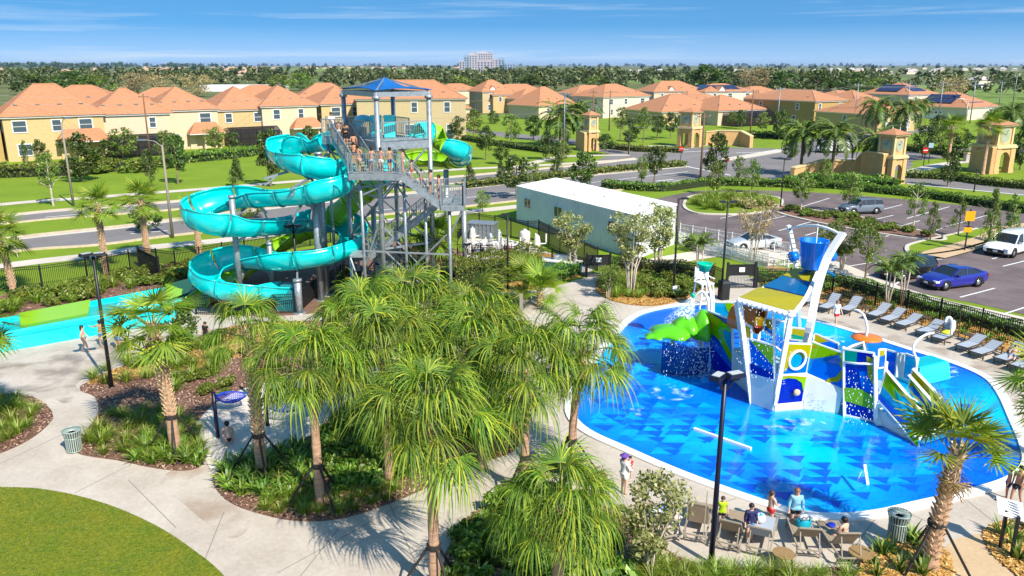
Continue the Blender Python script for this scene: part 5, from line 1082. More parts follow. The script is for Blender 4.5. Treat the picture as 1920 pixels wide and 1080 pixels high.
# clock towers of the estate entrance
OCH = mat('peach_stucco', (0.60, 0.35, 0.15), 0.9, ns=1.6, amt=0.08); TRM = mat('cream_cast_stone', (0.60, 0.47, 0.24), 0.85, ns=3, amt=.08); CLK = mat('clock_face_green', (0.33, 0.36, 0.26), 0.5); DARKIN = mat('arch_inner', (0.22, 0.14, 0.08), 0.9)
def clock_tower(label, base, topy, wpx, rz, roof_first=True):
    b = W(*base); w = wpx * MPP(b) / 1.33; h = HT(b + Vector((0, w * .5, 0)), topy); t = thing('clock_tower', label, 'clock tower', b + Vector((0, w * .6, 0)), rz, 'estate clock towers'); hb = h * .52; pw = w * .24
    for i, j in ((-1, -1), (1, -1), (1, 1), (-1, 1)):
        m = MB(); m.box((i * (w - pw) / 2, j * (w - pw) / 2, hb * .46), (pw, pw, hb * .92)); m.box((i * (w - pw) / 2, j * (w - pw) / 2, .3), (pw + .12, pw + .12, .6)); m.build('pier', OCH, t)
    for q in range(4):                                   # arched walls between the piers
        ca, sa = math.cos(q * math.pi / 2), math.sin(q * math.pi / 2); m = MB(); iw = w - 2 * pw; rr = iw / 2; zc = hb * .5; N_ = 10; pts = []
        for k in range(N_ + 1): a = math.pi * k / N_; pts.append((-rr * math.cos(a), zc + rr * math.sin(a)))
        zt = hb * .92
        for k in range(N_):
            (x0, z0), (x1, z1) = pts[k], pts[k + 1]
            for yy in (-w / 2 + .12, -w / 2 + pw * .8): m.add([(x * ca - yy * sa, x * sa + yy * ca, z) for x, z in ((x0, z0), (x1, z1), (x1, zt), (x0, zt))], [(0, 1, 2, 3)])
            ya, yb = -w / 2 + .12, -w / 2 + pw * .8; m.add([(x * ca - y * sa, x * sa + y * ca, z) for x, z, y in ((x0, z0, ya), (x1, z1, ya), (x1, z1, yb), (x0, z0, yb))], [(0, 1, 2, 3)])
        m.build('arch', OCH, t)
    m = MB(); m.box((0, 0, hb * .94), (w + .3, w + .3, hb * .07)); m.box((0, 0, hb * .99), (w + .05, w + .05, hb * .06)); m.build('cornice', TRM, t)
    w2 = w * .74; m = MB(); m.box((0, 0, hb + h * .17), (w2, w2, h * .34)); up = m.build('belfry', OCH, t)
    for i, j in ((-1, -1), (1, -1), (1, 1), (-1, 1)): m = MB(); m.box((i * w2 / 2, j * w2 / 2, hb + h * .17), (.34, .34, h * .34)); m.build('corner_pilaster', TRM, up)
    for q in range(4):
        ca, sa = math.cos(q * math.pi / 2), math.sin(q * math.pi / 2); yy = -w2 / 2; rr = w2 * .33; zc = hb + h * .19
        for nm, r1, off, mm in (('clock_rim', rr * 1.12, .06, TRM), ('clock_face', rr, .1, CLK)):
            m = MB(); P = [(math.cos(k * .3142) * r1, math.sin(k * .3142) * r1 * 1.15) for k in range(20)]
            vs = [(x * ca - (yy - o_) * sa, x * sa + (yy - o_) * ca, zc + z) for o_ in (0, off) for x, z in P]; m.add(vs, [tuple(range(20)), tuple(reversed(range(20, 40)))] + [(k, (k + 1) % 20, (k + 1) % 20 + 20, k + 20) for k in range(20)]); m.build(nm, mm, up)
        m = MB()
        for an, ln_ in ((1.2, .8), (2.6, .55)): m.bar((0 * ca - (yy - .13) * sa, 0 * sa + (yy - .13) * ca, zc), (math.cos(an) * rr * ln_ * ca - (yy - .13) * sa, math.cos(an) * rr * ln_ * sa + (yy - .13) * ca, zc + math.sin(an) * rr * ln_), 0.06)
        m.build('clock_hands', GALV_D, up)
    m = MB(); m.box((0, 0, hb + h * .35), (w2 + .5, w2 + .5, h * .03)); m.box((0, 0, hb + h * .37), (w2 + .9, w2 + .9, h * .025)); m.build('eave_trim', TRM, t)
    m = MB(); hiproof(m, -w2 / 2, -w2 / 2, w2 / 2, w2 / 2, hb + h * .383, h * .10, .6); m.build('roof', ROOF_T, t); return t
clock_tower('small clock tower behind the date palms, farthest left of the four', (1108, 284), 208, 30, 0.5)
clock_tower('clock tower with two round faces beside the sign wall at the intersection', (1296, 277), 202, 44, 0.75)
clock_tower('clock tower joined to the curved ochre wall behind the car park', (1675, 347), 241, 54, 0.5)
clock_tower('nearest right clock tower with open arches at the right edge', (1874, 326), 223, 70, 0.42)
def wall_run(label, pts, hts, th=0.6, m=OCH, cap=True):
    w = [W(*p) for p in pts]; t = thing('entrance_wall', label, 'wall', w[0], 0, 'ochre entrance walls'); mb = MB(); cp = MB()
    for i in range(len(w) - 1):
        a, b = w[i], w[i + 1]; d = (b - a).normalized(); n_ = Vector((-d.y, d.x, 0)) * th / 2; ha, hb = hts[i], hts[i + 1]
        mb.add([a - n_, b - n_, b + n_, a + n_, a - n_ + Vector((0, 0, ha)), b - n_ + Vector((0, 0, hb)), b + n_ + Vector((0, 0, hb)), a + n_ + Vector((0, 0, ha))], [(0, 1, 5, 4), (2, 3, 7, 6), (1, 2, 6, 5), (3, 0, 4, 7), (4, 5, 6, 7)])
        cp.bar(a + Vector((0, 0, ha + .09)), b + Vector((0, 0, hb + .09)), th + .25, 0.18)
    mb.build('wall', m, t, world=True); cp.build('coping', TRM, t, world=True); return t
wall_run('long curved ochre wall rising to the clock tower behind the car park', [(1484, 340), (1510, 334), (1540, 333), (1580, 334), (1605, 336), (1612, 338), (1620, 339), (1654, 346)], [1.8, 1.9, 2.5, 2.5, 2.6, 3.6, 4.1, 4.1])
wall_run('ochre sign wall right of the clock tower at the intersection', [(1322, 272), (1345, 272), (1388, 273), (1408, 277)], [2.6, 2.9, 2.9, 2.2], .7)
wall_run('ochre wall left of the nearest right clock tower', [(1828, 322), (1845, 324), (1858, 327)], [3.0, 3.6, 4.0])
wall_run('low ochre wall beside the small clock tower', [(1082, 280), (1098, 284)], [3.6, 3.4]); wall_run('low curved stone wall left of the right clock tower', [(1808, 303), (1824, 302), (1838, 304)], [1.4, 1.2, 1.2], .6, mat('grey_stone', (0.36, .33, .28), .9, ns=4, amt=.2))

# white office trailer
ta, tb, tc_ = W(969, 415), W(1192, 487), W(1264, 458); hT = (HT(ta, 362) + HT(tb, 398)) / 2 + .1
tr_ = thing('trailer', 'long white office trailer with flat roof between the pump yard and car park', 'trailer', tb)
td = tc_ + (ta - tb); WALLW = mat('trailer_cladding', (0.66, 0.70, 0.68), 0.6, ns=0.6, amt=.06)
mb = MB(); mb.prism([ta, tb, tc_, td], 0.0, hT); mb.build('body', WALLW, tr_, world=True)
mb = MB(); c_ = (ta + tb + tc_ + td) / 4; mb.prism([c_ + (p - c_) * 1.012 for p in (ta, tb, tc_, td)], hT, hT + .14); mb.build('roof', mat('white_roof_membrane', (0.78, 0.77, 0.74), 0.7, ns=1.2, amt=.08), tr_, world=True)
d = (tb - ta).normalized(); L = (tb - ta).length; nr = Vector((d.y, -d.x, 0)); rb = MB(); n = int(L / .42)
for k in range(n + 1): p = ta.lerp(tb, k / n) + nr * .015; rb.bar(p + Vector((0, 0, .1)), p + Vector((0, 0, hT - .1)), 0.03, 0.034, up=nr)
rb.build('cladding_ribs', WALLW, tr_, world=True)['kind'] = 'stuff'
for u, ww in ((.115, 1.3), (.40, 1.4), (.84, 1.5)):
    c = ta.lerp(tb, u) + nr * .05 + Vector((0, 0, hT * .62)); hold = MB()
    for s in (-1, 1): hold.bar(c + d * s * ww / 2 - Vector((0, 0, .55)), c + d * s * ww / 2 + Vector((0, 0, .55)), .08, .1, up=nr)
    for s in (-1, 0, 1): hold.bar(c - d * ww / 2 + Vector((0, 0, .5 * s)) if s else c - Vector((0, 0, .5)), c + d * ww / 2 + Vector((0, 0, .5 * s)) if s else c + Vector((0, 0, .5)), .07, .1, up=nr)
    f = hold.build('window', TRIM, tr_, world=True); g = MB(); g.slab([c + d * a * ww / 2 + Vector((0, 0, b * .5)) for a, b in ((-1, -1), (1, -1), (1, 1), (-1, 1))], .04); go = g.build('pane', GLASS_D, f); go.data.transform(Matrix.Translation(-Vector(tb)))
e2 = (tc_ - tb).normalized(); c = tb.lerp(tc_, .5) + Vector((e2.y, -e2.x, 0)) * .05; mb = MB(); mb.box((c.x, c.y, 1.15), (0.95, .1, 2.1), math.atan2(e2.y, e2.x)); mb.build('door', TRIM, tr_, world=True)
for u, v in ((.2, .4), (.45, .3), (.62, .55), (.9, .5)): p = ta.lerp(tb, u).lerp(td.lerp(tc_, u), v); MB().box((p.x, p.y, hT + .25), (.5, .5, .24)).build('roof_vent', WHITE, tr_, world=True)

# pump yard: tanks, filters, pipes
sheet('equipment_pad', gp([(862, 500), (872, 440), (990, 460), (1115, 505), (1095, 515), (1030, 498)], 3, False), 0.03, M_WALK)
TANK = mat('tank_plastic', (0.62, 0.58, 0.52), 0.5); CORAL = mat('pump_red', (0.4, .06, .04), .5)
def tank(label, px, by, ty, wpx, cone=False, m=TANK):
    b = W(px, by); h = HT(b, ty); r = wpx * MPP(b) / 2; t = thing('tank', label, 'tank', b, 0, 'pump yard tanks'); mb = MB(); mb.lathe([(.01, 0), (r, 0), (r, h * .86), (r * .92, h * .93), (r * .5, h), (.01, h)] if not cone else [(.01, 0), (r, 0), (r, h * .3), (r * .75, h * .9), (r * .6, h), (.01, h)], n=18); mb.build('body', m, t, True)
    mb = MB(); mb.lathe([(r * 1.03, h * .55), (r * 1.03, h * .58)], n=18); mb.lathe([(.01, h + .12), (r * .3, h + .12), (r * .3, h - .1)], n=12); mb.build('lid', WHITE, t)
    mb = MB(); mb.tube([(r, 0, .3), (r + .5, .1, .3), (r + .5, .1, 1.2)], .07, 8); mb.build('pipe', WHITE2, t)
tank('biggest white cylindrical tank in the pump yard', 984, 462, 432, 20); tank('small cream tapered tank in the pump yard', 1007, 463, 442, 13, True); tank('grey upright filter tank left of the lamp post', 936, 455, 433, 10, m=GALV)
tank('white filter tank at the left of the pump yard', 920, 460, 440, 11, m=GALV); tank('round white strainer tank behind the palm', 886, 448, 428, 12, True)
bx = thing('container', 'grey ribbed metal bin in the pump yard', 'container', W(905, 445), -.3); mb = MB(); mb.box((0, 0, .75), (2.6, 1.5, 1.3)); mb.build('body', GALV_D, bx); mb = MB()
for k in range(7): mb.box((-1.2 + .4 * k, -.78, .75), (.08, .08, 1.3))
mb.build('ribs', GALV, bx)['kind'] = 'stuff'; mb = MB(); mb.box((0, 0, 1.45), (2.75, 1.65, .1)); mb.build('rim', GALV, bx)
rn = random.Random(4)
for i, (lab, px, by) in enumerate([('tangled white pipes at the front left of the pump yard', 895, 478), ('white valve pipes next to the lamp post in the pump yard', 925, 480), ('red pump with white pipes right of the lamp post', 955, 476), ('pipe manifold in front of the biggest tank', 975, 480)]):
    t = thing('pump', lab, 'pump', W(px, by), 0.3 * i, 'pumps and pipe manifolds')
    for k in range(3): mb = MB(); mb.tube([(-.9 + .6 * k, 0, .35), (-.4 + .6 * k, 0, .35)], .22, 12); mb.tube([(-.4 + .6 * k, 0, .35), (-.15 + .6 * k, 0, .35)], .15, 10); mb.build('motor', CORAL if i == 2 and k < 2 else (GALV_D if k % 2 else DARKBLUE), t, True)
    for k in range(6):
        x = rn.uniform(-1.1, 1.1); y = rn.uniform(-.3, .7); mb = MB(); mb.tube([(x, y, .2), (x, y, rn.uniform(.9, 1.6)), (x + rn.uniform(-.9, .9), y + .1, 1.1), (x + .4, y + .6, .4)], .06, 7); mb.build('pipe', WHITE2, t, True)
cb = thing('equipment_box', 'teal and white equipment locker behind the fence by the gate', 'locker', W(1050, 508), -.35); mb = MB(); mb.box((0, 0, .4), (3.4, 1.0, .8)); mb.build('body', mat('dark_teal', (0.01, .12, .16), .5), cb); mb = MB(); mb.box((0, 0, .86), (3.5, 1.1, .1)); mb.build('lid', WHITE, cb); mb = MB(); mb.box((.4, .2, 1.1), (1.8, .4, .4)); mb.build('panel', WHITE, cb)
# white ramp railing by the car park
rr_ = thing('ramp_railing', 'white railed ramp zigzag between the gate and the silver car', 'railing', W(1350, 500))
for a, b in [((1275, 440), (1480, 478)), ((1270, 455), (1440, 500)), ((1480, 478), (1500, 500)), ((1300, 470), (1480, 515)), ((1270, 455), (1300, 470)), ((1440, 500), (1490, 497)), ((1490, 510), (1560, 530))]:
    p, q = W(*a), W(*b); mb = MB()
    for z in (1.05, .6, .15): mb.bar(p + Vector((0, 0, z)), q + Vector((0, 0, z)), .05)
    mb.build('rail', WHITE2, rr_, world=True); n = int((q - p).length / .16); mb = MB()
    for k in range(n): c = p.lerp(q, k / n); mb.bar(c, c + Vector((0, 0, 1.05 if k % 9 else 1.15)), .022 if k % 9 else .07, up=(1, 0, 0))
    mb.build('balusters', WHITE2, rr_, world=True)['kind'] = 'stuff'
mb = MB(); mb.prism([W(*p) for p in [(1290, 450), (1470, 486), (1440, 500), (1300, 470), (1275, 455)]], .02, .3); mb.build('ramp', M_WALK, rr_, world=True)

# signs by the roads
def road_sign(label, base, top, shape, m, hpx=None):
    b = W(*base); h = HT(b, top); t = thing('road_sign', label, 'sign', b, 0, 'road signs'); MB().box((0, 0, h * .5), (.09, .09, h)).build('post', BLACK if m != 'o' else GALV, t)
    mb = MB(); r = h * .16; n, a0 = {'oct': (8, .3927), 'dia': (4, 0), 'sq': (4, .785), 'rnd': (16, 0)}[shape]; vs = [(r * math.cos(a0 + k * 6.2832 / n), y, h - r + r * math.sin(a0 + k * 6.2832 / n)) for y in (-.08, -.05) for k in range(n)]
    mb.add(vs, [tuple(range(n)), tuple(reversed(range(n, 2 * n)))] + [(k, (k + 1) % n, (k + 1) % n + n, k + n) for k in range(n)]); mb.build('plate', m, t); return t, r, h
SR = mat('sign_red', (0.5, 0.01, 0.015), .5); SY = mat('sign_amber', (0.75, 0.33, 0.0), .5)
def text(s, size, m, parent, loc, name='lettering', rx=90, rz=0.0):
    cu = bpy.data.curves.new(name, 'FONT'); cu.body = s; cu.size = size; cu.align_x = 'CENTER'; cu.align_y = 'CENTER'; cu.extrude = 0.004; cu.materials.append(m); tmp = bpy.data.objects.new(name, cu); me = bpy.data.meshes.new_from_object(tmp); bpy.data.objects.remove(tmp); o = bpy.data.objects.new(name, me); col.objects.link(o); o.parent = parent; o.location = loc; o.rotation_euler = (R(rx), 0, rz); return o
t, r, h = road_sign('red stop sign beside the median tip at the intersection', (1276, 304), 274, 'oct', SR); text('STOP', r * .62, WHITE2, t, (0, -.09, h - r))
t, r, h = road_sign('red stop sign half hidden behind the dark tree', (1362, 320), 296, 'oct', SR)
t, r, h = road_sign('red and white no-entry sign on the verge before the right clock tower', (1731, 312), 276, 'rnd', SR); MB().box((0, -.1, h - r), (r * 1.3, .02, r * .3)).build('bar', WHITE2, t)
t, r, h = road_sign('amber square warning sign on the path at the car park', (1808, 472), 392, 'sq', SY); MB().box((0, -.05, h - r * 3), (r * 1.2, .03, r * .7)).build('lower_plate', SY, t)
t, r, h = road_sign('small blue sign before the right clock tower', (1741, 306), 266, 'sq', mat('sign_pale_blue', (.3, .42, .5), .5))
# ---------------------------------------------------------------- vehicles
def car(label, base, rz, paint, kind='sedan', group='cars in the car park', cat='car', name='parked_car', sc=1.0):
    """built along +X (nose at +X), foot point = centre on the ground"""
    P = dict(sedan=(4.75, 0.90, [(-2.37, .42, .82, 0), (-2.25, .30, 1.0, 0), (-1.75, .25, 1.06, 0), (-1.1, .2, 1.0, 1.36), (-.35, .2, .97, 1.45), (.35, .2, .95, 1.41), (1.15, .2, .93, 0), (1.9, .26, .84, 0), (2.28, .32, .68, 0), (2.38, .4, .56, 0)], (-1.72, 1.12)),
             suv=(4.6, 0.93, [(-2.3, .48, .9, 0), (-2.25, .36, 1.1, 0), (-2.0, .3, 1.12, 1.62), (-1.1, .28, 1.1, 1.70), (0, .28, 1.07, 1.69), (.45, .28, 1.05, 1.64), (1.1, .28, 1.04, 0), (1.85, .3, .96, 0), (2.2, .36, .8, 0), (2.3, .45, .65, 0)], (-2.2, 1.08)),
             minivan=(5.15, 0.99, [(-2.57, .48, .9, 0), (-2.52, .36, 1.12, 0), (-2.25, .28, 1.1, 1.68), (-1.2, .24, 1.06, 1.76), (.1, .24, 1.02, 1.75), (.75, .24, 1.0, 1.62), (1.55, .24, 1.0, 0), (2.1, .28, .9, 0), (2.45, .34, .72, 0), (2.57, .42, .58, 0)], (-2.5, 1.52)),
             van=(5.9, 1.03, [(-2.95, .5, 1.2, 0), (-2.93, .4, 1.3, 2.45), (-1.5, .35, 1.3, 2.6), (.3, .35, 1.3, 2.6), (1.25, .35, 1.25, 2.45), (1.75, .35, 1.2, 1.75), (2.1, .35, 1.2, 0), (2.7, .4, 1.0, 0), (2.95, .5, .75, 0)], (0.3, 2.08)))[kind]
    Lc, hw, st, gl = P; t = thing(name, label, cat, base, rz, group, sc); pm = paint
    body = MB(); rings = []
    for i, (x, zb, zbelt, zr) in enumerate(st):
        e = 0.86 if i in (0, len(st) - 1) else (0.95 if i in (1, len(st) - 2) else 1.0); w = hw * e; top = zbelt + (0.035 if not zr else 0)
        ring = [(x, -w * .9, zb), (x, -w, zb + .12), (x, -w, (zb + zbelt) / 2 + .08), (x, -w * .955, zbelt), (x, -w * .45, top + .01), (x, w * .45, top + .01), (x, w * .955, zbelt), (x, w, (zb + zbelt) / 2 + .08), (x, w, zb + .12), (x, w * .9, zb)]
        rings.append(ring)
    k = 10; vs = [p for r_ in rings for p in r_]; fs = [(i * k + j, i * k + (j + 1) % k, (i + 1) * k + (j + 1) % k, (i + 1) * k + j) for i in range(len(rings) - 1) for j in range(k)]
    fs += [tuple(range(k)), tuple((len(rings) - 1) * k + j for j in reversed(range(k)))]
    body.add(vs, [tuple(reversed(f)) for f in fs]); bo = body.build('body', pm, t, True)
    bv = bo.modifiers.new('b', 'BEVEL'); bv.width = 0.035; bv.segments = 2; bv.limit_method = 'ANGLE'; bv.angle_limit = R(35)
    # greenhouse: roof and pillars in paint, glass between
    up = [(x, zb, zbelt, zr) for x, zb, zbelt, zr in st if zr]; x0, x1 = gl; zf = lambda x: np.interp(x, [s[0] for s in st], [s[2] for s in st]); base_pts = [x0] + [u[0] for u in up] + [x1]; wr = hw * (.76 if kind != 'van' else .9); wb = hw * .93
    top = [(u[0], u[3]) for u in up]; rf = MB()
    if kind in ('suv', 'minivan', 'van') : pass
    n = len(top); vs = []
    for x, z in top: vs += [(x, -wr, z - .05), (x, -wr * .8, z), (x, wr * .8, z), (x, wr, z - .05)]
    fs = [(i * 4 + j, (i + 1) * 4 + j, (i + 1) * 4 + j + 1, i * 4 + j + 1) for i in range(n - 1) for j in range(3)]; rf.add(vs, fs); rf.build('roof', pm, t, True)
    gh = MB(); lowx = [x0 + (x1 - x0) * i / (n - 1) for i in range(n)]
    for s in (-1, 1):
        for i in range(n - 1):
            a = (lowx[i], s * wb, zf(lowx[i]) - .02); b = (lowx[i + 1], s * wb, zf(lowx[i + 1]) - .02); c = (top[i + 1][0], s * wr, top[i + 1][1] - .05); d = (top[i][0], s * wr, top[i][1] - .05)
            if kind == 'van' and i < n - 2: continue
            g = MB(); g.slab([a, b, c, d], .02); g.build('side_window', GLASS_D, t)
        if kind == 'van': m = MB(); m.slab([(-2.93, s * wb, 1.28), (lowx[n - 2], s * wb, 1.26), (top[n - 2][0], s * wr, top[n - 2][1] - .05), (-2.93, s * wr, 2.4)], .03); m.build('side_panel', pm, t)
    for nm, i, x in (('rear_window', 0, x0), ('windscreen', n - 1, x1)):
        g = MB(); z = zf(x) - .02; g.slab([(x, -wb, z), (x, wb, z), (top[i][0], wr, top[i][1] - .04), (top[i][0], -wr, top[i][1] - .04)], .02); g.build(nm, GLASS_D if not (kind == 'van' and i == 0) else pm, t)
    pl = MB()
    for s in (-1, 1):
        for i in range(n): pl.bar((lowx[i], s * (wb + .005), zf(lowx[i])), (top[i][0], s * (wr + .01), top[i][1] - .04), .075 if i in (0, n - 1) else .045, .05)
    pl.build('pillars', pm, t)['kind'] = 'stuff'
    wr_ = .34 if kind in ('sedan',) else .37
    for sx in (-1, 1):
        xw = (Lc / 2 - .88) if sx > 0 else -(Lc / 2 - .95)
        for s in (-1, 1):
            m = MB(); prof = [(wr_ * .62, -.11), (wr_ * .97, -.11), (wr_, -.08), (wr_, .08), (wr_ * .97, .11), (wr_ * .62, .11)]; m.lathe(prof, n=20); m.v = [(x, z, y) for x, y, z in m.v]; m.v = [(x + xw, y + s * (hw - .07), z + wr_) for x, y, z in m.v]; wo = m.build('wheel', RUBBER, t, True)
            m = MB(); m.lathe([(.001, .085), (wr_ * .2, .10), (wr_ * .62, .075), (wr_ * .64, -.05)], n=20); m.v = [(x + xw, z * s + s * (hw - .07), y + wr_) for x, y, z in m.v]; m.build('rim', CHROME, wo, True)
            ar = MB(); ar.tube([(xw + math.cos(a) * (wr_ + .05), s * (hw + .004), wr_ + math.sin(a) * (wr_ + .05)) for a in [math.pi * q / 8 for q in range(9)]], .035, 5); ar.build('wheel_arch', RUBBER, t)
    xf, zf_ = Lc / 2 - .1, np.interp(Lc / 2 - .12, [s[0] for s in st], [s[2] for s in st])
    for s in (-1, 1):
        MB().box((xf - .06, s * hw * .72, zf_ - .03), (.26, .42, .12), s * -.25).build('headlight', mat('headlight_glass', (.7, .72, .75), .1, spec=.8), t)
        MB().box((-Lc / 2 + .07, s * hw * .78, np.interp(-Lc / 2 + .05, [q[0] for q in st], [q[2] for q in st]) - .08), (.12, .3, .16)).build('tail_light', mat('tail_light_red', (.35, .01, .01), .2), t)
        MB().box((x1 - .45, s * (hw + .1), zf(x1) + .06), (.14, .22, .15)).build('mirror', pm, t)
    MB().box((Lc / 2 - .015, 0, .52), (.07, hw * 1.25, .24)).build('grille', BLACK, t); MB().box((Lc / 2 + .02, 0, .5), (.03, .32, .13)).build('number_plate', WHITE2, t)
    MB().box((0, 0, .24), (Lc * .9, hw * 1.7, .18)).build('underside', RUBBER, t)
    return t
def face(px0, py0, px1, py1): a, b = W(px0, py0), W(px1, py1); return math.atan2(b.y - a.y, b.x - a.x)
def paint(n, c, r=.25): return mat(n, c, r, .0, coat=.9, spec=.6)
car('white minivan parked nose towards the blue sedan at the right edge', W(1893, 474), R(216), paint('pearl_white_paint', (.78, .78, .76)), 'minivan', sc=1.14)
car('bright blue sedan parked behind the long fence', W(1784, 536), R(200), paint('royal_blue_paint', (.01, .014, .24)), 'sedan', sc=1.08)
car('black car mostly hidden by the curly palm left of the blue sedan', W(1700, 520), R(205), paint('black_car_paint', (.012, .012, .014)), 'suv')
car('grey-blue car parked across the planting island', W(1613, 400), R(190), paint('grey_blue_paint', (.13, .16, .19)), 'suv')
car('pale silver car behind the white ramp railing and the bare myrtle', W(1413, 466), R(192), paint('silver_paint', (.45, .48, .50)), 'sedan')
car('dark maroon car waiting left of the long ochre wall', W(1470, 346), R(178), paint('maroon_paint', (.10, .02, .05)), 'sedan')
car('white high-roofed delivery van crossing the intersection', W(1560, 286), R(184), paint('van_white_paint', (.75, .75, .75)), 'van', 'vehicles on the road', 'van', 'delivery_van')
car('white pickup far off beside the bright field at the upper right', W(1834, 168), R(180), paint('van_white_paint', (.75, .75, .75)), 'suv', 'vehicles on the road', sc=2.2)
# ---------------------------------------------------------------- the splash play structure in the pool
AC = dict(blue=glassy('blue_panel', (0.0, 0.2, 0.85), .86), navy=glassy('navy_panel', (0.0, 0.02, 0.5), .9), green=glassy('green_panel', (0.28, 0.65, 0.0), .88), olive=glassy('olive_panel', (0.55, 0.5, 0.0), .9), aqua=glassy('aqua_panel', (0.0, 0.5, 0.8), .6), teal=glassy('teal_panel', (0.0, 0.5, 0.36), .8), yellow=glassy('yellow_panel', (0.60, 0.42, 0.01), .9))
OFFW = mat('structure_white', (0.62, 0.64, 0.60), 0.45, ns=1.5, amt=.04); ORNG = mat('orange_fibreglass', (0.75, 0.17, 0.01), .35, coat=.4)
OLV = mat('olive_canopy_panel', (0.33, 0.29, 0.004), .5, ns=3, amt=.06); CBL = mat('blue_canopy_panel', (0.0, 0.10, 0.26), .25, coat=.4)
BUCK = mat('bucket_blue', (0.0, 0.17, 0.72), .35, coat=.4)
ps = thing('play_structure', 'white framed splash play structure with blue, green and olive panels, ramps and bridge', 'play structure', W(1480, 765))
def PW(pts): return [A(x, y, Y) for x, y, Y in pts]
def panel(pts, m, frame=True, th=.05, fr=.11, name='panel'):
    P = PW(pts); MB().slab(P, th).build(name, m, ps, world=True)
    if frame:
        mb = MB()
        for i in range(len(P)): mb.bar(P[i], P[(i + 1) % len(P)], fr, fr)
        mb.build('panel_frame', WHITE2, ps, world=True)
def split(pts, bands, frame=True):
    """quad TL TR BR BL with painted inlays: (m, [(u, v)...]) set just proud of the sheet on both sides"""
    P = PW(pts); tl, tr, br, bl = P; nr = (tr - tl).cross(bl - tl).normalized()
    at = lambda u, v: tl.lerp(tr, u).lerp(bl.lerp(br, u), v); base = MB().slab(P, .04).build('panel', AC[bands[0]], ps, world=True)
    for i, (m, uv) in enumerate(bands[1:]):
        for s in (-1, 1): mb = MB(); mb.slab([at(u, v) + nr * s * (.035 + .008 * i) for u, v in uv], .006); o = mb.build('inlay', AC[m], base); o.data.transform(Matrix.Translation(-Vector(ps.location)))
    if frame:
        mb = MB()
        for i in range(4): mb.bar(P[i], P[(i + 1) % 4], .08, .08)
        mb.build('panel_frame', WHITE2, ps, world=True)
circ = lambda u, v, r, q=1.0, n=16: [(u + r * math.cos(k * 6.2832 / n), v + r * q * math.sin(k * 6.2832 / n)) for k in range(n)]
def post(p, q, w=.16, m=WHITE2, name='post'): MB().bar(p, q, w, w, up=(0, 1, 0)).build(name, m, ps, world=True)
# left front screen
split([(1328, 583, 40.8), (1374, 600, 39.3), (1373, 713, 39.3), (1333, 694, 40.8)], ['navy', ('blue', [(0, .35), (1, .62), (1, .82), (.3, .62), (0, .5)]), ('green', [(0, .02), (1, .12), (1, .72), (.45, .42), (0, .33)]), ('aqua', [(.62, .22), (1, .2), (1, .55), (.75, .4)]), ('olive', [(0, 0), (.6, .06), (.15, .3), (0, .28)])])
# white wall and centre tower
panel([(1377, 652, 39.1), (1401, 676, 38.0), (1404, 738, 37.5), (1376, 716, 39.1)], OFFW, False, .12, name='side_wall')
split([(1403, 634, 36.3), (1452, 648, 35.4), (1451, 711, 35.3), (1408, 699, 36.2)], ['blue', ('green', [(0, 0), (1, .05), (1, .62), (.5, .3)]), ('navy', [(0, .72), (1, .82), (1, 1), (0, 1)])])
panel([(1408, 699, 36.25), (1451, 712, 35.35), (1450, 771, 35.3), (1410, 757, 36.2)], OFFW, False, .12, name='lower_wall')
split([(1389, 602, 36.6), (1409, 613, 36.2), (1409, 637, 36.2), (1397, 632, 36.5)], ['olive'])
split([(1452, 598, 35.5), (1471, 603, 36.5), (1467, 660, 36.5), (1452, 648, 35.5)], ['aqua', ('blue', [(0, .5), (1, .6), (1, 1), (0, 1)])])
post(A(1387, 566, 36.4), W(1409, 757), .2); post(A(1484, 583, 34.9), W(1450, 771), .2); post(A(1477, 588, 36.6), A(1462, 650, 36.6), .14); post(A(1449, 584, 35.6), A(1455, 760, 35.25), .1); post(A(1379, 566, 37.6), A(1392, 655, 38), .14)
post(A(1372, 600, 39.4), A(1377, 722, 39.2), .14)
# panel with round window and navy doorway
split([(1477, 643, 35.3), (1521, 645, 36.2), (1511, 700, 35.9), (1464, 703, 35.2)], ['blue', ('olive', [(0, 0), (1, 0), (1, .45), (.3, .55), (.12, .9), (0, .8)]), ('aqua', circ(.46, .55, .25, .9))])
ctr = A(1494, 674, 35.6); mb = MB(); mb.tube([ctr + Vector((.46 * math.cos(k * .3927), -.08 + .2 * math.cos(k * .3927), .46 * math.sin(k * .3927))) for k in range(17)], .07, 6, 0, False); mb.build('porthole_ring', WHITE2, ps, True, world=True)
split([(1463, 702, 35.25), (1512, 705, 35.85), (1504, 754, 35.6), (1452, 759, 35.2)], ['navy', ('green', [(0, 0), (1, .02), (.98, .62), (.84, .25), (.6, .12), (.3, .1), (0, .2)]), ('olive', [(0, 0), (1, .02), (1, .1), (.5, .06), (0, .1)])])
panel([(1452, 759, 35.25), (1505, 754, 35.65), (1504, 767, 35.6), (1451, 772, 35.3)], OFFW, False, .12, name='kick_board')
k = A(1494, 736, 35.3); MB().ball(k, (.17, .1, .17), 12, 8).build('peach_knob', mat('knob_peach', (.7, .42, .25), .5), ps, True, world=True)
# bridge side: white wall under a sweeping coloured panel
panel([(1513, 700, 35.9), (1582, 731, 35.0), (1571, 776, 35.1), (1506, 768, 35.6)], OFFW, False, .16, name='bridge_wall')
split([(1521, 641, 36.3), (1581, 662, 35.2), (1583, 731, 35.0), (1512, 700, 35.9)], ['blue', ('green', [(0, 0), (1, .02), (1, .4), (0, .52)]), ('aqua', [(0, .5), (.55, .48), (.6, .8), (0, .95)]), ('olive', [(.98, .42), (1, .62), (.86, .84), (.62, .97), (.5, 1.0), (.6, .86), (.8, .72)]), ('yellow', [(.05, .12), (.1, .05), (.98, .33), (.98, .38)])])
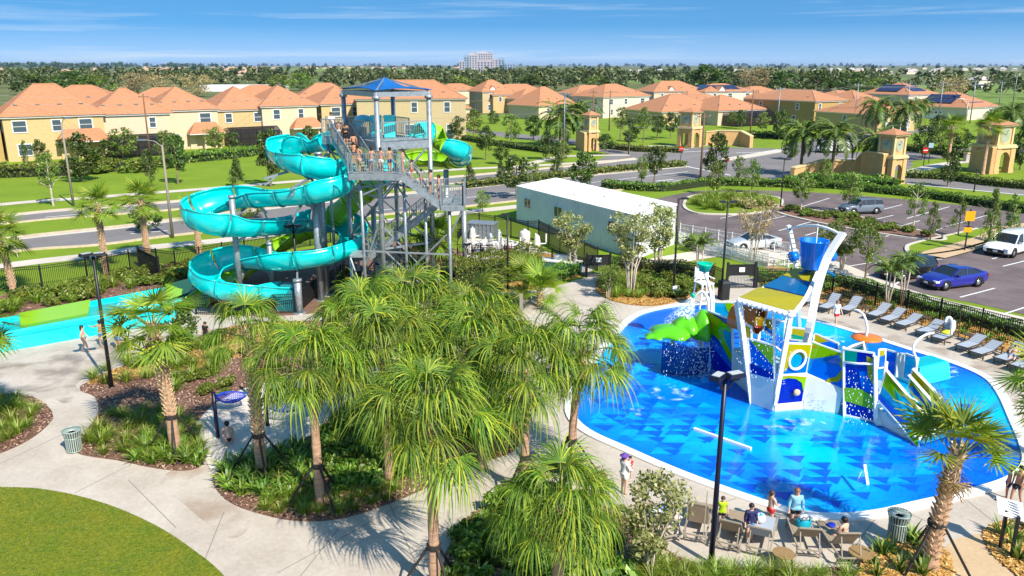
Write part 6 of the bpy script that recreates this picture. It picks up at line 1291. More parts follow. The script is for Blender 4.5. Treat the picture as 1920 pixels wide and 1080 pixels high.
# right tower face with water curtain
split([(1583, 654, 34.9), (1639, 662, 34.2), (1639, 790, 34.1), (1583, 777, 34.8)], ['navy', ('teal', [(0, 0), (.45, .02), (.4, .22), (0, .2)]), ('blue', [(.5, .3), (1, .25), (1, .6), (.6, .56)]), ('green', [(0, .58), (.5, .55), (1, .62), (1, .82), (.5, .8), (0, .78)]), ('olive', [(.75, .05), (1, .08), (1, .48), (.8, .34)])])
panel([(1583, 777, 34.85), (1640, 791, 34.1), (1640, 800, 34.1), (1583, 785, 34.8)], OFFW, False, .16, name='kick_board')
post(A(1582, 650, 34.95), W(1583, 781), .12); post(A(1641, 668, 34.1), W(1642, 796), .14); post(A(1646, 758, 34.4), W(1649, 800), .3, OFFW)
mb = MB(); mb.tube([A(1582, 656, 34.9), A(1600, 648, 34.9), A(1619, 642, 34.9), A(1622, 662, 34.6), A(1636, 664, 34.3), A(1641, 672, 34.1)], .07, 7); mb.tube([A(1583, 679, 34.8), A(1610, 682, 34.5), A(1640, 682, 34.1)], .06, 6); mb.build('arched_rail', WHITE2, ps, True, world=True)
# ramp down to the right
panel([(1645, 762, 34.2), (1700, 812, 32.6), (1722, 842, 31.7), (1650, 800, 33.8)], OFFW, False, .16, name='ramp_wall')
split([(1663, 695, 34.1), (1733, 778, 32.2), (1722, 838, 31.6), (1645, 748, 34.0)], ['aqua', ('green', [(0, 0), (.5, .0), (.42, .5), (0, .5)]), ('blue', [(0, .8), (1, .55), (1, .8), (0, 1)]), ('olive', [(0, 0), (.95, .0), (1, .1), (0, .1)]), ('green', [(.7, .7), (1, .55), (1, 1), (.8, 1)])])
split([(1712, 692, 34.6), (1762, 742, 33.4), (1758, 792, 33.3), (1704, 726, 34.7)], ['aqua', ('olive', [(0, 0), (1, 0), (1, .25), (0, .9)]), ('green', [(0, .3), (.6, .6), (.2, .7), (0, .7)]), ('blue', [(0.1, .7), (1, .6), (1, 1), (.2, 1)])])
for p, q in ((A(1662, 694, 34.1), A(1735, 780, 32.2)), (A(1712, 691, 34.6), A(1763, 744, 33.4)), (A(1704, 703, 34.4), A(1752, 757, 33.2)), (A(1733, 778, 32.2), A(1743, 792, 32)), (A(1763, 744, 33.4), A(1762, 760, 33.4))): post(p, q, .12, name='hand_rail')
n = 9
for k in range(n):
    a = A(1655, 752, 33.9).lerp(A(1728, 838, 31.3), k / n); b = A(1708, 738, 34.6).lerp(A(1782, 820, 32.0), k / n); c = Vector((0.18, -.2, 0)); MB().slab([a, b, b + c, a + c], .06).build('step', OFFW if k % 2 else AC['aqua'], ps, world=True)
post(A(1803, 790, 33), A(1805, 862, 30.5), .12); post(A(1785, 862, 30.6), A(1805, 862, 30.5), .1)
# platforms and rear screens
for pts in ([(1405, 690, 36.4), (1452, 700, 35.6), (1500, 680, 38), (1455, 668, 38.5)], [(1376, 655, 39), (1405, 680, 36.6), (1452, 668, 38.4), (1415, 648, 40)], [(1512, 690, 36.2), (1582, 712, 35.3), (1600, 695, 37), (1530, 675, 38)], [(1583, 722, 35), (1640, 735, 34.4), (1660, 716, 36), (1600, 702, 37)]):
    panel(pts, mat('deck_tile', (.25, .4, .45), .6), False, .12, name='platform')
split([(1339, 566, 42.5), (1380, 568, 42), (1380, 606, 41.8), (1338, 604, 42.4)], ['aqua', ('green', [(.5, 0), (1, 0), (1, .7), (.6, .4)]), ('olive', [(0.7, .5), (1, .5), (1, 1), (.8, 1)])])
split([(1385, 574, 39.5), (1440, 582, 38.8), (1430, 620, 38.6), (1392, 612, 39.3)], ['yellow'])
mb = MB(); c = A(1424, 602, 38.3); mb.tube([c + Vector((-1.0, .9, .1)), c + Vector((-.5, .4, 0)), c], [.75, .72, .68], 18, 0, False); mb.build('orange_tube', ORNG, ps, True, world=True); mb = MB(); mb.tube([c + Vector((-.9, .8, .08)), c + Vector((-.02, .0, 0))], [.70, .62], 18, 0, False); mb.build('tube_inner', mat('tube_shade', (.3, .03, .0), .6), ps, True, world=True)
split([(1435, 596, 38.0), (1453, 600, 37.6), (1450, 632, 37.4), (1434, 620, 37.8)], ['yellow', ('blue', [(0, .6), (1, .7), (1, 1), (0, 1)])])
split([(1484, 614, 39), (1520, 618, 38.6), (1517, 640, 38.4), (1482, 636, 38.8)], ['olive', ('teal', [(0, .55), (1, .7), (1, 1), (0, 1)])])
split([(1528, 626, 38.0), (1572, 644, 37.2), (1573, 662, 37.1), (1525, 645, 37.8)], ['blue', ('olive', [(0, 0), (.6, .2), (.3, .8), (0, .8)])])
split([(1525, 641, 37.7), (1580, 665, 36.8), (1576, 690, 36.6), (1524, 668, 37.5)], ['green'])
split([(1583, 660, 36.6), (1618, 645, 36.4), (1620, 680, 36.2), (1585, 684, 36.4)], ['teal'])
split([(1648, 655, 36.6), (1660, 655, 36.8), (1659, 688, 36.6), (1645, 690, 36.5)], ['olive', ('blue', [(0, .4), (1, .3), (1, 1), (0, 1)])])
panel([(1682, 661, 37.5), (1698, 663, 37.4), (1693, 708, 37.2), (1678, 706, 37.3)], OFFW, False, .3, name='rear_pillar')
split([(1660, 655, 38.2), (1682, 661, 37.8), (1678, 706, 37.6), (1655, 692, 38)], ['blue'])
split([(1698, 663, 37.2), (1722, 672, 36.6), (1712, 715, 36.4), (1693, 708, 37.0)], ['aqua'])
# frame legs under the platforms
for px, py, Y in [(1395, 700, 38.5), (1470, 700, 37.5), (1530, 700, 37), (1600, 720, 36), (1655, 730, 36), (1420, 660, 40.5), (1500, 660, 38.8)]:
    p = A(px, py, Y); MB().tube([(p.x, p.y, 0), (p.x, p.y, 2.3)], .09, 8).build('leg', WHITE2, ps, True, world=True)
# roof panels
for pts, m in (([(1386, 558, 36.5), (1486, 586, 34.9), (1507, 557, 36.8), (1424, 539, 38.4)], OLV), ([(1431, 537, 38.7), (1508, 555, 37.1), (1524, 531, 38.8), (1467, 518, 40.2)], CBL), ([(1468, 517, 40.4), (1525, 530, 39.1), (1537, 511, 40.6), (1491, 503, 41.6)], OLV)):
    P = PW(pts); MB().slab(P, .07).build('roof_panel', m, ps, world=True)
a, b = A(1384, 560, 36.4), A(1488, 589, 34.8)
for k in range(11): c = a.lerp(b, (k + .5) / 11); MB().ball(c + Vector((0, 0, -.08)), (.2, .14, .13), 8, 5).build('drip_cup', WHITE2, ps, True, world=True)
post(a, b, .12, name='roof_beam')
def rib(pts, w, name='arch'):
    P = crv([A(*p) for p in pts], 5, False); mb = MB()
    for i in range(len(P) - 1): mb.bar(P[i], P[i + 1] + (P[i + 1] - P[i]).normalized() * .04, w, w * .6)
    mb.build(name, WHITE2, ps, world=True)
rib([(1488, 588, 34.8), (1512, 556, 36.9), (1535, 506, 40.2)], .16, 'roof_rail')
rib([(1512, 645, 37.2), (1520, 605, 37.3), (1533, 540, 37.8), (1552, 482, 38.4), (1580, 438, 38.8)], .34)
rib([(1493, 505, 42.0), (1488, 465, 42.0), (1479, 424, 42)], .3)
rib([(1482, 428, 41.9), (1500, 424, 41), (1530, 423, 40.2), (1556, 430, 39.4), (1578, 441, 38.9)], .16, 'top_arch')
post(W(1500, 640), A(1493, 505, 42), .2); post(W(1425, 610), A(1430, 540, 38.6), .14)
# tipping bucket with side barrels
bk = thing('tipping_bucket', 'big blue tipping bucket hung under the white arches above the play structure', 'bucket', A(1521, 503, 40.3), 0, None, .78); r1 = .95; mb = MB(); mb.lathe([(.001, 0), (.62, 0), (.66, .05), (r1, 1.85), (r1 + .05, 1.88), (r1 + .02, 1.93), (r1 - .06, 1.9), (.6, .12), (.001, .12)], n=28); mb.build('bucket', BUCK, bk, True)
for s in (-1, 1): mb = MB(); mb.tube([(s * 1.05, 0, .85), (s * 1.45, .1 * s, .8)], [.3, .36], 14); mb.build('side_barrel', BUCK, bk, True)
MB().tube([(-1.5, 0, .9), (1.5, 0, .9)], .06, 8).build('axle', WHITE2, bk); MB().tube([(0.15, 0, .3), (0.15, 0, 3.0)], .045, 6).build('fill_pipe', WHITE2, bk)
mb = MB(); p = A(1530, 508, 40.6); mb.tube([(p.x - 1.0 + .25 * k, p.y, p.z - .25 + .35 * math.sin(k * math.pi / 8)) for k in range(9)], .1, 6); mb.build('deflector', CBL, ps, True, world=True)
# side spray features
def curve_pipe(label, pts, r, head=None):
    P = crv([A(*p) for p in pts], 6, False); t = thing('spray_feature', label, 'spray feature', P[0]); MB().tube(P, r, 8).build('pipe', WHITE2, t, True, world=True)
    if head == 'orange': mb = MB(); c = A(1625, 632, 36.6); mb.lathe([(.001, .12), (.35, .1), (.7, 0), (.72, -.06), (.4, -.16), (.12, -.24), (.001, -.24)], c, 20); mb.build('dish', ORNG, t, True, world=True)
    return t
curve_pipe('curved white spray pipe carrying the orange dish behind the play structure', [(1624, 655, 36.3), (1623, 640, 36.4), (1626, 615, 36.6), (1620, 592, 36.8), (1610, 583, 37), (1602, 581, 37.2)], .06, 'orange')
curve_pipe('white curved spray pipe beside the rear pillar of the play structure', [(1718, 700, 36.5), (1718, 675, 36.6), (1712, 655, 36.8), (1718, 640, 37), (1735, 628, 37.4), (1750, 624, 37.8)], .06)
curve_pipe('white hoop spray arch at the deck edge with yellow tassel', [(1783, 628, 45), (1785, 605, 45), (1782, 596, 45), (1776, 596, 45), (1772, 604, 45)], .08)
g = thing('spray_feature', 'white pole with green funnel cup near the lifeguard chair', 'spray feature', W(1333, 574)); P = crv([A(1334, 588, 43.5), A(1333, 555, 43.7), A(1328, 530, 44), A(1322, 515, 44.3), A(1321, 508, 44.4)], 5, False); MB().tube(P, .09, 8).build('pipe', WHITE2, g, True, world=True); mb = MB(); c = A(1321, 500, 44.4); mb.lathe([(.001, -.3), (.28, -.26), (.42, .1), (.46, .2), (.40, .2), (.2, -.1)], c, 18); mb.build('funnel', mat('sea_green', (0.0, .42, .25), .35), g, True, world=True)
P = crv([A(1328, 585, 42.5), A(1327, 560, 42.6), A(1318, 547, 42.8), A(1309, 550, 42.9), A(1302, 558, 43)], 5, False); MB().tube(P, .08, 8).build('pipe', WHITE2, g, True, world=True)
mb = MB(); c = A(1302, 553, 43); mb.tube([c, c + Vector((-.15, -.05, -.05))], [.12, .2], 12); mb.build('nozzle', mat('sea_green', (0, .42, .25), .35), g, True, world=True)
def watermat(name, dens, sc=(1, 1, 1)):
    m = bpy.data.materials.new(name); m.use_nodes = True; N = m.node_tree.nodes; L = m.node_tree.links; b = N['Principled BSDF']; out = N['Material Output']; b.inputs['Base Color'].default_value = (.8, .9, .95, 1); b.inputs['Roughness'].default_value = .15
    tc = N.new('ShaderNodeTexCoord'); mp = N.new('ShaderNodeMapping'); mp.inputs['Scale'].default_value = sc; n = N.new('ShaderNodeTexNoise'); n.inputs['Scale'].default_value = 9; n.inputs['Detail'].default_value = 4; L.new(tc.outputs['Object'], mp.inputs[0]); L.new(mp.outputs[0], n.inputs[0])
    r = ramp(N, [(dens, (0, 0, 0)), (dens + .12, (.6, .6, .6))]); L.new(n.outputs[0], r.inputs[0]); t = N.new('ShaderNodeBsdfTransparent'); mx = N.new('ShaderNodeMixShader'); L.new(r.outputs[0], mx.inputs[0]); L.new(t.outputs[0], mx.inputs[1]); L.new(b.outputs[0], mx.inputs[2]); L.new(mx.outputs[0], out.inputs[0]); return m
WM = watermat('falling_water', .5, (1, 1, .12)); WS = watermat('water_spray', .46)
mb = MB(); c0 = A(1300, 556, 43); c1 = A(1275, 612, 41.5); mb.tube([c0, c0.lerp(c1, .5), c1], [.1, .5, .95], 16, 0, False); o = mb.build('water_spray', WS, None, True); o['kind'] = 'stuff'
def drops(name, n, fn, r=(.012, .03)):
    rn = random.Random(n); mb = MB()
    for k in range(n):
        c = fn(rn); s = rn.uniform(*r); mb.add([(c[0] + s, c[1], c[2]), (c[0] - s * .5, c[1] + s * .8, c[2]), (c[0] - s * .5, c[1] - s * .8, c[2]), (c[0], c[1], c[2] + s * 2.4), (c[0], c[1], c[2] - s)], [(0, 1, 3), (1, 2, 3), (2, 0, 3), (1, 0, 4), (2, 1, 4), (0, 2, 4)])
    o = mb.build(name, mat('water_drops', (.85, .92, .95), .08), None, True); o['kind'] = 'stuff'
# leafy umbrella with dripping skirt at the left end
um = thing('drip_umbrella', 'lime green leaf-shaped umbrella dripping water at the left of the pool', 'spray feature', W(1262, 690)); GRN = mat('leaf_green_fibreglass', (.10, .50, .005), .25, coat=.5)
c = A(1262, 612, 41.0)
def lobe(c, rx, ry, rz_, amp, n=26):
    mb = MB(); o = 0; rows = 8; vs = []
    for i in range(rows + 1):
        t = i / rows
        for k in range(n): a = 6.2832 * k / n; q = 1 + amp * math.cos(5 * a + .6) * t; vs.append((c[0] + rx * math.sin(t * 1.571) * q * math.cos(a), c[1] + ry * math.sin(t * 1.571) * q * math.sin(a), c[2] + rz_ * math.cos(t * 1.571)))
    fs = [(i * n + k, (i + 1) * n + k, (i + 1) * n + (k + 1) % n, i * n + (k + 1) % n) for i in range(rows) for k in range(n)]; mb.add(vs, fs); ob = mb.build('leaf_cap', GRN, um, True, world=True); so = ob.modifiers.new('s', 'SOLIDIFY'); so.thickness = .06; return ob
lobe(A(1262, 626, 41.0), 1.3, 1.1, .5, .16); lobe(A(1288, 618, 41.3), .9, .9, .75, .2); lobe(A(1316, 630, 41.2), .6, .9, 1.5, .12); lobe(A(1230, 632, 40.6), .6, .5, .25, .2)
for x, y, Y in ((1262, 625, 41), (1315, 640, 41.2)): p = A(x, y, Y); MB().tube([(p.x, p.y, 0), (p.x, p.y, p.z)], .12, 10).build('stem', WHITE2, um, True, world=True)
mb = MB(); a, b = A(1242, 640, 40.3), A(1330, 650, 40.4)
for k in range(12):
    u = k / 12; p = a.lerp(b, u); q = a.lerp(b, u + 1 / 12); bow = lambda u: -0.6 * math.sin(math.pi * u); mb.quad((p.x, p.y + bow(u), 0.08), (q.x, q.y + bow(u + 1 / 12), 0.08), (q.x, q.y + bow(u + 1 / 12), q.z), (p.x, p.y + bow(u), p.z))
mb.build('water_skirt', glassy('water_skirt_blue', (0.0, 0.05, 0.28), .8, .15), um, True, world=True)
drops('water_drops', 300, lambda r: tuple(a.lerp(b, r.random()) + Vector((0, -.5 + r.uniform(-.4, .1), r.uniform(-2.2, .3)))))
f0, f1 = A(1584, 690, 34.4), A(1638, 700, 33.8); drops('water_drops', 170, lambda r: tuple(f0.lerp(f1, r.random()) + Vector((r.uniform(-.1, .1), -.3, r.uniform(-3.0, 0)))), (.012, .03))
f2, f3 = A(1386, 562, 36.3), A(1486, 590, 34.7); drops('water_drops', 220, lambda r: tuple(f2.lerp(f3, r.random()) + Vector((0, -.2, r.uniform(-3.6, 0)))), (.012, .028))
f4 = A(1305, 690, 39.5); drops('water_drops', 200, lambda r: tuple(f4 + Vector((r.gauss(0, .5), r.gauss(0, .5), r.uniform(-.5, 1.5)))), (.015, .035))
# foam on the water
fm = film('foam', .6, (.55, .85, .95), .5, .8)
for i, (x, y, w, h) in enumerate([(1262, 738, 42, 16), (1195, 775, 18, 9), (1490, 800, 60, 14), (1545, 640, 40, 12), (1300, 700, 50, 10), (1760, 700, 46, 12)]): sheet('foam', gp([(x + w * math.cos(k * .785), y + h * math.sin(k * .785)) for k in range(8)], 4), .08, fm, 'stuff')
# bench slab jets, low sprays and small slide exit in the pool
t = thing('balance_beam', 'thin white bar lying across the pool floor in front of the play structure', 'pool beam', W(1355, 825)); MB().bar(W(1301, 808) + Vector((0, 0, .1)), W(1408, 846) + Vector((0, 0, .1)), .12, .14).build('bar', WHITE2, t, world=True)
t = thing('spray_jet', 'white angled fin spraying thin jets near the front pool edge', 'spray feature', W(1624, 905)); MB().slab([A(1619, 872, 28.4), A(1624, 871, 28.4), A(1630, 908, 27.5), A(1625, 909, 27.5)], .06).build('fin', WHITE2, t, world=True); MB().tube([A(1619, 876, 28.4), A(1612, 892, 28.0), A(1608, 902, 27.8)], .012, 4).build('jet', WS, t, world=True)
t = thing('pool_slide', 'small aqua slide exit tub at the far right of the pool', 'slide', W(1745, 705)); P = [A(1722, 690, 39.8), A(1742, 686, 40.2), A(1765, 692, 40)]; mb = MB(); w0 = W(1730, 712); mb.box((w0.x, w0.y, .55), (2.6, 1.3, .95), .45, taper=.85); mb.build('tub', mat('aqua_tub', (.02, .55, .55), .35), t, world=True); mb = MB(); mb.box((w0.x, w0.y, 1.04), (2.0, .85, .04), .45); mb.build('tub_floor', mat('aqua_floor', (.0, .4, .45), .2), t, world=True)
t = thing('spray_jet', 'short white stake by the right palm at the pool', 'spray feature', W(1822, 790)); MB().bar(W(1824, 792), A(1818, 777, 33.8), .12).build('stake', WHITE2, t, world=True)
# lifeguard chair
lc = thing('lifeguard_chair', 'tall white lifeguard chair at the far end of the pool', 'lifeguard chair', W(1318, 575), .3, None)
for x in (-.5, .5):
    for y in (-.45, .45): MB().bar((x * 1.15, y * 1.2, 0), (x * .8, y, 1.7), .09).build('leg', WHITE2, lc)
for z in (.35, .75, 1.15): MB().box((0, -.5 + z * .05, z), (.95, .12, .07)).build('rung', WHITE2, lc)
MB().box((0, 0, 1.72), (1.0, .9, .08)).build('seat', WHITE2, lc)
for k in range(4): MB().box((0, .42, 1.95 + .2 * k), (.9, .05, .15)).build('back_slat', WHITE2, lc)
for x in (-.5, .5): MB().bar((x, .45, 1.7), (x, .45, 2.75), .08).build('back_post', WHITE2, lc); MB().bar((x, -.4, 2.05), (x, .42, 2.05), .1, .05).build('armrest', WHITE2, lc)
# ---------------------------------------------------------------- loungers, tables, bins, hammocks, bags
SLING_G = mat('grey_blue_sling', (0.33, 0.37, 0.42), .8, ns=40, amt=.12); SLING_B = mat('brown_mesh_sling', (0.30, 0.225, 0.15), .85, ns=60, amt=.3); FRAME_B = mat('bronze_frame', (0.10, 0.07, 0.045), .5, .2); FRAME_P = mat('taupe_frame', (0.32, .27, .2), .5)
def lounger(label, foot, head, back, sl, fr, group, z=0.0):
    """foot and head: pixels of the ground under the two ends; back: raise of the back rest in degrees"""
    a, b = W(*foot), W(*head); d = b - a; t = thing('sun_lounger', label, 'sun lounger', a, math.atan2(d.y, d.x), group, 1.14); w, hs, xs = .33, .36, 1.2; bl = .78; back += 12
    bx, bz = xs + bl * math.cos(R(back)), hs + bl * math.sin(R(back)); m = MB()
    m.slab([(0.03, -w + .04, hs), (xs, -w + .04, hs), (xs, w - .04, hs), (.03, w - .04, hs)], .025); m.build('seat_sling', sl, t)
    m = MB(); m.slab([(xs + .02, -w + .04, hs + .01), (bx, -w + .04, bz), (bx, w - .04, bz), (xs + .02, w - .04, hs + .01)], .025); m.build('back_sling', sl, t)
    sm = MB()
    for k in range(1, 6): u = k / 6; sm.bar((xs + (bx - xs) * u, -w + .05, hs + (bz - hs) * u + .016), (xs + (bx - xs) * u, w - .05, hs + (bz - hs) * u + .016), .012, .012)
    sm.build('sling_seams', fr, t)['kind'] = 'stuff'
    for s in (-1, 1):
        MB().bar((0, s * w, hs), (1.95, s * w, hs), .05, .045).build('side_rail', fr, t); MB().bar((xs, s * (w - .03), hs + .02), (bx, s * (w - .03), bz), .04).build('back_rail', fr, t)
        for x in (.18, 1.78): MB().bar((x, s * w, 0), (x, s * w, hs), .045, up=(1, 0, 0)).build('leg', fr, t)
        if back > 15: MB().bar((xs + .52, s * (w - .06), hs + math.tan(R(back)) * .4), (xs + .72, s * (w - .06), hs), .03).build('prop', fr, t)
    for x in (.02, .18, 1.78, 1.95): MB().bar((x, -w, hs if x in (.02, 1.95) else .12), (x, w, hs if x in (.02, 1.95) else .12), .04).build('cross_rail', fr, t)
    MB().bar((bx, -w + .03, bz), (bx, w - .03, bz), .04).build('head_rail', fr, t); return t
GA, GB = 'grey sling loungers along the fence', 'brown mesh loungers in front of the pool'
for lab, f, h, bk in [('grey lounger farthest left, partly behind the arch', (1505, 576), (1528, 562), 20), ('grey lounger behind the person in red shorts', (1541, 588), (1576, 572), 30), ('grey lounger just right of the person in red shorts', (1580, 592), (1612, 578), 25), ('first flat grey lounger right of the square table', (1632, 602), (1668, 587), 14), ('second flat grey lounger right of the square table', (1656, 611), (1700, 595), 14), ('third flat grey lounger right of the square table', (1684, 620), (1733, 604), 8), ('flat grey lounger beside the one with the upright back', (1724, 634), (1775, 617), 12), ('grey lounger with upright back holding a white towel and yellow float', (1755, 646), (1800, 626), 62), ('flat grey lounger with a dark red bag', (1800, 662), (1858, 642), 8), ('flat grey lounger in front of the one with the red bag', (1826, 674), (1888, 655), 8), ('grey lounger with the person lying in blue shorts', (1872, 686), (1935, 664), 30), ('grey lounger cut by the right edge behind the palm', (1902, 700), (1965, 678), 12)]:
    lounger(lab, f, h, bk, SLING_G, FRAME_B, GA)
for lab, f, h, bk in [('brown lounger at the left heaped with towels', (1205, 962), (1250, 1012), 40), ('brown lounger with the highest raised back', (1318, 962), (1300, 1024), 62), ('brown lounger just right of the navy lamp post', (1385, 978), (1362, 1040), 38), ('brown lounger with grey seat in the middle of the row', (1436, 986), (1420, 1046), 34), ('brown lounger carrying the turquoise bag', (1492, 984), (1516, 1050), 36), ('brown lounger with the sitting woman at the right end', (1548, 996), (1594, 1066), 42)]:
    lounger(lab, f, h, bk, SLING_B if 'grey seat' not in lab else SLING_G, FRAME_P, GB)
def table(label, p, r, h, m, square=False):
    b = W(*p); t = thing('side_table', label, 'side table', b, .3, 'small tables between the loungers'); mb = MB()
    if square: mb.box((0, 0, h), (r * 2, r * 2, .04))
    else: mb.lathe([(.001, h - .02), (r, h - .02), (r, h + .02), (.001, h + .02)], n=22)
    mb.build('table_top', m, t)
    for k in range(4): a = .785 + k * 1.571; MB().bar((r * .85 * math.cos(a), r * .85 * math.sin(a), 0), (r * .7 * math.cos(a), r * .7 * math.sin(a), h), .035, up=(1, 0, 0)).build('leg', FRAME_B, t)
TBL = mat('woven_bronze_top', (.27, .17, .07), .7, ns=30, amt=.3)
table('round bronze table at the left beside the person in the white top', (1123, 912), .33, .45, TBL); table('round bronze table between the two right brown loungers', (1467, 1058), .36, .42, TBL); table('oval bronze table at the right end of the brown loungers', (1612, 1058), .4, .45, TBL)
table('small dark square table between the left grey loungers', (1622, 588), .28, .42, FRAME_B, True); table('small dark square table behind the grey lounger with upright back', (1816, 640), .28, .42, FRAME_B, True); table('small dark square table behind the flat grey loungers', (1735, 606), .25, .4, FRAME_B, True)
SAGE = mat('sage_steel', (0.33, 0.40, 0.35), .45, .2)
def bin_(label, p, h):
    b = W(*p); t = thing('litter_bin', label, 'litter bin', b, 0, 'slatted litter bins'); r = .30; n = 24
    for k in range(n):
        a = 6.2832 * k / n; c, s = math.cos(a), math.sin(a); up = (c, s, 0); pts = [(r * c, r * s, .06), (r * 1.02 * c, r * 1.02 * s, h * .7), (r * 1.28 * c, r * 1.28 * s, h)]
        mb = MB(); mb.bar(pts[0], pts[1], .045, .012, up=up); mb.bar(pts[1], pts[2], .045, .012, up=up); mb.build('slat', SAGE, t)
    for z, q in ((.07, 1.0), (h * .68, 1.02), (h, 1.28)): mb = MB(); mb.tube([(r * q * math.cos(k * .2618), r * q * math.sin(k * .2618), z) for k in range(25)], .018, 6, 0, False); mb.build('hoop', SAGE, t, True)
    mb = MB(); mb.lathe([(.001, .08), (r * .85, .08), (r * .92, h * .85), (r * .88, h * .86), (r * .8, .3), (.001, .3)], n=20); mb.build('liner', mat('liner_dark', (.02, .025, .025), .6), t, True)
    mb = MB(); mb.lathe([(r * .45, h * .9), (r * .5, h * .94), (r * 1.2, h * .98), (r * 1.22, h * .95), (r * .5, h * .9)], n=22); mb.build('lid', SAGE, t, True); return t
bin_('sage green slatted bin on the path by the left bed', (140, 846), 1.0); bin_('sage green slatted bin with round lid near the right palm', (1680, 1012), 1.05)
t = thing('litter_bin', 'tall black bin beside the tallest lamp post at the pool gate', 'litter bin', W(1356, 561)); MB().box((0, 0, .6), (.6, .6, 1.2), .3).build('body', BLACK, t); mb = MB(); mb.box((0, 0, 1.3), (.68, .68, .18), .3, taper=.8); mb.build('lid', BLACK, t)
# hammocks on the sand
NET = mat('royal_blue_net', (0.01, .04, .5), .8); HB = mat('hammock_blue', (.02, .06, .5), .8)
def hammock(label, a, b, wd, sag, m=NET, solid=False):
    a, b = A(*a), A(*b); t = thing('hammock', label, 'hammock', (a + b) / 2, 0, 'blue net hammocks'); d = (b - a); s = Vector((-d.y, d.x, 0)).normalized(); mb = MB(); n = 16; g = []
    for i in range(n + 1):
        u = i / n; wv = wd * math.sin(math.pi * min(1, max(0, (u * 1.2 - .1)))) ** .5 if 0.08 < u < .92 else .02; g.append([a.lerp(b, u) + s * wv * (j / 6 - .5) + Vector((0, 0, -4 * sag * u * (1 - u) + .25 * wv * (abs(j / 6 - .5) * 2) ** 2)) for j in range(7)])
    for i in range(n):
        for j in range(6):
            if solid: mb.quad(g[i][j], g[i + 1][j], g[i + 1][j + 1], g[i][j + 1])
            mb.bar(g[i][j], g[i + 1][j + 1], .02); mb.bar(g[i][j + 1], g[i + 1][j], .02)
        mb.bar(g[i][0], g[i + 1][0], .045); mb.bar(g[i][6], g[i + 1][6], .045)
    mb.build('netting', m, t, world=True); return t
hammock('solid blue hammock bowl behind the dark post on the sand', (402, 738, 35.8), (462, 742, 35.4), 1.2, .4, HB); hammock('blue net hammock strung across the middle of the sand pit', (500, 764, 34.0), (598, 738, 34.8), 1.3, .5)
for lab, p, ty, m in [('short navy hammock post beside the crouching woman', (409, 822), 735, DARKBLUE), ('white slanted hammock pole behind the leftmost cluster palm', (470, 745), 690, WHITE2), ('white hammock pole behind the middle palm', (592, 745), 700, WHITE2), ('second navy hammock post at the palm trunk', (502, 800), 742, DARKBLUE)]:
    b = W(*p); h = HT(b, ty); o = MB().tube([(0, 0, 0), (0, 0, h)], .085, 12).build('post', m, None, True); o.location = b; tag(o, lab, 'post', 'hammock posts'); o.name = 'hammock_post'
# wooden post tops and stakes
b = W(977, 640); o = MB().box((0, 0, HT(b, 552) / 2), (.2, .2, HT(b, 552))).build('timber_post', mat('grey_timber', (.25, .22, .18), .9), None); o.location = b; tag(o, 'weathered square timber post rising from the palms by the pool path', 'post')
# info sign bottom right
t = thing('info_sign', 'slanted white notice board on two black posts at the bottom right', 'sign', W(1892, 1040)); 
for p in ((1874, 1030), (1896, 1043)): q = W(*p); MB().box((q.x, q.y, .75), (.09, .09, 1.5)).build('post', BLACK, t, world=True)
q0, q1_ = W(1874, 1030), W(1896, 1043); m = MB(); m.slab([q0 + Vector((-.25, 0, 1.35)), q1_ + Vector((.2, -.1, 1.35)), q1_ + Vector((.35, .45, 1.75)), q0 + Vector((-.1, .5, 1.75))], .04); m.build('board', WHITE2, t, world=True)
mb = MB()
for k in range(6): a = q0.lerp(q1_, .0) + Vector((-.13 + .02 * k, .06 + .075 * k, 1.42 + .06 * k)); b = q0.lerp(q1_, 1.0) + Vector((.1 + .02 * k, .0 + .075 * k, 1.42 + .06 * k)); mb.bar(a, b, .025, .01)
mb.build('text_lines', mat('sign_ink', (.1, .12, .2), .7), t, world=True)['kind'] = 'stuff'
t = thing('garden_light', 'small white path light among the plants left of the lifeguard chair', 'garden light', W(1264, 560)); MB().tube([(0, 0, 0), (0, 0, .5)], .03, 6).build('stem', BLACK, t); MB().box((0, 0, .72), (.32, .2, .45)).build('lamp_box', WHITE, t)
# bags, towels, floats
def softbox(mb, c, d, rz=0): mb.lathe([(.01, 0), (.9, .0), (1.0, .15), (1.0, .8), (.93, 1.0), (.8, 1.0), (.78, .9), (.01, .85)], (0, 0, 0), 18); mb.v = [(c[0] + x * d[0] * math.cos(rz) - y * d[1] * math.sin(rz), c[1] + x * d[0] * math.sin(rz) + y * d[1] * math.cos(rz), c[2] + z * d[2]) for x, y, z in mb.v]; return mb
c = W(1504, 1006); c.z = .39
t = thing('beach_bag', 'turquoise beach bag with white towel on the brown lounger', 'bag', c); softbox(MB(), (0, 0, 0), (.26, .18, .32)).build('bag', mat('turquoise_canvas', (0, .35, .48), .7), t, True); MB().ball((0, .02, .36), (.2, .13, .12), 10, 6).build('towel', WHITE, t, True); MB().tube([(-.15, -.15, .3), (-.1, -.17, .5), (.1, -.17, .5), (.15, -.15, .3)], .015, 5).build('handle', BLACK, t)
def cloth_heap(label, p, z, m, r, seed, cat='towel', name='towel'):
    rn = random.Random(seed); c = W(*p); c.z = z; mb = MB(); mb.ball((0, 0, r * .35), (r, r * .7, r * .4), 16, 9); mb.v = [(x * (1 + .25 * math.sin(9 * y + seed)), y * (1 + .2 * math.cos(11 * x)), z_ * (1 + .3 * math.sin(8 * x + 5 * y + seed))) for x, y, z_ in mb.v]; o = mb.build(name, m, None, True); o.location = c; tag(o, label, cat)
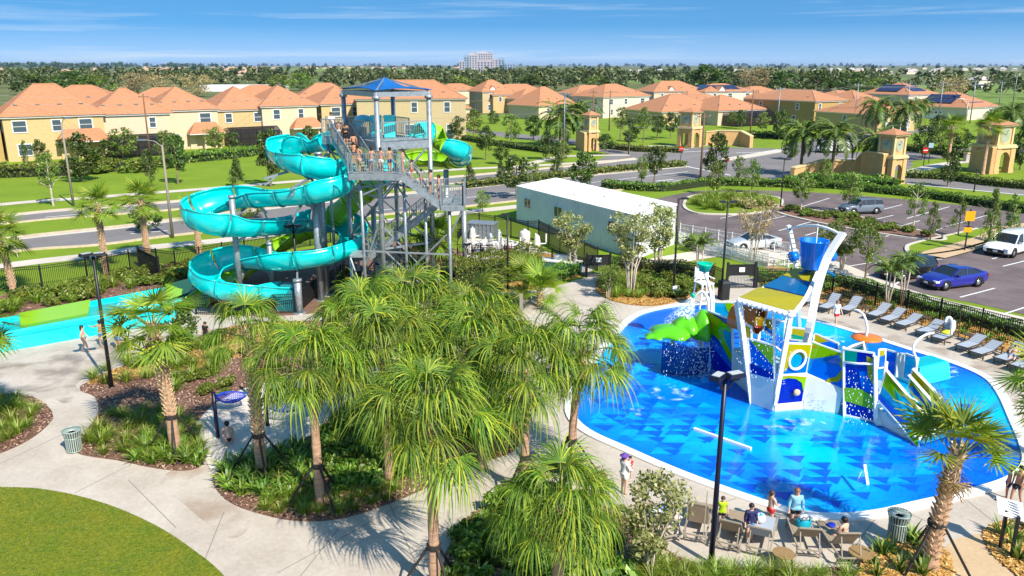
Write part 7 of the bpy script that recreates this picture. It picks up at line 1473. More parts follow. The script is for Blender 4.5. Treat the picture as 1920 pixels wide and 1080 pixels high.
cloth_heap('white towel heaped on the left brown lounger', (1224, 984), .40, WHITE, .3, 1); cloth_heap('blue and white striped towel on the left brown lounger', (1243, 975), .40, mat('striped_towel', (.05, .1, .4), .9, ns=9, c2=(.7, .7, .72), lo=.45, hi=.5), .3, 2); cloth_heap('pale pink towel at the end of the left brown lounger', (1264, 990), .40, mat('pink_towel', (.7, .45, .42), .9, ns=9, c2=(.8, .75, .72)), .26, 3)
cloth_heap('dark red bag on the flat grey lounger', (1868, 656), .4, mat('crimson_bag', (.35, .01, .06), .6), .26, 4, 'bag', 'bag'); cloth_heap('blue bag on the brown lounger beside the sitting woman', (1556, 1006), .4, mat('cobalt_bag', (.01, .03, .35), .6), .2, 5, 'bag', 'bag'); cloth_heap('yellow-green float on the lounger with upright back', (1772, 638), .4, mat('yellow_float', (.6, .6, .03), .5), .3, 6, 'float', 'pool_float')
mb = MB(); mb.slab([(0, -.2, .38), (.55, -.2, .39), (.95, -.2, 1.0), (.95, .2, 1.0), (.55, .2, .39), (0, .2, .38)][:6], .03); p = W(1775, 640); o = MB().ball((0, 0, .8), (.14, .2, .5), 12, 8).build('towel', WHITE, None, True); o.location = p + Vector((.35, .2, 0)); tag(o, 'white towel propped on the lounger with upright back', 'towel')
mb = MB(); mb.slab([(-.6, -.25, .02), (.6, -.25, .02), (.6, .25, .03), (-.6, .25, .03)], .02); o = mb.build('towel', mat('blue_stripes', (.1, .2, .6), .9, ns=6, c2=(.7, .7, .7), lo=.48, hi=.52), None); o.location = W(925, 795); tag(o, 'blue and white towel on the deck under the palms', 'towel')
# ---------------------------------------------------------------- people
SK = dict(l=mat('skin_light', (.62, .36, .25), .55), t=mat('skin_tan', (.45, .22, .12), .55), d=mat('skin_dark', (.13, .06, .035), .5))
HAIR = dict(b=mat('hair_black', (.012, .008, .007), .5), n=mat('hair_brown', (.06, .03, .015), .5), y=mat('hair_auburn', (.22, .09, .04), .5), r=mat('cap_purple', (.12, .05, .3), .7))
FACE_D = mat('eye_dark', (.02, .015, .015), .3); LIP = mat('lip', (.4, .12, .1), .5)
tmp_scene = bpy.data.scenes.new('tmp')
def skin(verts, edges, rad, root, name, m, sub=1):
    me = bpy.data.meshes.new(name); me.from_pydata([tuple(v) for v in verts], edges, []); o = bpy.data.objects.new(name, me); tmp_scene.collection.objects.link(o)
    sk = o.modifiers.new('k', 'SKIN'); sk.use_smooth_shade = True; ss = o.modifiers.new('s', 'SUBSURF'); ss.levels = sub; ss.render_levels = sub
    if not me.skin_vertices: me.skin_vertices.new() if hasattr(me.skin_vertices, 'new') else None
    L_ = me.skin_vertices[0].data
    for i, r in enumerate(rad): L_[i].radius = (r, r) if not isinstance(r, tuple) else r; L_[i].use_root = (i == root)
    vl = tmp_scene.view_layers[0]; vl.update(); dg = vl.depsgraph; out = bpy.data.meshes.new_from_object(o.evaluated_get(dg)); bpy.data.objects.remove(o); out.name = name; out.materials.clear(); out.materials.append(m); return out
BASE = dict(pel=(0, 0, .53), bel=(0, .004, .60), ch=(0, .0, .72), nb=(0, -.005, .81), nk=(0, 0, .85), jw=(0, .018, .885), sk=(0, .004, .935), tp=(0, -.002, .975),
            sh=(.105, 0, .805), el=(.145, -.01, .645), wr=(.155, .04, .505), hd=(.155, .055, .46), hp=(.055, 0, .52), kn=(.06, .015, .29), an=(.06, -.005, .045), to=(.065, .085, .018))
RAD = dict(pel=(.088, .062), bel=(.078, .055), ch=(.092, .062), nb=.045, nk=.033, jw=.045, sk=.062, tp=.035, sh=.042, el=.026, wr=.018, hd=.02, hp=.058, kn=.036, an=.022, to=.018)
def pose_pts(pose):
    P = {}
    for k, v in BASE.items():
        if k in ('sh', 'el', 'wr', 'hd', 'hp', 'kn', 'an', 'to'): P[k + 'R'] = Vector(v); P[k + 'L'] = Vector((-v[0], v[1], v[2]))
        else: P[k] = Vector(v)
    for k, v in pose.items():
        P[k] = Vector(v)
    return P
POSES = dict(
    stand={}, walk=dict(knR=(.06, .08, .30), anR=(.06, .11, .05), toR=(.06, .19, .02), knL=(-.06, -.01, .29), anL=(-.06, -.12, .06), toL=(-.06, -.04, .02), elR=(.145, -.06, .65), wrR=(.15, -.03, .51), hdR=(.15, -.02, .465), elL=(-.145, .03, .65), wrL=(-.14, .12, .54), hdL=(-.14, .145, .50)),
    phone=dict(elR=(.15, .05, .66), wrR=(.08, .13, .82), hdR=(.06, .12, .87), knL=(-.07, .03, .29), anL=(-.07, -.04, .045)),
    crossed=dict(elR=(.15, .04, .66), wrR=(.02, .12, .70), hdR=(-.03, .12, .71), elL=(-.15, .04, .66), wrL=(-.02, .13, .68), hdL=(.03, .13, .68)),
    point=dict(elL=(-.2, .06, .74), wrL=(-.30, .1, .76), hdL=(-.34, .11, .77)),
    hold=dict(elR=(.15, .03, .66), wrR=(.12, .14, .62), hdR=(.09, .17, .61), elL=(-.15, .03, .66), wrL=(-.12, .14, .62), hdL=(-.09, .17, .61)),
    crouch=dict(pel=(0, 0, .19), bel=(0, .06, .26), ch=(0, .15, .36), nb=(0, .21, .42), nk=(0, .24, .455), jw=(0, .28, .47), sk=(0, .285, .52), tp=(0, .28, .56), shR=(.105, .19, .42), shL=(-.105, .19, .42), elR=(.15, .28, .29), elL=(-.15, .28, .29), wrR=(.1, .36, .17), wrL=(-.1, .36, .17), hdR=(.08, .39, .11), hdL=(-.08, .39, .11), hpR=(.06, .0, .18), hpL=(-.06, 0, .18), knR=(.13, .2, .26), knL=(-.13, .2, .26), anR=(.09, .05, .05), anL=(-.09, .05, .05), toR=(.1, .14, .018), toL=(-.1, .14, .018)),
    sit=dict(pel=(0, 0, .27), bel=(0, -.01, .35), ch=(0, .03, .47), nb=(0, .05, .56), nk=(0, .065, .60), jw=(0, .09, .63), sk=(0, .085, .68), tp=(0, .08, .72), shR=(.105, .05, .55), shL=(-.105, .05, .55), elR=(.14, .1, .40), elL=(-.14, .1, .40), wrR=(.08, .2, .36), wrL=(-.08, .2, .36), hdR=(.06, .24, .35), hdL=(-.06, .24, .35), hpR=(.06, .0, .26), hpL=(-.06, 0, .26), knR=(.12, .25, .27), knL=(-.12, .25, .27), anR=(.13, .28, .045), anL=(-.13, .28, .045), toR=(.14, .36, .02), toL=(-.14, .36, .02)),
    lie=dict(pel=(0, 0, .27), bel=(0, -.06, .29), ch=(0, -.17, .36), nb=(0, -.25, .42), nk=(0, -.28, .44), jw=(0, -.30, .475), sk=(0, -.34, .50), tp=(0, -.37, .52), shR=(.105, -.23, .41), shL=(-.105, -.23, .41), elR=(.15, -.12, .31), elL=(-.15, -.12, .31), wrR=(.1, .02, .33), wrL=(-.1, .02, .33), hdR=(.06, .04, .335), hdL=(-.06, .04, .335), hpR=(.055, .0, .265), hpL=(-.055, 0, .265), knR=(.07, .23, .30), knL=(-.07, .23, .27), anR=(.07, .46, .255), anL=(-.07, .47, .25), toR=(.08, .48, .31), toL=(-.08, .49, .31)))
_hand = {}
def person(label, base, h, rz, sk, hair, pose='stand', clothes=(), long=False, z=0.0, group=None, hat=None, seed=0, over=None):
    b = W(*base) if len(base) == 2 else Vector(base)
    if len(base) == 2: b.z = z
    t = thing('person', label, 'person', b, rz, group); po = dict(POSES[pose]); po.update(over or {}); P = pose_pts(po)
    names = ['pel', 'bel', 'ch', 'nb', 'nk', 'jw', 'sk', 'tp']; idx = {}; V = []; E = []; Rd = []
    def addv(n): idx[n] = len(V); V.append(P[n] * h); r = RAD.get(n, RAD.get(n[:2], .03)); Rd.append(tuple(x * h for x in r) if isinstance(r, tuple) else r * h)
    for n in names: addv(n)
    E += [(i, i + 1) for i in range(7)]
    for s in 'RL':
        for n in ('sh', 'el', 'wr', 'hd'): addv(n + s)
        E += [(idx['nb'], idx['sh' + s]), (idx['sh' + s], idx['el' + s]), (idx['el' + s], idx['wr' + s]), (idx['wr' + s], idx['hd' + s])]
        for n in ('hp', 'kn', 'an', 'to'): addv(n + s)
        E += [(idx['pel'], idx['hp' + s]), (idx['hp' + s], idx['kn' + s]), (idx['kn' + s], idx['an' + s]), (idx['an' + s], idx['to' + s])]
    me = skin(V, E, Rd, 0, 'body', SK[sk]); mb = MB()              # fingers rooted in the palms join the same mesh
    for s in 'RL':
        w, hd = P['wr' + s] * h, P['hd' + s] * h; d = (hd - w).normalized(); a = d.cross(Vector((0, 1, .3))).normalized(); sg = 1 if s == 'R' else -1; n_ = a.cross(d)
        for k in range(4): l = (.042, .048, .045, .036)[k] * h; o = hd + a * (k - 1.5) * .0095 * h; mb.tube([o, o + d * l * .6, o + d * l * .9 + n_ * l * .35], [.0062 * h, .0056 * h, .004 * h], 5)
        o = w.lerp(hd, .5) - a * .014 * h * sg; mb.tube([o, o + d * .025 * h - a * .012 * h * sg, o + d * .042 * h - a * .008 * h * sg], [.007 * h, .006 * h, .0045 * h], 5)
    bo = bpy.data.objects.new('body', me); col.objects.link(bo); bo.parent = t
    import bmesh; bm = bmesh.new(); bm.from_mesh(me); m2_ = mb.mesh('f', SK[sk], True); bm.from_mesh(m2_); bm.to_mesh(me); bm.free(); bpy.data.meshes.remove(m2_)
    # face, hair
    skp, jw, tp = P['sk'] * h, P['jw'] * h, P['tp'] * h; up = (tp - jw).normalized(); fw = (Vector((0, 1, 0)) - up * up.y).normalized(); sd = fw.cross(up)
    for s in (-1, 1): MB().ball(skp + fw * .056 * h + sd * s * .022 * h - up * .006 * h, .007 * h, 6, 4).build('eye', FACE_D, t); MB().ball(skp + sd * s * .06 * h - up * .012 * h, (.008 * h, .012 * h, .018 * h), 6, 4).build('ear', SK[sk], t)
    mb = MB(); mb.tube([skp + fw * .058 * h, skp + fw * .074 * h - up * .022 * h, skp + fw * .056 * h - up * .028 * h], [.005 * h, .009 * h, .006 * h], 5); mb.build('nose', SK[sk], t, True); MB().bar(jw + fw * .045 * h - sd * .014 * h, jw + fw * .045 * h + sd * .014 * h, .008 * h, .006 * h).build('mouth', LIP, t)
    mb = MB(); c = skp - fw * .012 * h + up * .016 * h; mb.ball(c, (.067 * h, .070 * h, .062 * h), 14, 8); c2 = c - fw * .02 * h - up * .02 * h; mb.ball(c2, (.06 * h, .055 * h, .06 * h), 12, 7)
    if long: mb.tube([c2 - fw * .02 * h, c2 - fw * .045 * h - up * .08 * h, c2 - fw * .04 * h - up * .17 * h], [.055 * h, .05 * h, .02 * h], 10, sq=.6)
    mb.build('hair', HAIR[hair], t, True)
    if hat: mb = MB(); mb.lathe([(.001, .055 * h), (.05 * h, .045 * h), (.07 * h, .01 * h), (.11 * h, .0)], c + up * .02 * h, 16); mb.build('hat', hat, t, True)
    # clothes
    def part(name, chain, m, grow=1.14, sub=1):
        vs = []; ed = []; rd = []; ix = {}
        for a, b_, u in chain:
            ke = b_ if u > .95 else (a, b_, u)
            for key, pt, q in ((a, P[a], 0), (ke, P[a].lerp(P[b_], u), u)):
                if key not in ix:
                    ix[key] = len(vs); vs.append(pt * h)
                    ra = RAD.get(a, RAD.get(a[:2])); rb = RAD.get(b_, RAD.get(b_[:2])); ra = ra if isinstance(ra, tuple) else (ra, ra); rb = rb if isinstance(rb, tuple) else (rb, rb);
                    rd.append(tuple((ra[i] * (1 - q) + rb[i] * q) * h * grow + .008 for i in (0, 1)))
            ed.append((ix[a], ix[ke]))
        mes = skin(vs, ed, rd, 0, name, m, sub); o = bpy.data.objects.new(name, mes); col.objects.link(o); o.parent = t
    for c in clothes:
        k, m = c
        if k == 'shorts': part('shorts', [('pel', 'bel', .35), ('pel', 'hpR', .99), ('pel', 'hpL', .99), ('hpR', 'knR', .62), ('hpL', 'knL', .62)], m, 1.22) 
        elif k == 'brief': part('swim_brief', [('pel', 'bel', .15), ('pel', 'hpR', .7), ('pel', 'hpL', .7)], m, 1.25)
        elif k == 'shirt': part('shirt', [('bel', 'pel', .6), ('bel', 'ch', .99), ('ch', 'nb', .97), ('nb', 'shR', .97), ('nb', 'shL', .97), ('shR', 'elR', .6), ('shL', 'elL', .6)], m, 1.22)
        elif k == 'long': part('shirt', [('bel', 'pel', .8), ('bel', 'ch', .99), ('ch', 'nb', .97), ('nb', 'shR', .97), ('nb', 'shL', .97), ('shR', 'elR', .98), ('shL', 'elL', .98), ('elR', 'wrR', .8), ('elL', 'wrL', .8)], m, 1.22)
        elif k == 'top': part('bikini_top', [('ch', 'nb', .3)], m, 1.22)
    return t
def cm(n, c): return mat(n, c, .8)
BLKC, REDC, WHC = cm('cloth_black', (.012, .012, .014)), cm('cloth_red', (.55, .01, .012)), cm('cloth_white', (.72, .70, .66)); BLUP = mat('blue_print_cloth', (.02, .14, .5), .8, ns=14, c2=(.2, .45, .7), lo=.45, hi=.5); LIMEC = cm('cloth_lime', (.38, .55, .01)); RASH = mat('navy_rash_cloth', (.01, .012, .08), .7, ns=8, c2=(.5, .4, .08), lo=.32, hi=.36); LBLUE = mat('pale_blue_cloth', (.22, .48, .6), .8, ns=5, amt=.15); RAIN = mat('rainbow_cloth', (.0, .25, .6), .8, ns=5, c2=(.65, .35, .0), lo=.45, hi=.55); PRINT = mat('black_white_print', (.015, .015, .03), .8, ns=11, c2=(.6, .55, .5), lo=.38, hi=.42); PEACH = cm('cloth_peach', (.6, .3, .2)); NAVY = cm('cloth_navy', (.02, .03, .12)); GREYB = cm('cloth_grey_blue', (.3, .38, .5))
GP = 'people on the stairs of the slide tower'
person('woman in a peach bikini with long dark hair walking on the wet deck', (160, 660), 1.62, R(-70), 'l', 'b', 'walk', (('brief', BLKC), ('top', PEACH)), True)
person('shirtless man in blue patterned shorts holding a hand to his face', (223, 658), 1.74, R(-20), 't', 'b', 'phone', (('shorts', BLUP),))
person('shirtless person half hidden by the lamp post, arm stretched to the left', (193, 650), 1.66, R(20), 't', 'b', 'point', (('shorts', BLUP),))
person('child in black clothes standing in the shade of the small tree', (388, 647), 1.45, R(160), 't', 'b', 'stand', (('shirt', BLKC), ('shorts', PRINT)))
person('woman in a black bikini crouching on the sand with her back to the camera', (431, 838), 1.66, R(25), 'l', 'b', 'crouch', (('brief', BLKC), ('top', BLKC)), z=.05)
person('person in a white top and purple hat by the small round table', (1169, 926), 1.7, R(-60), 'l', 'r', 'hold', (('long', WHC), ('shorts', WHC)), hat=HAIR['r'])
person('small child in a red striped top carried at the shoulder', (W(1178, 924).x, W(1178, 924).y - .1, .62), 1.0, R(150), 'l', 'b', 'hold', (('shirt', mat('red_stripes', (.5, .02, .03), .8, ns=9, c2=(.7, .65, .6), lo=.48, hi=.5)), ('shorts', REDC)))
person('boy in a lime green shirt behind the navy lamp post', (1352, 988), 1.22, R(170), 'l', 'n', 'stand', (('shirt', LIMEC), ('shorts', BLKC)))
person('boy in a navy rash vest and blue-orange shorts holding a blue ball', (1404, 1014), 1.45, R(190), 'l', 'b', 'stand', (('long', RASH), ('shorts', RAIN)))
person('shirtless boy in red shorts looking at the pool', (1442, 986), 1.42, R(-65), 'l', 'n', 'hold', (('shorts', REDC),))
person('woman in an open pale blue shirt and black shorts facing the loungers', (1488, 992), 1.62, R(175), 'l', 'y', 'stand', (('shorts', BLKC), ('long', LBLUE)), True)
person('woman in a black bikini top sitting on the right brown lounger', (1582, 1030), 1.6, R(30), 'l', 'b', 'sit', (('top', BLKC), ('brief', BLKC)), z=-.0)
person('teen with black curly hair and black-white shorts stepping out of sandals', (1903, 946), 1.62, R(120), 't', 'b', 'walk', (('shorts', PRINT),))
person('companion behind the curly-haired teen in dark shorts', (1886, 936), 1.4, R(60), 't', 'b', 'stand', (('shorts', NAVY),))
person('person in white shirt and red shorts walking past the grey loungers', (1566, 612), 1.72, R(200), 'l', 'y', 'walk', (('shirt', WHC), ('shorts', REDC)))
person('person in blue shorts lying on the grey lounger at the right edge', (1898, 680), 1.65, R(140), 'l', 'n', 'lie', (('shorts', BLUP),), z=-.02)
person('person in a white shirt standing highest on the side platform', (dl[0].x + .7, dl[0].y - .1, ZD), 1.72, R(200), 't', 'b', 'hold', (('shirt', WHC), ('shorts', WHC)), group=GP)
person('child in white climbing onto the side platform', (dl[0].x + 1.1, dl[0].y + .2, ZD - .1), 1.2, R(180), 't', 'b', 'stand', (('shorts', WHC),), group=GP)
st0, st1 = Vector((-11.6, 55.2, ZD)), Vector((-9.6, 51.4, 9.45))
for lab, u, ox, h, r_, s_, pz, cl in [('shirtless child near the top of the upper stairs', .12, .15, 1.3, 10, 't', 'stand', (('shorts', NAVY),)), ('person in a black shirt on the upper stairs', .3, -.1, 1.55, 200, 't', 'crossed', (('long', BLKC), ('shorts', BLKC))), ('shirtless boy in dark shorts halfway down the upper stairs', .55, .1, 1.5, 20, 't', 'stand', (('shorts', BLKC),)), ('dark-haired child low on the upper stairs', .78, -.2, 1.4, 0, 't', 'hold', (('shorts', PRINT),))]:
    p = st0.lerp(st1, u); person(lab, (p.x + ox, p.y, p.z), h, R(r_), s_, 'b', pz, cl, group=GP)
for lab, x, y, h, r_, s_, pz, cl in [('shirtless tall person with crossed arms at the left of the landing', -9.65, 50.6, 1.75, -30, 't', 'crossed', (('shorts', PEACH),)), ('shirtless boy in white and blue shorts on the landing', -8.8, 50.45, 1.62, 10, 't', 'crossed', (('shorts', GREYB),)), ('shirtless person in white shorts beside the boy on the landing', -8.25, 50.6, 1.6, -20, 't', 'stand', (('shorts', WHC),)), ('shirtless boy in navy shorts at the right of the landing group', -7.7, 50.7, 1.6, 40, 't', 'hold', (('shorts', NAVY),))]:
    person(lab, (x, y, 9.45), h, R(r_), s_, 'b', pz, cl, group=GP)
st0, st1 = Vector((-7.0, 50.6, 9.45)), Vector((-4.5, 50.9, 7.45))
for lab, u, oy, h, r_, s_, pz, cl in [('woman in a pale bikini at the top of the lower stairs', .05, .1, 1.6, 80, 't', 'stand', (('top', WHC), ('brief', WHC))), ('child behind the woman on the lower stairs', .25, .3, 1.3, 90, 't', 'hold', (('shorts', REDC),)), ('child with red shorts in the middle of the lower stairs', .5, -.1, 1.25, 80, 't', 'stand', (('shorts', REDC),)), ('shirtless person in dark shorts low on the lower stairs', .72, .2, 1.6, 90, 't', 'crossed', (('shorts', BLKC),)), ('shirtless broad person at the foot of the lower stairs', .93, 0, 1.7, 95, 't', 'stand', (('shorts', NAVY),))]:
    p = st0.lerp(st1, u); person(lab, (p.x, p.y + oy, p.z), h, R(r_), s_, 'b', pz, cl, group=GP)
c = W(1423, 1000); o = MB().ball((0, 0, .62), .19, 18, 12, 0).build('beach_ball', mat('blue_white_ball', (.02, .3, .6), .4, ns=2.2, c2=(.75, .78, .8), lo=.48, hi=.5), None, True); o.location = c; tag(o, 'blue and white ball held by the boy in the rash vest', 'ball')
# sandals
for i, (x, y, lab) in enumerate([(1874, 940, 'left black sandal by the pool edge at the right'), (1883, 946, 'right black sandal by the pool edge at the right'), (1778, 643, 'black sandals under the lounger with upright back')]): o = MB().box((0, 0, .03), (.12, .28, .05), .9).build('sandal', BLKC, None); o.location = W(x, y); tag(o, lab, 'sandal')
bpy.data.scenes.remove(tmp_scene)
# ---------------------------------------------------------------- palms
PG = 'fan palms of the central planting'
def fp(label, px, by, trunk_top, **k):
    b = W(px, by); fan_palm(label, b, HT(b, trunk_top), seed=int(px + by), **k)
WA = dict(kind='droop', r0=.19, r1=.15)
fp('tall fan palm with the largest hanging crown, trunk running off the bottom edge', 816, 1112, 780, sc=1.05, n=46, braces=True, group=PG, **WA)
fp('fan palm with smooth trunk in the middle of the mulch bed', 601, 948, 690, sc=1.08, n=44, braces=True, group=PG, **WA)
fp('thick booted fan palm on the sand side of the mulch bed', 491, 886, 625, sc=.88, n=26, braces=True, group=PG, kind='droop', r0=.24, r1=.2, boots=(.3, 1.0), el=(86, -20))
fp('fan palm with shedding orange bark at the path beside the pool', 984, 930, 690, sc=1.08, n=42, braces=True, group=PG, **WA)
fp('fan palm standing closest to the pool edge with a wide dark crown', 1070, 897, 655, sc=1.08, n=38, braces=True, group=PG, el=(80, -30), lean=(.3, 0), **WA)
fp('hindmost fan palm of the cluster at the left', 690, 800, 605, sc=1.22, n=38, group=PG, **WA)
fp('hindmost fan palm of the cluster in the middle', 775, 770, 590, sc=1.3, n=38, group=PG, **WA)
fp('hindmost fan palm of the cluster at the right', 885, 800, 605, sc=1.22, n=38, group=PG, **WA)
fp('fan palm right behind the palm with the largest crown', 730, 900, 670, sc=1.25, n=40, group=PG, **WA)
fp('fan palm between the orange-barked palm and the largest crown', 905, 880, 660, sc=1.2, n=40, group=PG, **WA)
fp('low bushy fan palm at the bottom centre with arching leaves', 1045, 1175, 950, sc=.95, n=48, group=PG, kind='droop', el=(86, -12))
fp('slender booted palm with bright stiff fans on the left mulch bed', 330, 848, 608, sc=1.1, n=24, braces=True, kind='stiff', r0=.25, r1=.2, boots=(.3, 1.0), lean=(-.35, 0), el=(80, -35))
fp('palm with sparse upright fans and rough booted trunk at the right', 1742, 1066, 845, sc=1.15, n=15, braces=True, kind='stiff', r0=.26, r1=.2, boots=(.1, 1.0), lean=(.35, 0), el=(88, 22))
fp('palm at the left edge behind the run-out trough', 28, 560, 440, sc=1.25, n=28, kind='stiff', r0=.24, r1=.18, boots=(.2, 1.0), lean=(-.5, 0), el=(80, -45))
fp('palm at the left edge whose trunk base stands in the left bed', -6, 830, 605, sc=1.1, n=28, kind='stiff', r0=.22, r1=.18, boots=(.2, 1.0), el=(80, -40))
fp('first palm on the verge left of the slide, with diamond trunk', 200, 515, 385, sc=1.1, n=22, kind='stiff', r0=.24, r1=.19, boots=(.1, 1.0), el=(82, -30))
fp('second palm on the verge left of the slide', 278, 492, 376, sc=1.1, n=24, kind='stiff', r0=.24, r1=.19, boots=(.1, 1.0), el=(82, -25))
fp('palm partly hidden behind the left slide bend', 374, 476, 392, sc=.95, n=18, kind='stiff', r0=.24, r1=.19, boots=(.1, 1.0))
fp('palm with bright upright fans right of the slide tower stairs', 820, 556, 448, sc=1.2, n=26, kind='stiff', r0=.2, r1=.16, boots=(.3, 1.0), el=(86, -30))
fp('low double fan palm beside the curved path', 1012, 575, 545, sc=1.1, n=26, kind='stiff', r0=.2, r1=.2, el=(80, -5), dry=0)
fp('low fan palm next to the double one beside the curved path', 985, 560, 520, sc=1.0, n=22, kind='stiff', r0=.2, r1=.2, el=(80, -5), dry=0)
fp('palm leaning in from the right edge above the pool corner', 1955, 860, 715, sc=1.2, n=22, kind='stiff', r0=.22, r1=.2, boots=(.1, 1.0), el=(80, -50))
fp('far palm left of the right clock tower', 1778, 300, 238, sc=1.5, n=22, kind='stiff', r0=.3, r1=.24, group='palms round the clock towers', dry=6)
fp('far palm right in front of the right clock tower', 1842, 328, 238, sc=1.5, n=24, kind='stiff', r0=.3, r1=.24, group='palms round the clock towers', dry=6)
DG = 'date palms by the estate entrance'
for lab, px, by, ty, s in [('date palm at the left end of the long ochre wall', 1500, 330, 248, 1.25), ('date palm behind the step of the long ochre wall', 1558, 336, 248, 1.3), ('date palm right beside the clock tower of the long wall', 1635, 336, 262, 1.3), ('rear date palm left, in front of the low house', 1640, 262, 200, 1.6), ('rear date palm right, in front of the low house', 1692, 262, 203, 1.6), ('wide date palm left of the small clock tower', 1050, 275, 218, 1.8), ('date palm touching the small clock tower', 1082, 272, 212, 1.8), ('date palm behind the right clock tower', 1890, 262, 212, 1.7), ('small date palm in front of the white garage house', 1725, 240, 196, 1.1), ('date palm beside the tan house on the far lawn', 1552, 226, 192, 1.0)]:
    b = W(px, by); date_palm(lab, b, HT(b, ty), s, px, 26, DG)
# curly small palms with pale trunks
for lab, px, by, ty, s in [('small curly palm in the straw bed in front of the blue sedan', 1662, 582, 510, .62), ('small curly palm behind the gate left of the tallest lamp', 1308, 530, 460, .55), ('tiny curly palm beside the first small curly one', 1690, 574, 492, .45)]:
    b = W(px, by); t = thing('curly_palm', lab, 'palm tree', b); h = HT(b, ty)
    for k in range(3): MB().tube([(0, 0, 0), (.25 * math.cos(k * 2.1), .25 * math.sin(k * 2.1), h * .6), (.3 * math.cos(k * 2.1), .3 * math.sin(k * 2.1), h)], [.07, .05, .04], 6).build('trunk', PALE_BARK, t, True)
    for k in range(16): a = k * 2.4; inst('frond', FR_DATE[k % 3], t, (.25 * math.cos(a), .25 * math.sin(a), h - .05), (0, -R(62 - 3 * k), a), (s, s * 1.6, s))
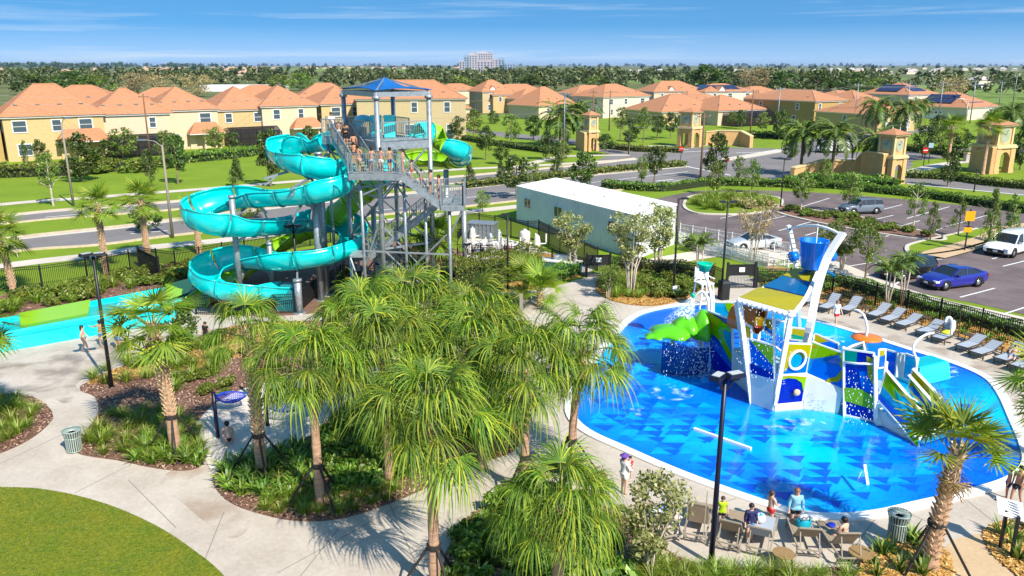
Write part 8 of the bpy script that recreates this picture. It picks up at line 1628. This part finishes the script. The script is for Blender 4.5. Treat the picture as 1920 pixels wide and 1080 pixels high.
# ---------------------------------------------------------------- trees one by one: kind, foot x, foot y, top y, width, label
T = [
 ('thin', 100, 386, 285, 46, 'slim young tree with pale trunk on the slope at the far left', 'road trees on the left lawn', .35), ('dark', 152, 340, 250, 72, 'wide dark tree in front of the first house porch', '', .12), ('col', 50, 312, 262, 18, 'small dark cypress before the triple window', '', .05), ('dark', 205, 302, 262, 46, 'bushy tree at the corner of the first pool cage', '', .1), ('mid', 232, 300, 240, 60, 'spreading green tree before the first pool cage', '', .15),
 ('col', 285, 352, 278, 40, 'narrow dark tree below the tall wooden pole', '', .2), ('dark', 334, 345, 250, 46, 'dark oval tree right of the tall wooden pole', '', .25), ('mid', 404, 284, 238, 44, 'leafy tree before the long hedge and the second cage', '', .15), ('cone', 447, 352, 292, 36, 'young pointed tree just above the slide at the left', '', .15), ('dark', 508, 350, 240, 52, 'dark tree standing behind the top slide bend', '', .2), ('col', 545, 260, 230, 20, 'small tree by the dark pole left of the tower', '', .1), ('mid', 505, 262, 232, 34, 'small green tree beneath the cream house porch', '', .15),
 ('dark', 276, 436, 383, 58, 'round dark tree on the median behind the second palm', 'trees on the median', .12), ('thin', 33, 482, 438, 16, 'sapling on the near verge at the far left', '', .4), ('mid', 470, 408, 378, 60, 'low bush-like tree seen through the slide loop', '', .1),
 ('mid', 905, 398, 356, 34, 'little round tree on the verge right of the tower landing', '', .15), ('cone', 880, 350, 300, 27, 'dark egg-shaped tree on the median right of the tower', 'trees on the median', .08), ('cone', 938, 346, 300, 26, 'second egg-shaped tree on the median', 'trees on the median', .08), ('dark', 968, 372, 290, 58, 'big dark tree in front of the trailer corner', '', .22), ('mid', 998, 352, 305, 40, 'yellow-green tree right behind the big dark one', '', .2), ('cone', 1043, 330, 278, 26, 'dark cone tree on the median beyond the trailer', 'trees on the median', .08), ('dark', 1092, 366, 283, 52, 'round street tree behind the trailer roof', '', .25),
 ('dark', 911, 300, 236, 36, 'tree with slim trunk on the bright lawn right of the tower', 'young trees on the bright lawn', .3), ('dark', 940, 308, 270, 34, 'lower dark tree in front of it on the bright lawn', 'young trees on the bright lawn', .2), ('mid', 888, 258, 203, 40, 'tree before the single-storey house right of the tower', '', .15), ('dark', 860, 262, 218, 32, 'tree just right of the lime tube slide', '', .2), ('mid', 958, 268, 212, 40, 'leafy tree by the side street', '', .15), ('dark', 1000, 262, 215, 36, 'dark tree left of the date palm pair', '', .15), ('dark', 1030, 300, 245, 40, 'dark tree below the date palm pair', '', .15), ('mid', 1052, 305, 262, 36, 'light green shrubby tree by the small clock tower', '', .08), ('dark', 1136, 290, 250, 38, 'dark tree right of the small clock tower', '', .25), ('dark', 925, 232, 208, 26, 'small tree before the yellow house in the middle', '', .1),
 ('mid', 1163, 262, 200, 30, 'tall slender tree, first of four in front of the broad low house', 'slender trees by the clock towers', .35), ('mid', 1206, 268, 200, 32, 'second tall slender tree in front of the broad low house', 'slender trees by the clock towers', .35), ('dark', 1179, 288, 222, 34, 'dark round tree left of the second clock tower', '', .35), ('dark', 1232, 262, 214, 32, 'third tree in front of the broad low house', 'slender trees by the clock towers', .25), ('dark', 1257, 260, 210, 30, 'fourth tree, touching the second clock tower', 'slender trees by the clock towers', .25),
 ('mid', 1202, 352, 293, 26, 'thin tree on the verge right of the trailer roof', '', .25), ('dark', 1226, 348, 272, 38, 'taller dark tree on the verge right of the trailer', '', .3), ('dark', 1340, 336, 247, 52, 'dark full tree at the brown pole of the intersection', '', .1), ('mid', 1337, 366, 303, 32, 'small green tree in front of the planting island', '', .15), ('mid', 1384, 345, 292, 28, 'loose young tree, left one beyond the planting island', 'loose young trees beyond the island', .2), ('mid', 1409, 362, 298, 34, 'loose young tree, right one beyond the planting island', 'loose young trees beyond the island', .2),
 ('mid', 1501, 402, 320, 42, 'staked tree with three pale stems left in the car park island', 'staked trees in the car park', .35), ('mid', 1590, 400, 322, 46, 'tree at the grey-blue car in the car park', 'staked trees in the car park', .3), ('mid', 1545, 352, 296, 26, 'thin tree against the long ochre wall', '', .2), ('thin', 1712, 428, 342, 44, 'staked tree with pale stems right of the grey-blue car', 'staked trees in the car park', .3), ('pine', 1744, 452, 378, 34, 'young pine left of the amber sign', 'young pines in the car park', .2), ('pine', 1796, 442, 366, 36, 'young pine behind the amber sign', 'young pines in the car park', .2), ('pine', 1850, 472, 350, 40, 'tallest young pine right of the amber sign', 'young pines in the car park', .15), ('pine', 1890, 458, 364, 40, 'young pine near the white minivan', 'young pines in the car park', .25), ('pine', 1862, 432, 380, 30, 'young pine behind the tallest one', 'young pines in the car park', .2),
 ('dark', 1776, 350, 280, 36, 'dark pointed tree between the two right clock towers', '', .15), ('dark', 1728, 300, 232, 44, 'dark tree behind the no-entry sign', '', .15), ('mid', 1762, 290, 228, 36, 'tree next to the palm left of the right clock tower', '', .15), ('dark', 1800, 292, 240, 40, 'dark tree right of that palm', '', .15), ('dark', 1912, 318, 230, 40, 'dark tree at the right edge beside the clock tower', '', .1), ('dark', 1460, 262, 205, 34, 'dark tree before the big ochre house', '', .1), ('mid', 1430, 248, 210, 26, 'small tree left of the big ochre house', '', .15), ('dark', 1390, 242, 205, 22, 'small tree before the dark screened patio', '', .2), ('mid', 1372, 240, 208, 22, 'thin tree beside the screened patio', '', .25), ('dark', 1610, 232, 200, 30, 'dark tree behind the rear date palms', '', .1), ('dark', 1760, 248, 215, 34, 'dark tree before the garage house', '', .1), ('mid', 1700, 240, 212, 34, 'green shrub tree between house and garage house', '', .1), ('mid', 1275, 245, 215, 22, 'tree behind the second clock tower', '', .1),
 ('dark', 345, 682, 560, 74, 'dark leafy tree behind the slender booted palm', '', .3), ('vase', 1182, 552, 402, 92, 'crape myrtle with pale stems in the gate bed', 'crape myrtles', .42), ('vase', 1232, 510, 384, 74, 'blooming crape myrtle in front of the trailer end', 'crape myrtles', .35), ('vase', 1072, 510, 402, 72, 'crape myrtle in front of the pump yard', 'crape myrtles', .4), ('tan', 1412, 492, 372, 86, 'bare straw-coloured crape myrtle in front of the silver car', '', .4), ('vaseg', 1578, 506, 418, 76, 'tree with loose flowering crown behind the bucket', '', .3), ('mid', 1622, 522, 408, 56, 'full green tree right of the bucket', '', .3), ('vaseg', 1540, 490, 425, 30, 'small tree between arch and bucket', '', .3), ('dark', 1300, 470, 440, 40, 'dark bushy tree by the ramp', '', .1), ('vase', 1215, 1080, 905, 150, 'sprawling light shrub tree at the bottom centre', '', .2), ('vaseg', 1140, 560, 500, 50, 'small flowering tree right of the gate', '', .25),
 ('dark', 78, 306, 262, 30, 'dark small tree at the first house corner', '', .1), ('mid', 310, 300, 244, 40, 'light tree between the tall pole and the pool cage', '', .1), ('dark', 440, 282, 246, 30, 'dark tree right of the second pool cage', '', .1), ('dark', 580, 276, 236, 34, 'dark tree between slide bend and tower', '', .1), ('dark', 1480, 300, 262, 34, 'dark shrubby tree at the van', '', .1),
 ('dark', 660, 560, 505, 70, 'dark bushy tree at the foot of the slide tower', '', .05), ('mid', 720, 590, 530, 70, 'green bushy tree below the notice board', '', .05), ('vaseg', 780, 560, 440, 60, 'feathery tree by the bottom of the tower stairs', '', .1),
]
for i, (k, x, by, ty, w, lab, g, lo) in enumerate(T): tree(k, x, by, ty, w, lab, g or None, lo, pale=k in ('thin', 'vase', 'vaseg', 'tan') or 'pale' in lab)
# oaks behind the estate, big and loose
rn = random.Random(12)
for i, (x, by, ty, w, k, lab) in enumerate([(60, 178, 138, 70, 'dark', 'dark oak behind the far left roofs'), (135, 182, 134, 80, 'dark', 'second dark oak behind the far left roofs'), (190, 182, 140, 60, 'mid', 'lighter oak between dark oaks at the upper left'), (250, 184, 136, 60, 'tan', 'pale bare oak above the cream house roofs'), (305, 182, 138, 60, 'tan', 'second pale bare oak above the cream house roofs'), (370, 182, 140, 66, 'tan', 'third pale bare oak, next to the shed roof'), (565, 170, 136, 60, 'mid', 'light oak left of the tower canopy'), (525, 172, 140, 50, 'mid', 'light oak above the shed roof'), (860, 188, 142, 60, 'mid', 'leafy oak right of the tower canopy'), (1000, 170, 140, 60, 'dark', 'oak above the middle houses'), (1325, 176, 122, 70, 'dark', 'large oak rising above the horizon right of centre'), (1412, 178, 127, 74, 'tan', 'large pale oak next to the large dark one'), (1470, 180, 134, 60, 'dark', 'oak behind the big ochre house roof'), (1530, 184, 132, 60, 'dark', 'second oak behind the big ochre house roof'), (1590, 186, 134, 60, 'dark', 'third oak behind the big ochre house roof'), (1640, 188, 146, 50, 'mid', 'yellowish oak left of the red solar roof'), (1780, 205, 142, 60, 'tan', 'brownish oak behind the garage house'), (1120, 168, 142, 50, 'mid', 'oak above the white two-storey house')]):
    tree(k, x, by, ty, w * 1.1, lab, 'big trees behind the estate', .08)
# ---------------------------------------------------------------- hedges and shrubs
def hedge(label, pts, w, h, m=LF_HEDGE, dens=70, size=.12, group='clipped hedges'):
    P = crv([W(*p) for p in pts], 4, False); rg = np.random.RandomState(abs(int(pts[0][0])) + 7); L = [0]
    for a, b in zip(P[:-1], P[1:]): L.append(L[-1] + (b - a).length)
    n = min(30000, int(L[-1] * dens)); u = rg.uniform(0, L[-1], n); arr = np.array([[p.x, p.y] for p in P]); x = np.interp(u, L, arr[:, 0]); y = np.interp(u, L, arr[:, 1]); t = np.array([(P[-1] - P[0]).x, (P[-1] - P[0]).y]); t = t / np.linalg.norm(t); nn = np.array([-t[1], t[0]])
    a = rg.uniform(-1, 1, n); zz = h * np.where(rg.rand(n) < .5, 1 - .12 * rg.rand(n) * 2 * np.abs(a), rg.rand(n)) * (1 + .1 * np.sin(u * 1.7) + .06 * np.sin(u * 4.1)); a = np.where(rg.rand(n) < .5, a, np.sign(a))
    c = np.stack([x + nn[0] * a * w / 2, y + nn[1] * a * w / 2, zz], 1); d = rg.normal(size=(n, 3)); d /= np.linalg.norm(d, axis=1)[:, None]; b = np.cross(d, rg.normal(size=(n, 3))); b /= np.linalg.norm(b, axis=1)[:, None]; e = np.cross(d, b); s = size * rg.uniform(.6, 1.3, (n, 1))
    vs = np.stack([c - b * s, c - e * s * .6, c + b * s, c + e * s * .6], 1).reshape(-1, 3); vs[:, 2] = np.maximum(vs[:, 2], .02); fs = np.arange(n * 4).reshape(-1, 4); t = thing('hedge', label, 'hedge', P[0], 0, group)
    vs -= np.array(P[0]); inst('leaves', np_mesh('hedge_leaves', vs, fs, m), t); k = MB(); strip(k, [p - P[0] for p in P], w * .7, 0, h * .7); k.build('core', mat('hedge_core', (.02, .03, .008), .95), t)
    return t
for a in [('dark clipped hedge with the paved gap at the left edge of the lawn', [(-60, 334), (60, 330), (165, 326), (225, 318)], 3.5, 1.7, LF_HEDGE, 120, .2), ('long rounded hedge under the screened pool cage', [(330, 306), (400, 300), (470, 292)], 3, 1.6, LF_LOW, 120, .2), ('feathery hedge running behind the lawn toward the tower', [(455, 292), (530, 284), (600, 275)], 3, 1.5, LF_LOW, 110, .2), ('tall clipped hedge left of the curved path', [(838, 545), (880, 535), (950, 525), (1000, 512)], 2.6, 2.1, LF_HEDGE, 1300, .07), ('hedge between the low palm and the tall clipped hedge', [(1000, 535), (1040, 524), (1075, 512)], 1.6, .9, LF_LOW, 500, .08), ('flowering groundcover hedge on the median at the tip', [(870, 352), (1000, 338), (1150, 322), (1280, 311)], 2.2, .8, LF_HEDGE, 110, .16), ('hedge on the far side of the boulevard by the clock towers', [(1140, 278), (1200, 284), (1280, 286)], 2.4, 1.0, LF_HEDGE, 120, .16), ('hedge lining the top of the car park', [(1130, 352), (1240, 358), (1330, 348), (1460, 350), (1560, 353), (1650, 362), (1760, 374), (1930, 400)], 1.8, 1.0, LF_LOW, 190, .13), ('clipped flowering hedge below the right clock tower', [(1700, 333), (1780, 337), (1860, 348), (1960, 358)], 2.2, 1.0, LF_HEDGE, 170, .14), ('dark hedge along the side street beyond the bright lawn', [(870, 262), (950, 276), (1060, 290)], 2, .9, LF_TREE, 90, .18), ('hedge strip outside the long fence', [(1420, 528), (1560, 534), (1650, 556), (1760, 590), (1930, 636), (2100, 690)], 1.1, .8, LF_LOW, 420, .07), ('low hedge along the car park path behind the fence', [(1160, 505), (1260, 512), (1340, 518)], 1.4, .9, LF_HEDGE, 420, .08), ('shrub band in front of the long ochre wall', [(1480, 352), (1540, 344), (1600, 346), (1680, 352)], 4, 1.3, LF_LOW, 240, .15), ('hedge behind the second clock tower sign wall', [(1330, 262), (1420, 258), (1480, 262)], 3, 1.4, LF_HEDGE, 100, .2), ('hedge row of shrubs around the right field palms', [(1640, 286), (1700, 282), (1780, 292), (1860, 300)], 3, 1.1, LF_HEDGE, 90, .2)]:
    hedge(*a)
def scatter(meshes, name, cat, label, group, poly, n, s, seed, zb=0.05, avoid=(), mind=.45, m_area=None):
    rn = random.Random(seed); w = poly if hasattr(poly[0], 'x') else [W(*p) for p in poly]; x0, x1 = min(p.x for p in w), max(p.x for p in w); y0, y1 = min(p.y for p in w), max(p.y for p in w); pts = []; tr_ = 0
    while len(pts) < n and tr_ < n * 60:
        tr_ += 1; x, y = rn.uniform(x0, x1), rn.uniform(y0, y1)
        if not inside(x, y, w) or any(inside(x, y, a) for a in avoid) or any((x - a) ** 2 + (y - b) ** 2 < mind ** 2 for a, b in pts): continue
        pts.append((x, y)); o = inst(name, rn.choice(meshes), None, (x, y, zb), (0, 0, rn.uniform(0, 6.28)), rn.uniform(*s)); tag(o, label, cat, group)
SC = [
 (TUFT, 'ornamental_grass', 'grass clump', 'yellow-green grass clump in the mulch bed right of the left bin', 'grass clumps by the left bin', [(160, 850), (170, 815), (200, 780), (300, 770), (375, 800), (382, 860), (300, 872), (200, 860)], 34, (.8, 1.3), 1), (TUFT, 'ornamental_grass', 'grass clump', 'dark green grass clump on the straw round the left lamp post', 'grass clumps round the left lamp post', [(160, 722), (200, 690), (300, 660), (420, 640), (420, 700), (320, 740), (230, 742)], 26, (.9, 1.5), 2), (STRAP, 'strap_leaf_plant', 'plant', 'bright strap-leaved plant at the foot of the slender booted palm', 'strap plants at the slender palm', [(250, 870), (270, 830), (330, 820), (385, 850), (380, 874), (300, 878)], 26, (1.0, 1.5), 3),
 (BUSH, 'small_shrub', 'shrub', 'small dark shrub in the mulch above the sand pit', 'shrubs above the sand pit', [(340, 720), (400, 670), (500, 660), (520, 700), (440, 730), (390, 760)], 16, (.7, 1.1), 4), (TUFT, 'ornamental_grass', 'grass clump', 'fine grass clump in the small bed at the left edge', 'grass clumps at the left edge', [(-60, 850), (0, 840), (60, 815), (80, 780), (40, 750), (-60, 745)], 22, (.8, 1.3), 5),
 (STRAP, 'strap_leaf_plant', 'plant', 'broad-leaved plant in the front of the central mulch bed', 'broad-leaved plants of the central bed', [(408, 908), (415, 885), (460, 862), (560, 840), (620, 850), (600, 900), (540, 940), (470, 940)], 50, (1.0, 1.6), 6), (BUSHL, 'low_shrub', 'shrub', 'bright green low shrub under the central palms', 'low shrubs under the central palms', [(600, 850), (640, 780), (720, 740), (800, 780), (800, 880), (700, 930), (640, 930)], 44, (.9, 1.5), 7), (TUFT, 'ornamental_grass', 'grass clump', 'soft grass clump near the curved edge of the central bed', 'grass clumps at the central bed edge', [(480, 955), (560, 920), (640, 925), (740, 920), (730, 940), (640, 966), (560, 972)], 22, (.6, .9), 8), (BUSHL, 'low_shrub', 'shrub', 'low green shrub beside the straw patch behind the palms', 'shrubs behind the palms', [(820, 760), (940, 760), (950, 820), (850, 830)], 16, (.8, 1.2), 9),
 (BUSHL + STRAP, 'low_shrub', 'shrub', 'leafy shrub in the bottom centre bed under the arching palm', 'shrubs of the bottom centre bed', [(850, 1080), (870, 1010), (920, 960), (1000, 935), (1090, 950), (1150, 1000), (1160, 1120), (860, 1140)], 50, (1.0, 1.7), 10), (TUFT, 'ornamental_grass', 'grass clump', 'tall feathery grass clump in front of the brown loungers', 'grass clumps before the brown loungers', [(1180, 1090), (1240, 1064), (1330, 1070), (1500, 1078), (1600, 1085), (1600, 1120), (1200, 1120)], 46, (.75, 1.25), 11), (SPIKE, 'spiky_plant', 'plant', 'dark spiky plant on the straw round the right palm', 'spiky plants at the right palm', [(1630, 1070), (1650, 1030), (1730, 1012), (1775, 1050), (1780, 1100), (1640, 1100)], 9, (.9, 1.3), 12), (SPIKE, 'spiky_plant', 'plant', 'spiky plant on the straw below the notice board', 'spiky plants below the notice board', [(1860, 1000), (1960, 990), (2000, 1100), (1930, 1090)], 9, (.9, 1.3), 13),
 (BUSH + TUFT, 'bed_shrub', 'shrub', 'green shrub in the upper bed between fence and run-out trough', 'shrubs above the run-out trough', [(-40, 600), (0, 560), (100, 548), (240, 520), (360, 500), (370, 530), (240, 555), (100, 575)], 52, (1.1, 1.8), 14), (BUSH, 'bed_shrub', 'shrub', 'bushy shrub at the foot of the slide tower', 'shrubs at the tower foot', [(620, 590), (640, 540), (760, 530), (850, 530), (850, 560), (700, 600)], 44, (1.1, 1.9), 15), (BUSHY, 'yellow_shrub', 'shrub', 'golden yellow shrub right of the lowest slide loop', 'golden shrubs', [(610, 600), (660, 575), (680, 590), (640, 612)], 5, (1.2, 1.6), 16), (STRAP, 'strap_leaf_plant', 'plant', 'bright strap-leaved plant behind the central palms', 'strap plants behind the palms', [(600, 640), (760, 590), (900, 560), (980, 556), (960, 600), (800, 640), (640, 680)], 50, (1.3, 2.0), 17),
 (TUFT, 'ornamental_grass', 'grass clump', 'fluffy grass clump in the bed below the pool gate', 'grass clumps below the gate', [(1125, 545), (1135, 522), (1190, 515), (1200, 560), (1150, 562)], 26, (1.1, 1.5), 18), (STRAP + BUSH, 'bed_shrub', 'shrub', 'strappy shrub in the bed behind the lifeguard chair', 'shrubs behind the lifeguard chair', [(1200, 520), (1320, 524), (1330, 540), (1285, 558), (1210, 566)], 50, (1.0, 1.4), 19), (TUFT, 'ornamental_grass', 'grass clump', 'grass clump on the round car park island', 'grass clumps on the round island', [(1292, 386), (1310, 372), (1380, 368), (1450, 376), (1448, 390), (1400, 398), (1320, 398)], 52, (1.5, 2.0), 20, .12), (BUSH, 'bed_shrub', 'shrub', 'low shrub on the long car park island', 'shrubs on the long island', [(1460, 395), (1500, 394), (1600, 410), (1700, 434), (1740, 446), (1640, 434), (1540, 416)], 40, (.8, 1.4), 21, .12), (SPIKE + STRAP, 'bed_shrub', 'shrub', 'small spiky plant on the straw along the long fence', 'plants along the long fence', [(1600, 574), (1700, 598), (1800, 626), (1920, 662), (1980, 690), (1980, 664), (1800, 606), (1640, 566)], 30, (.7, 1.1), 22), (BUSH, 'bed_shrub', 'shrub', 'shrub beside the estate lawn under the far left houses', 'shrubs under the left houses', [(120, 320), (250, 312), (330, 300), (330, 318), (200, 330)], 16, (2.2, 3.4), 23), (BUSHL, 'low_shrub', 'shrub', 'low green shrub outside the fence right of the gate', 'shrubs right of the gate', [(1425, 548), (1440, 520), (1540, 524), (1560, 548), (1500, 552)], 24, (.8, 1.2), 24)]
for a in SC: scatter(*a[:9], zb=a[9] if len(a) > 9 else .05, mind=.5 if a[7][0] < 2 else 2)
# cut bark and grass blades as loose geometry
def litter(name, polys, n, size, m, z, seed, upright=False):
    rg = np.random.RandomState(seed); C_ = []
    for poly in polys:
        x0, x1 = min(p.x for p in poly), max(p.x for p in poly); y0, y1 = min(p.y for p in poly), min(max(p.y for p in poly), 60); q = []; pa = np.array([(p.x, p.y) for p in poly])
        X = rg.uniform(x0, x1, n * 2); Y = rg.uniform(y0, y1, n * 2); ins = np.zeros(n * 2, bool); j = len(pa) - 1
        for i in range(len(pa)): xi, yi = pa[i]; xj, yj = pa[j]; c = ((yi > Y) != (yj > Y)) & (X < (xj - xi) * (Y - yi) / (yj - yi + 1e-12) + xi); ins ^= c; j = i
        C_.append(np.stack([X[ins], Y[ins], np.full(ins.sum(), z)], 1))
    c = np.concatenate(C_); k = len(c); a = rg.uniform(0, 6.283, k); s = size * rg.uniform(.5, 1.4, k); d = np.stack([np.cos(a), np.sin(a), rg.uniform(-.15, .5, k)], 1); e = np.stack([-np.sin(a), np.cos(a), rg.uniform(-.4, .4, k)], 1)
    if upright: d = np.stack([np.cos(a) * .6, np.sin(a) * .6, np.ones(k)], 1); vs = np.stack([c - e * .006, c + e * .006, c + d * s[:, None]], 1).reshape(-1, 3); fs = np.arange(k * 3).reshape(-1, 3)
    else: c[:, 2] += rg.uniform(.005, .035, k); d *= s[:, None]; e *= s[:, None] * .45; vs = np.stack([c - d - e, c + d - e, c + d + e, c - d + e], 1).reshape(-1, 3); fs = np.arange(k * 4).reshape(-1, 4)
    o = bpy.data.objects.new(name, np_mesh(name, vs, fs, m)); col.objects.link(o); o['kind'] = 'stuff'
CHIP = leafmat('bark_chip', (.05, .022, .016), (.24, .12, .085), (.55, .36, .28), 0.0); STRW = leafmat('straw_chip', (.3, .13, .03), (.5, .27, .07), (.7, .45, .18), 0.0)
litter('bark_chips', [BED2, BED3, BED_L, BED_B], 16000, .045, CHIP, .05, 1); litter('bark_chips', [BED_UP], 9000, .06, CHIP, .05, 2); litter('pine_straw', [ST1, ST2, BED_R, BED_RR, BED_F, BED_G], 7000, .06, STRW, .055, 3)
litter('grass_blades', [NEARLAWN], 60000, .05, leafmat('lawn_blade', (.06, .11, .006), (.13, .16, .01), (.22, .22, .02), .3), .03, 4, True)
# within a small group each member is told apart by its place from the left
bpy.context.view_layer.update(); gr = {}
for o in col.objects:
    if o.parent is None and o.get('group') and o.get('label'): gr.setdefault((o['group'], o['label']), []).append(o)
ORD = 'leftmost,second,third,fourth,fifth,sixth,seventh,eighth,ninth,tenth'.split(',')
for (g, l), os_ in gr.items():
    if 1 < len(os_) <= 52:
        os_.sort(key=lambda o: o.location.x / (o.location.y * CP + 4))
        for i, o in enumerate(os_):
            w = l.split(); k = len(os_) - 1 - i; q = ORD[i] + (' from the left' if i else '') if i < 10 else (('rightmost' if k == 0 else ORD[k] + ' from the right') if k < 10 else '%dth from the left' % (i + 1))
            for a in '234':
                for b, c in (('1', 'st'), ('2', 'nd'), ('3', 'rd')): q = q.replace(a + b + 'th', a + b + c)
            o['label'] = ' '.join(w[:12]) + ', ' + q
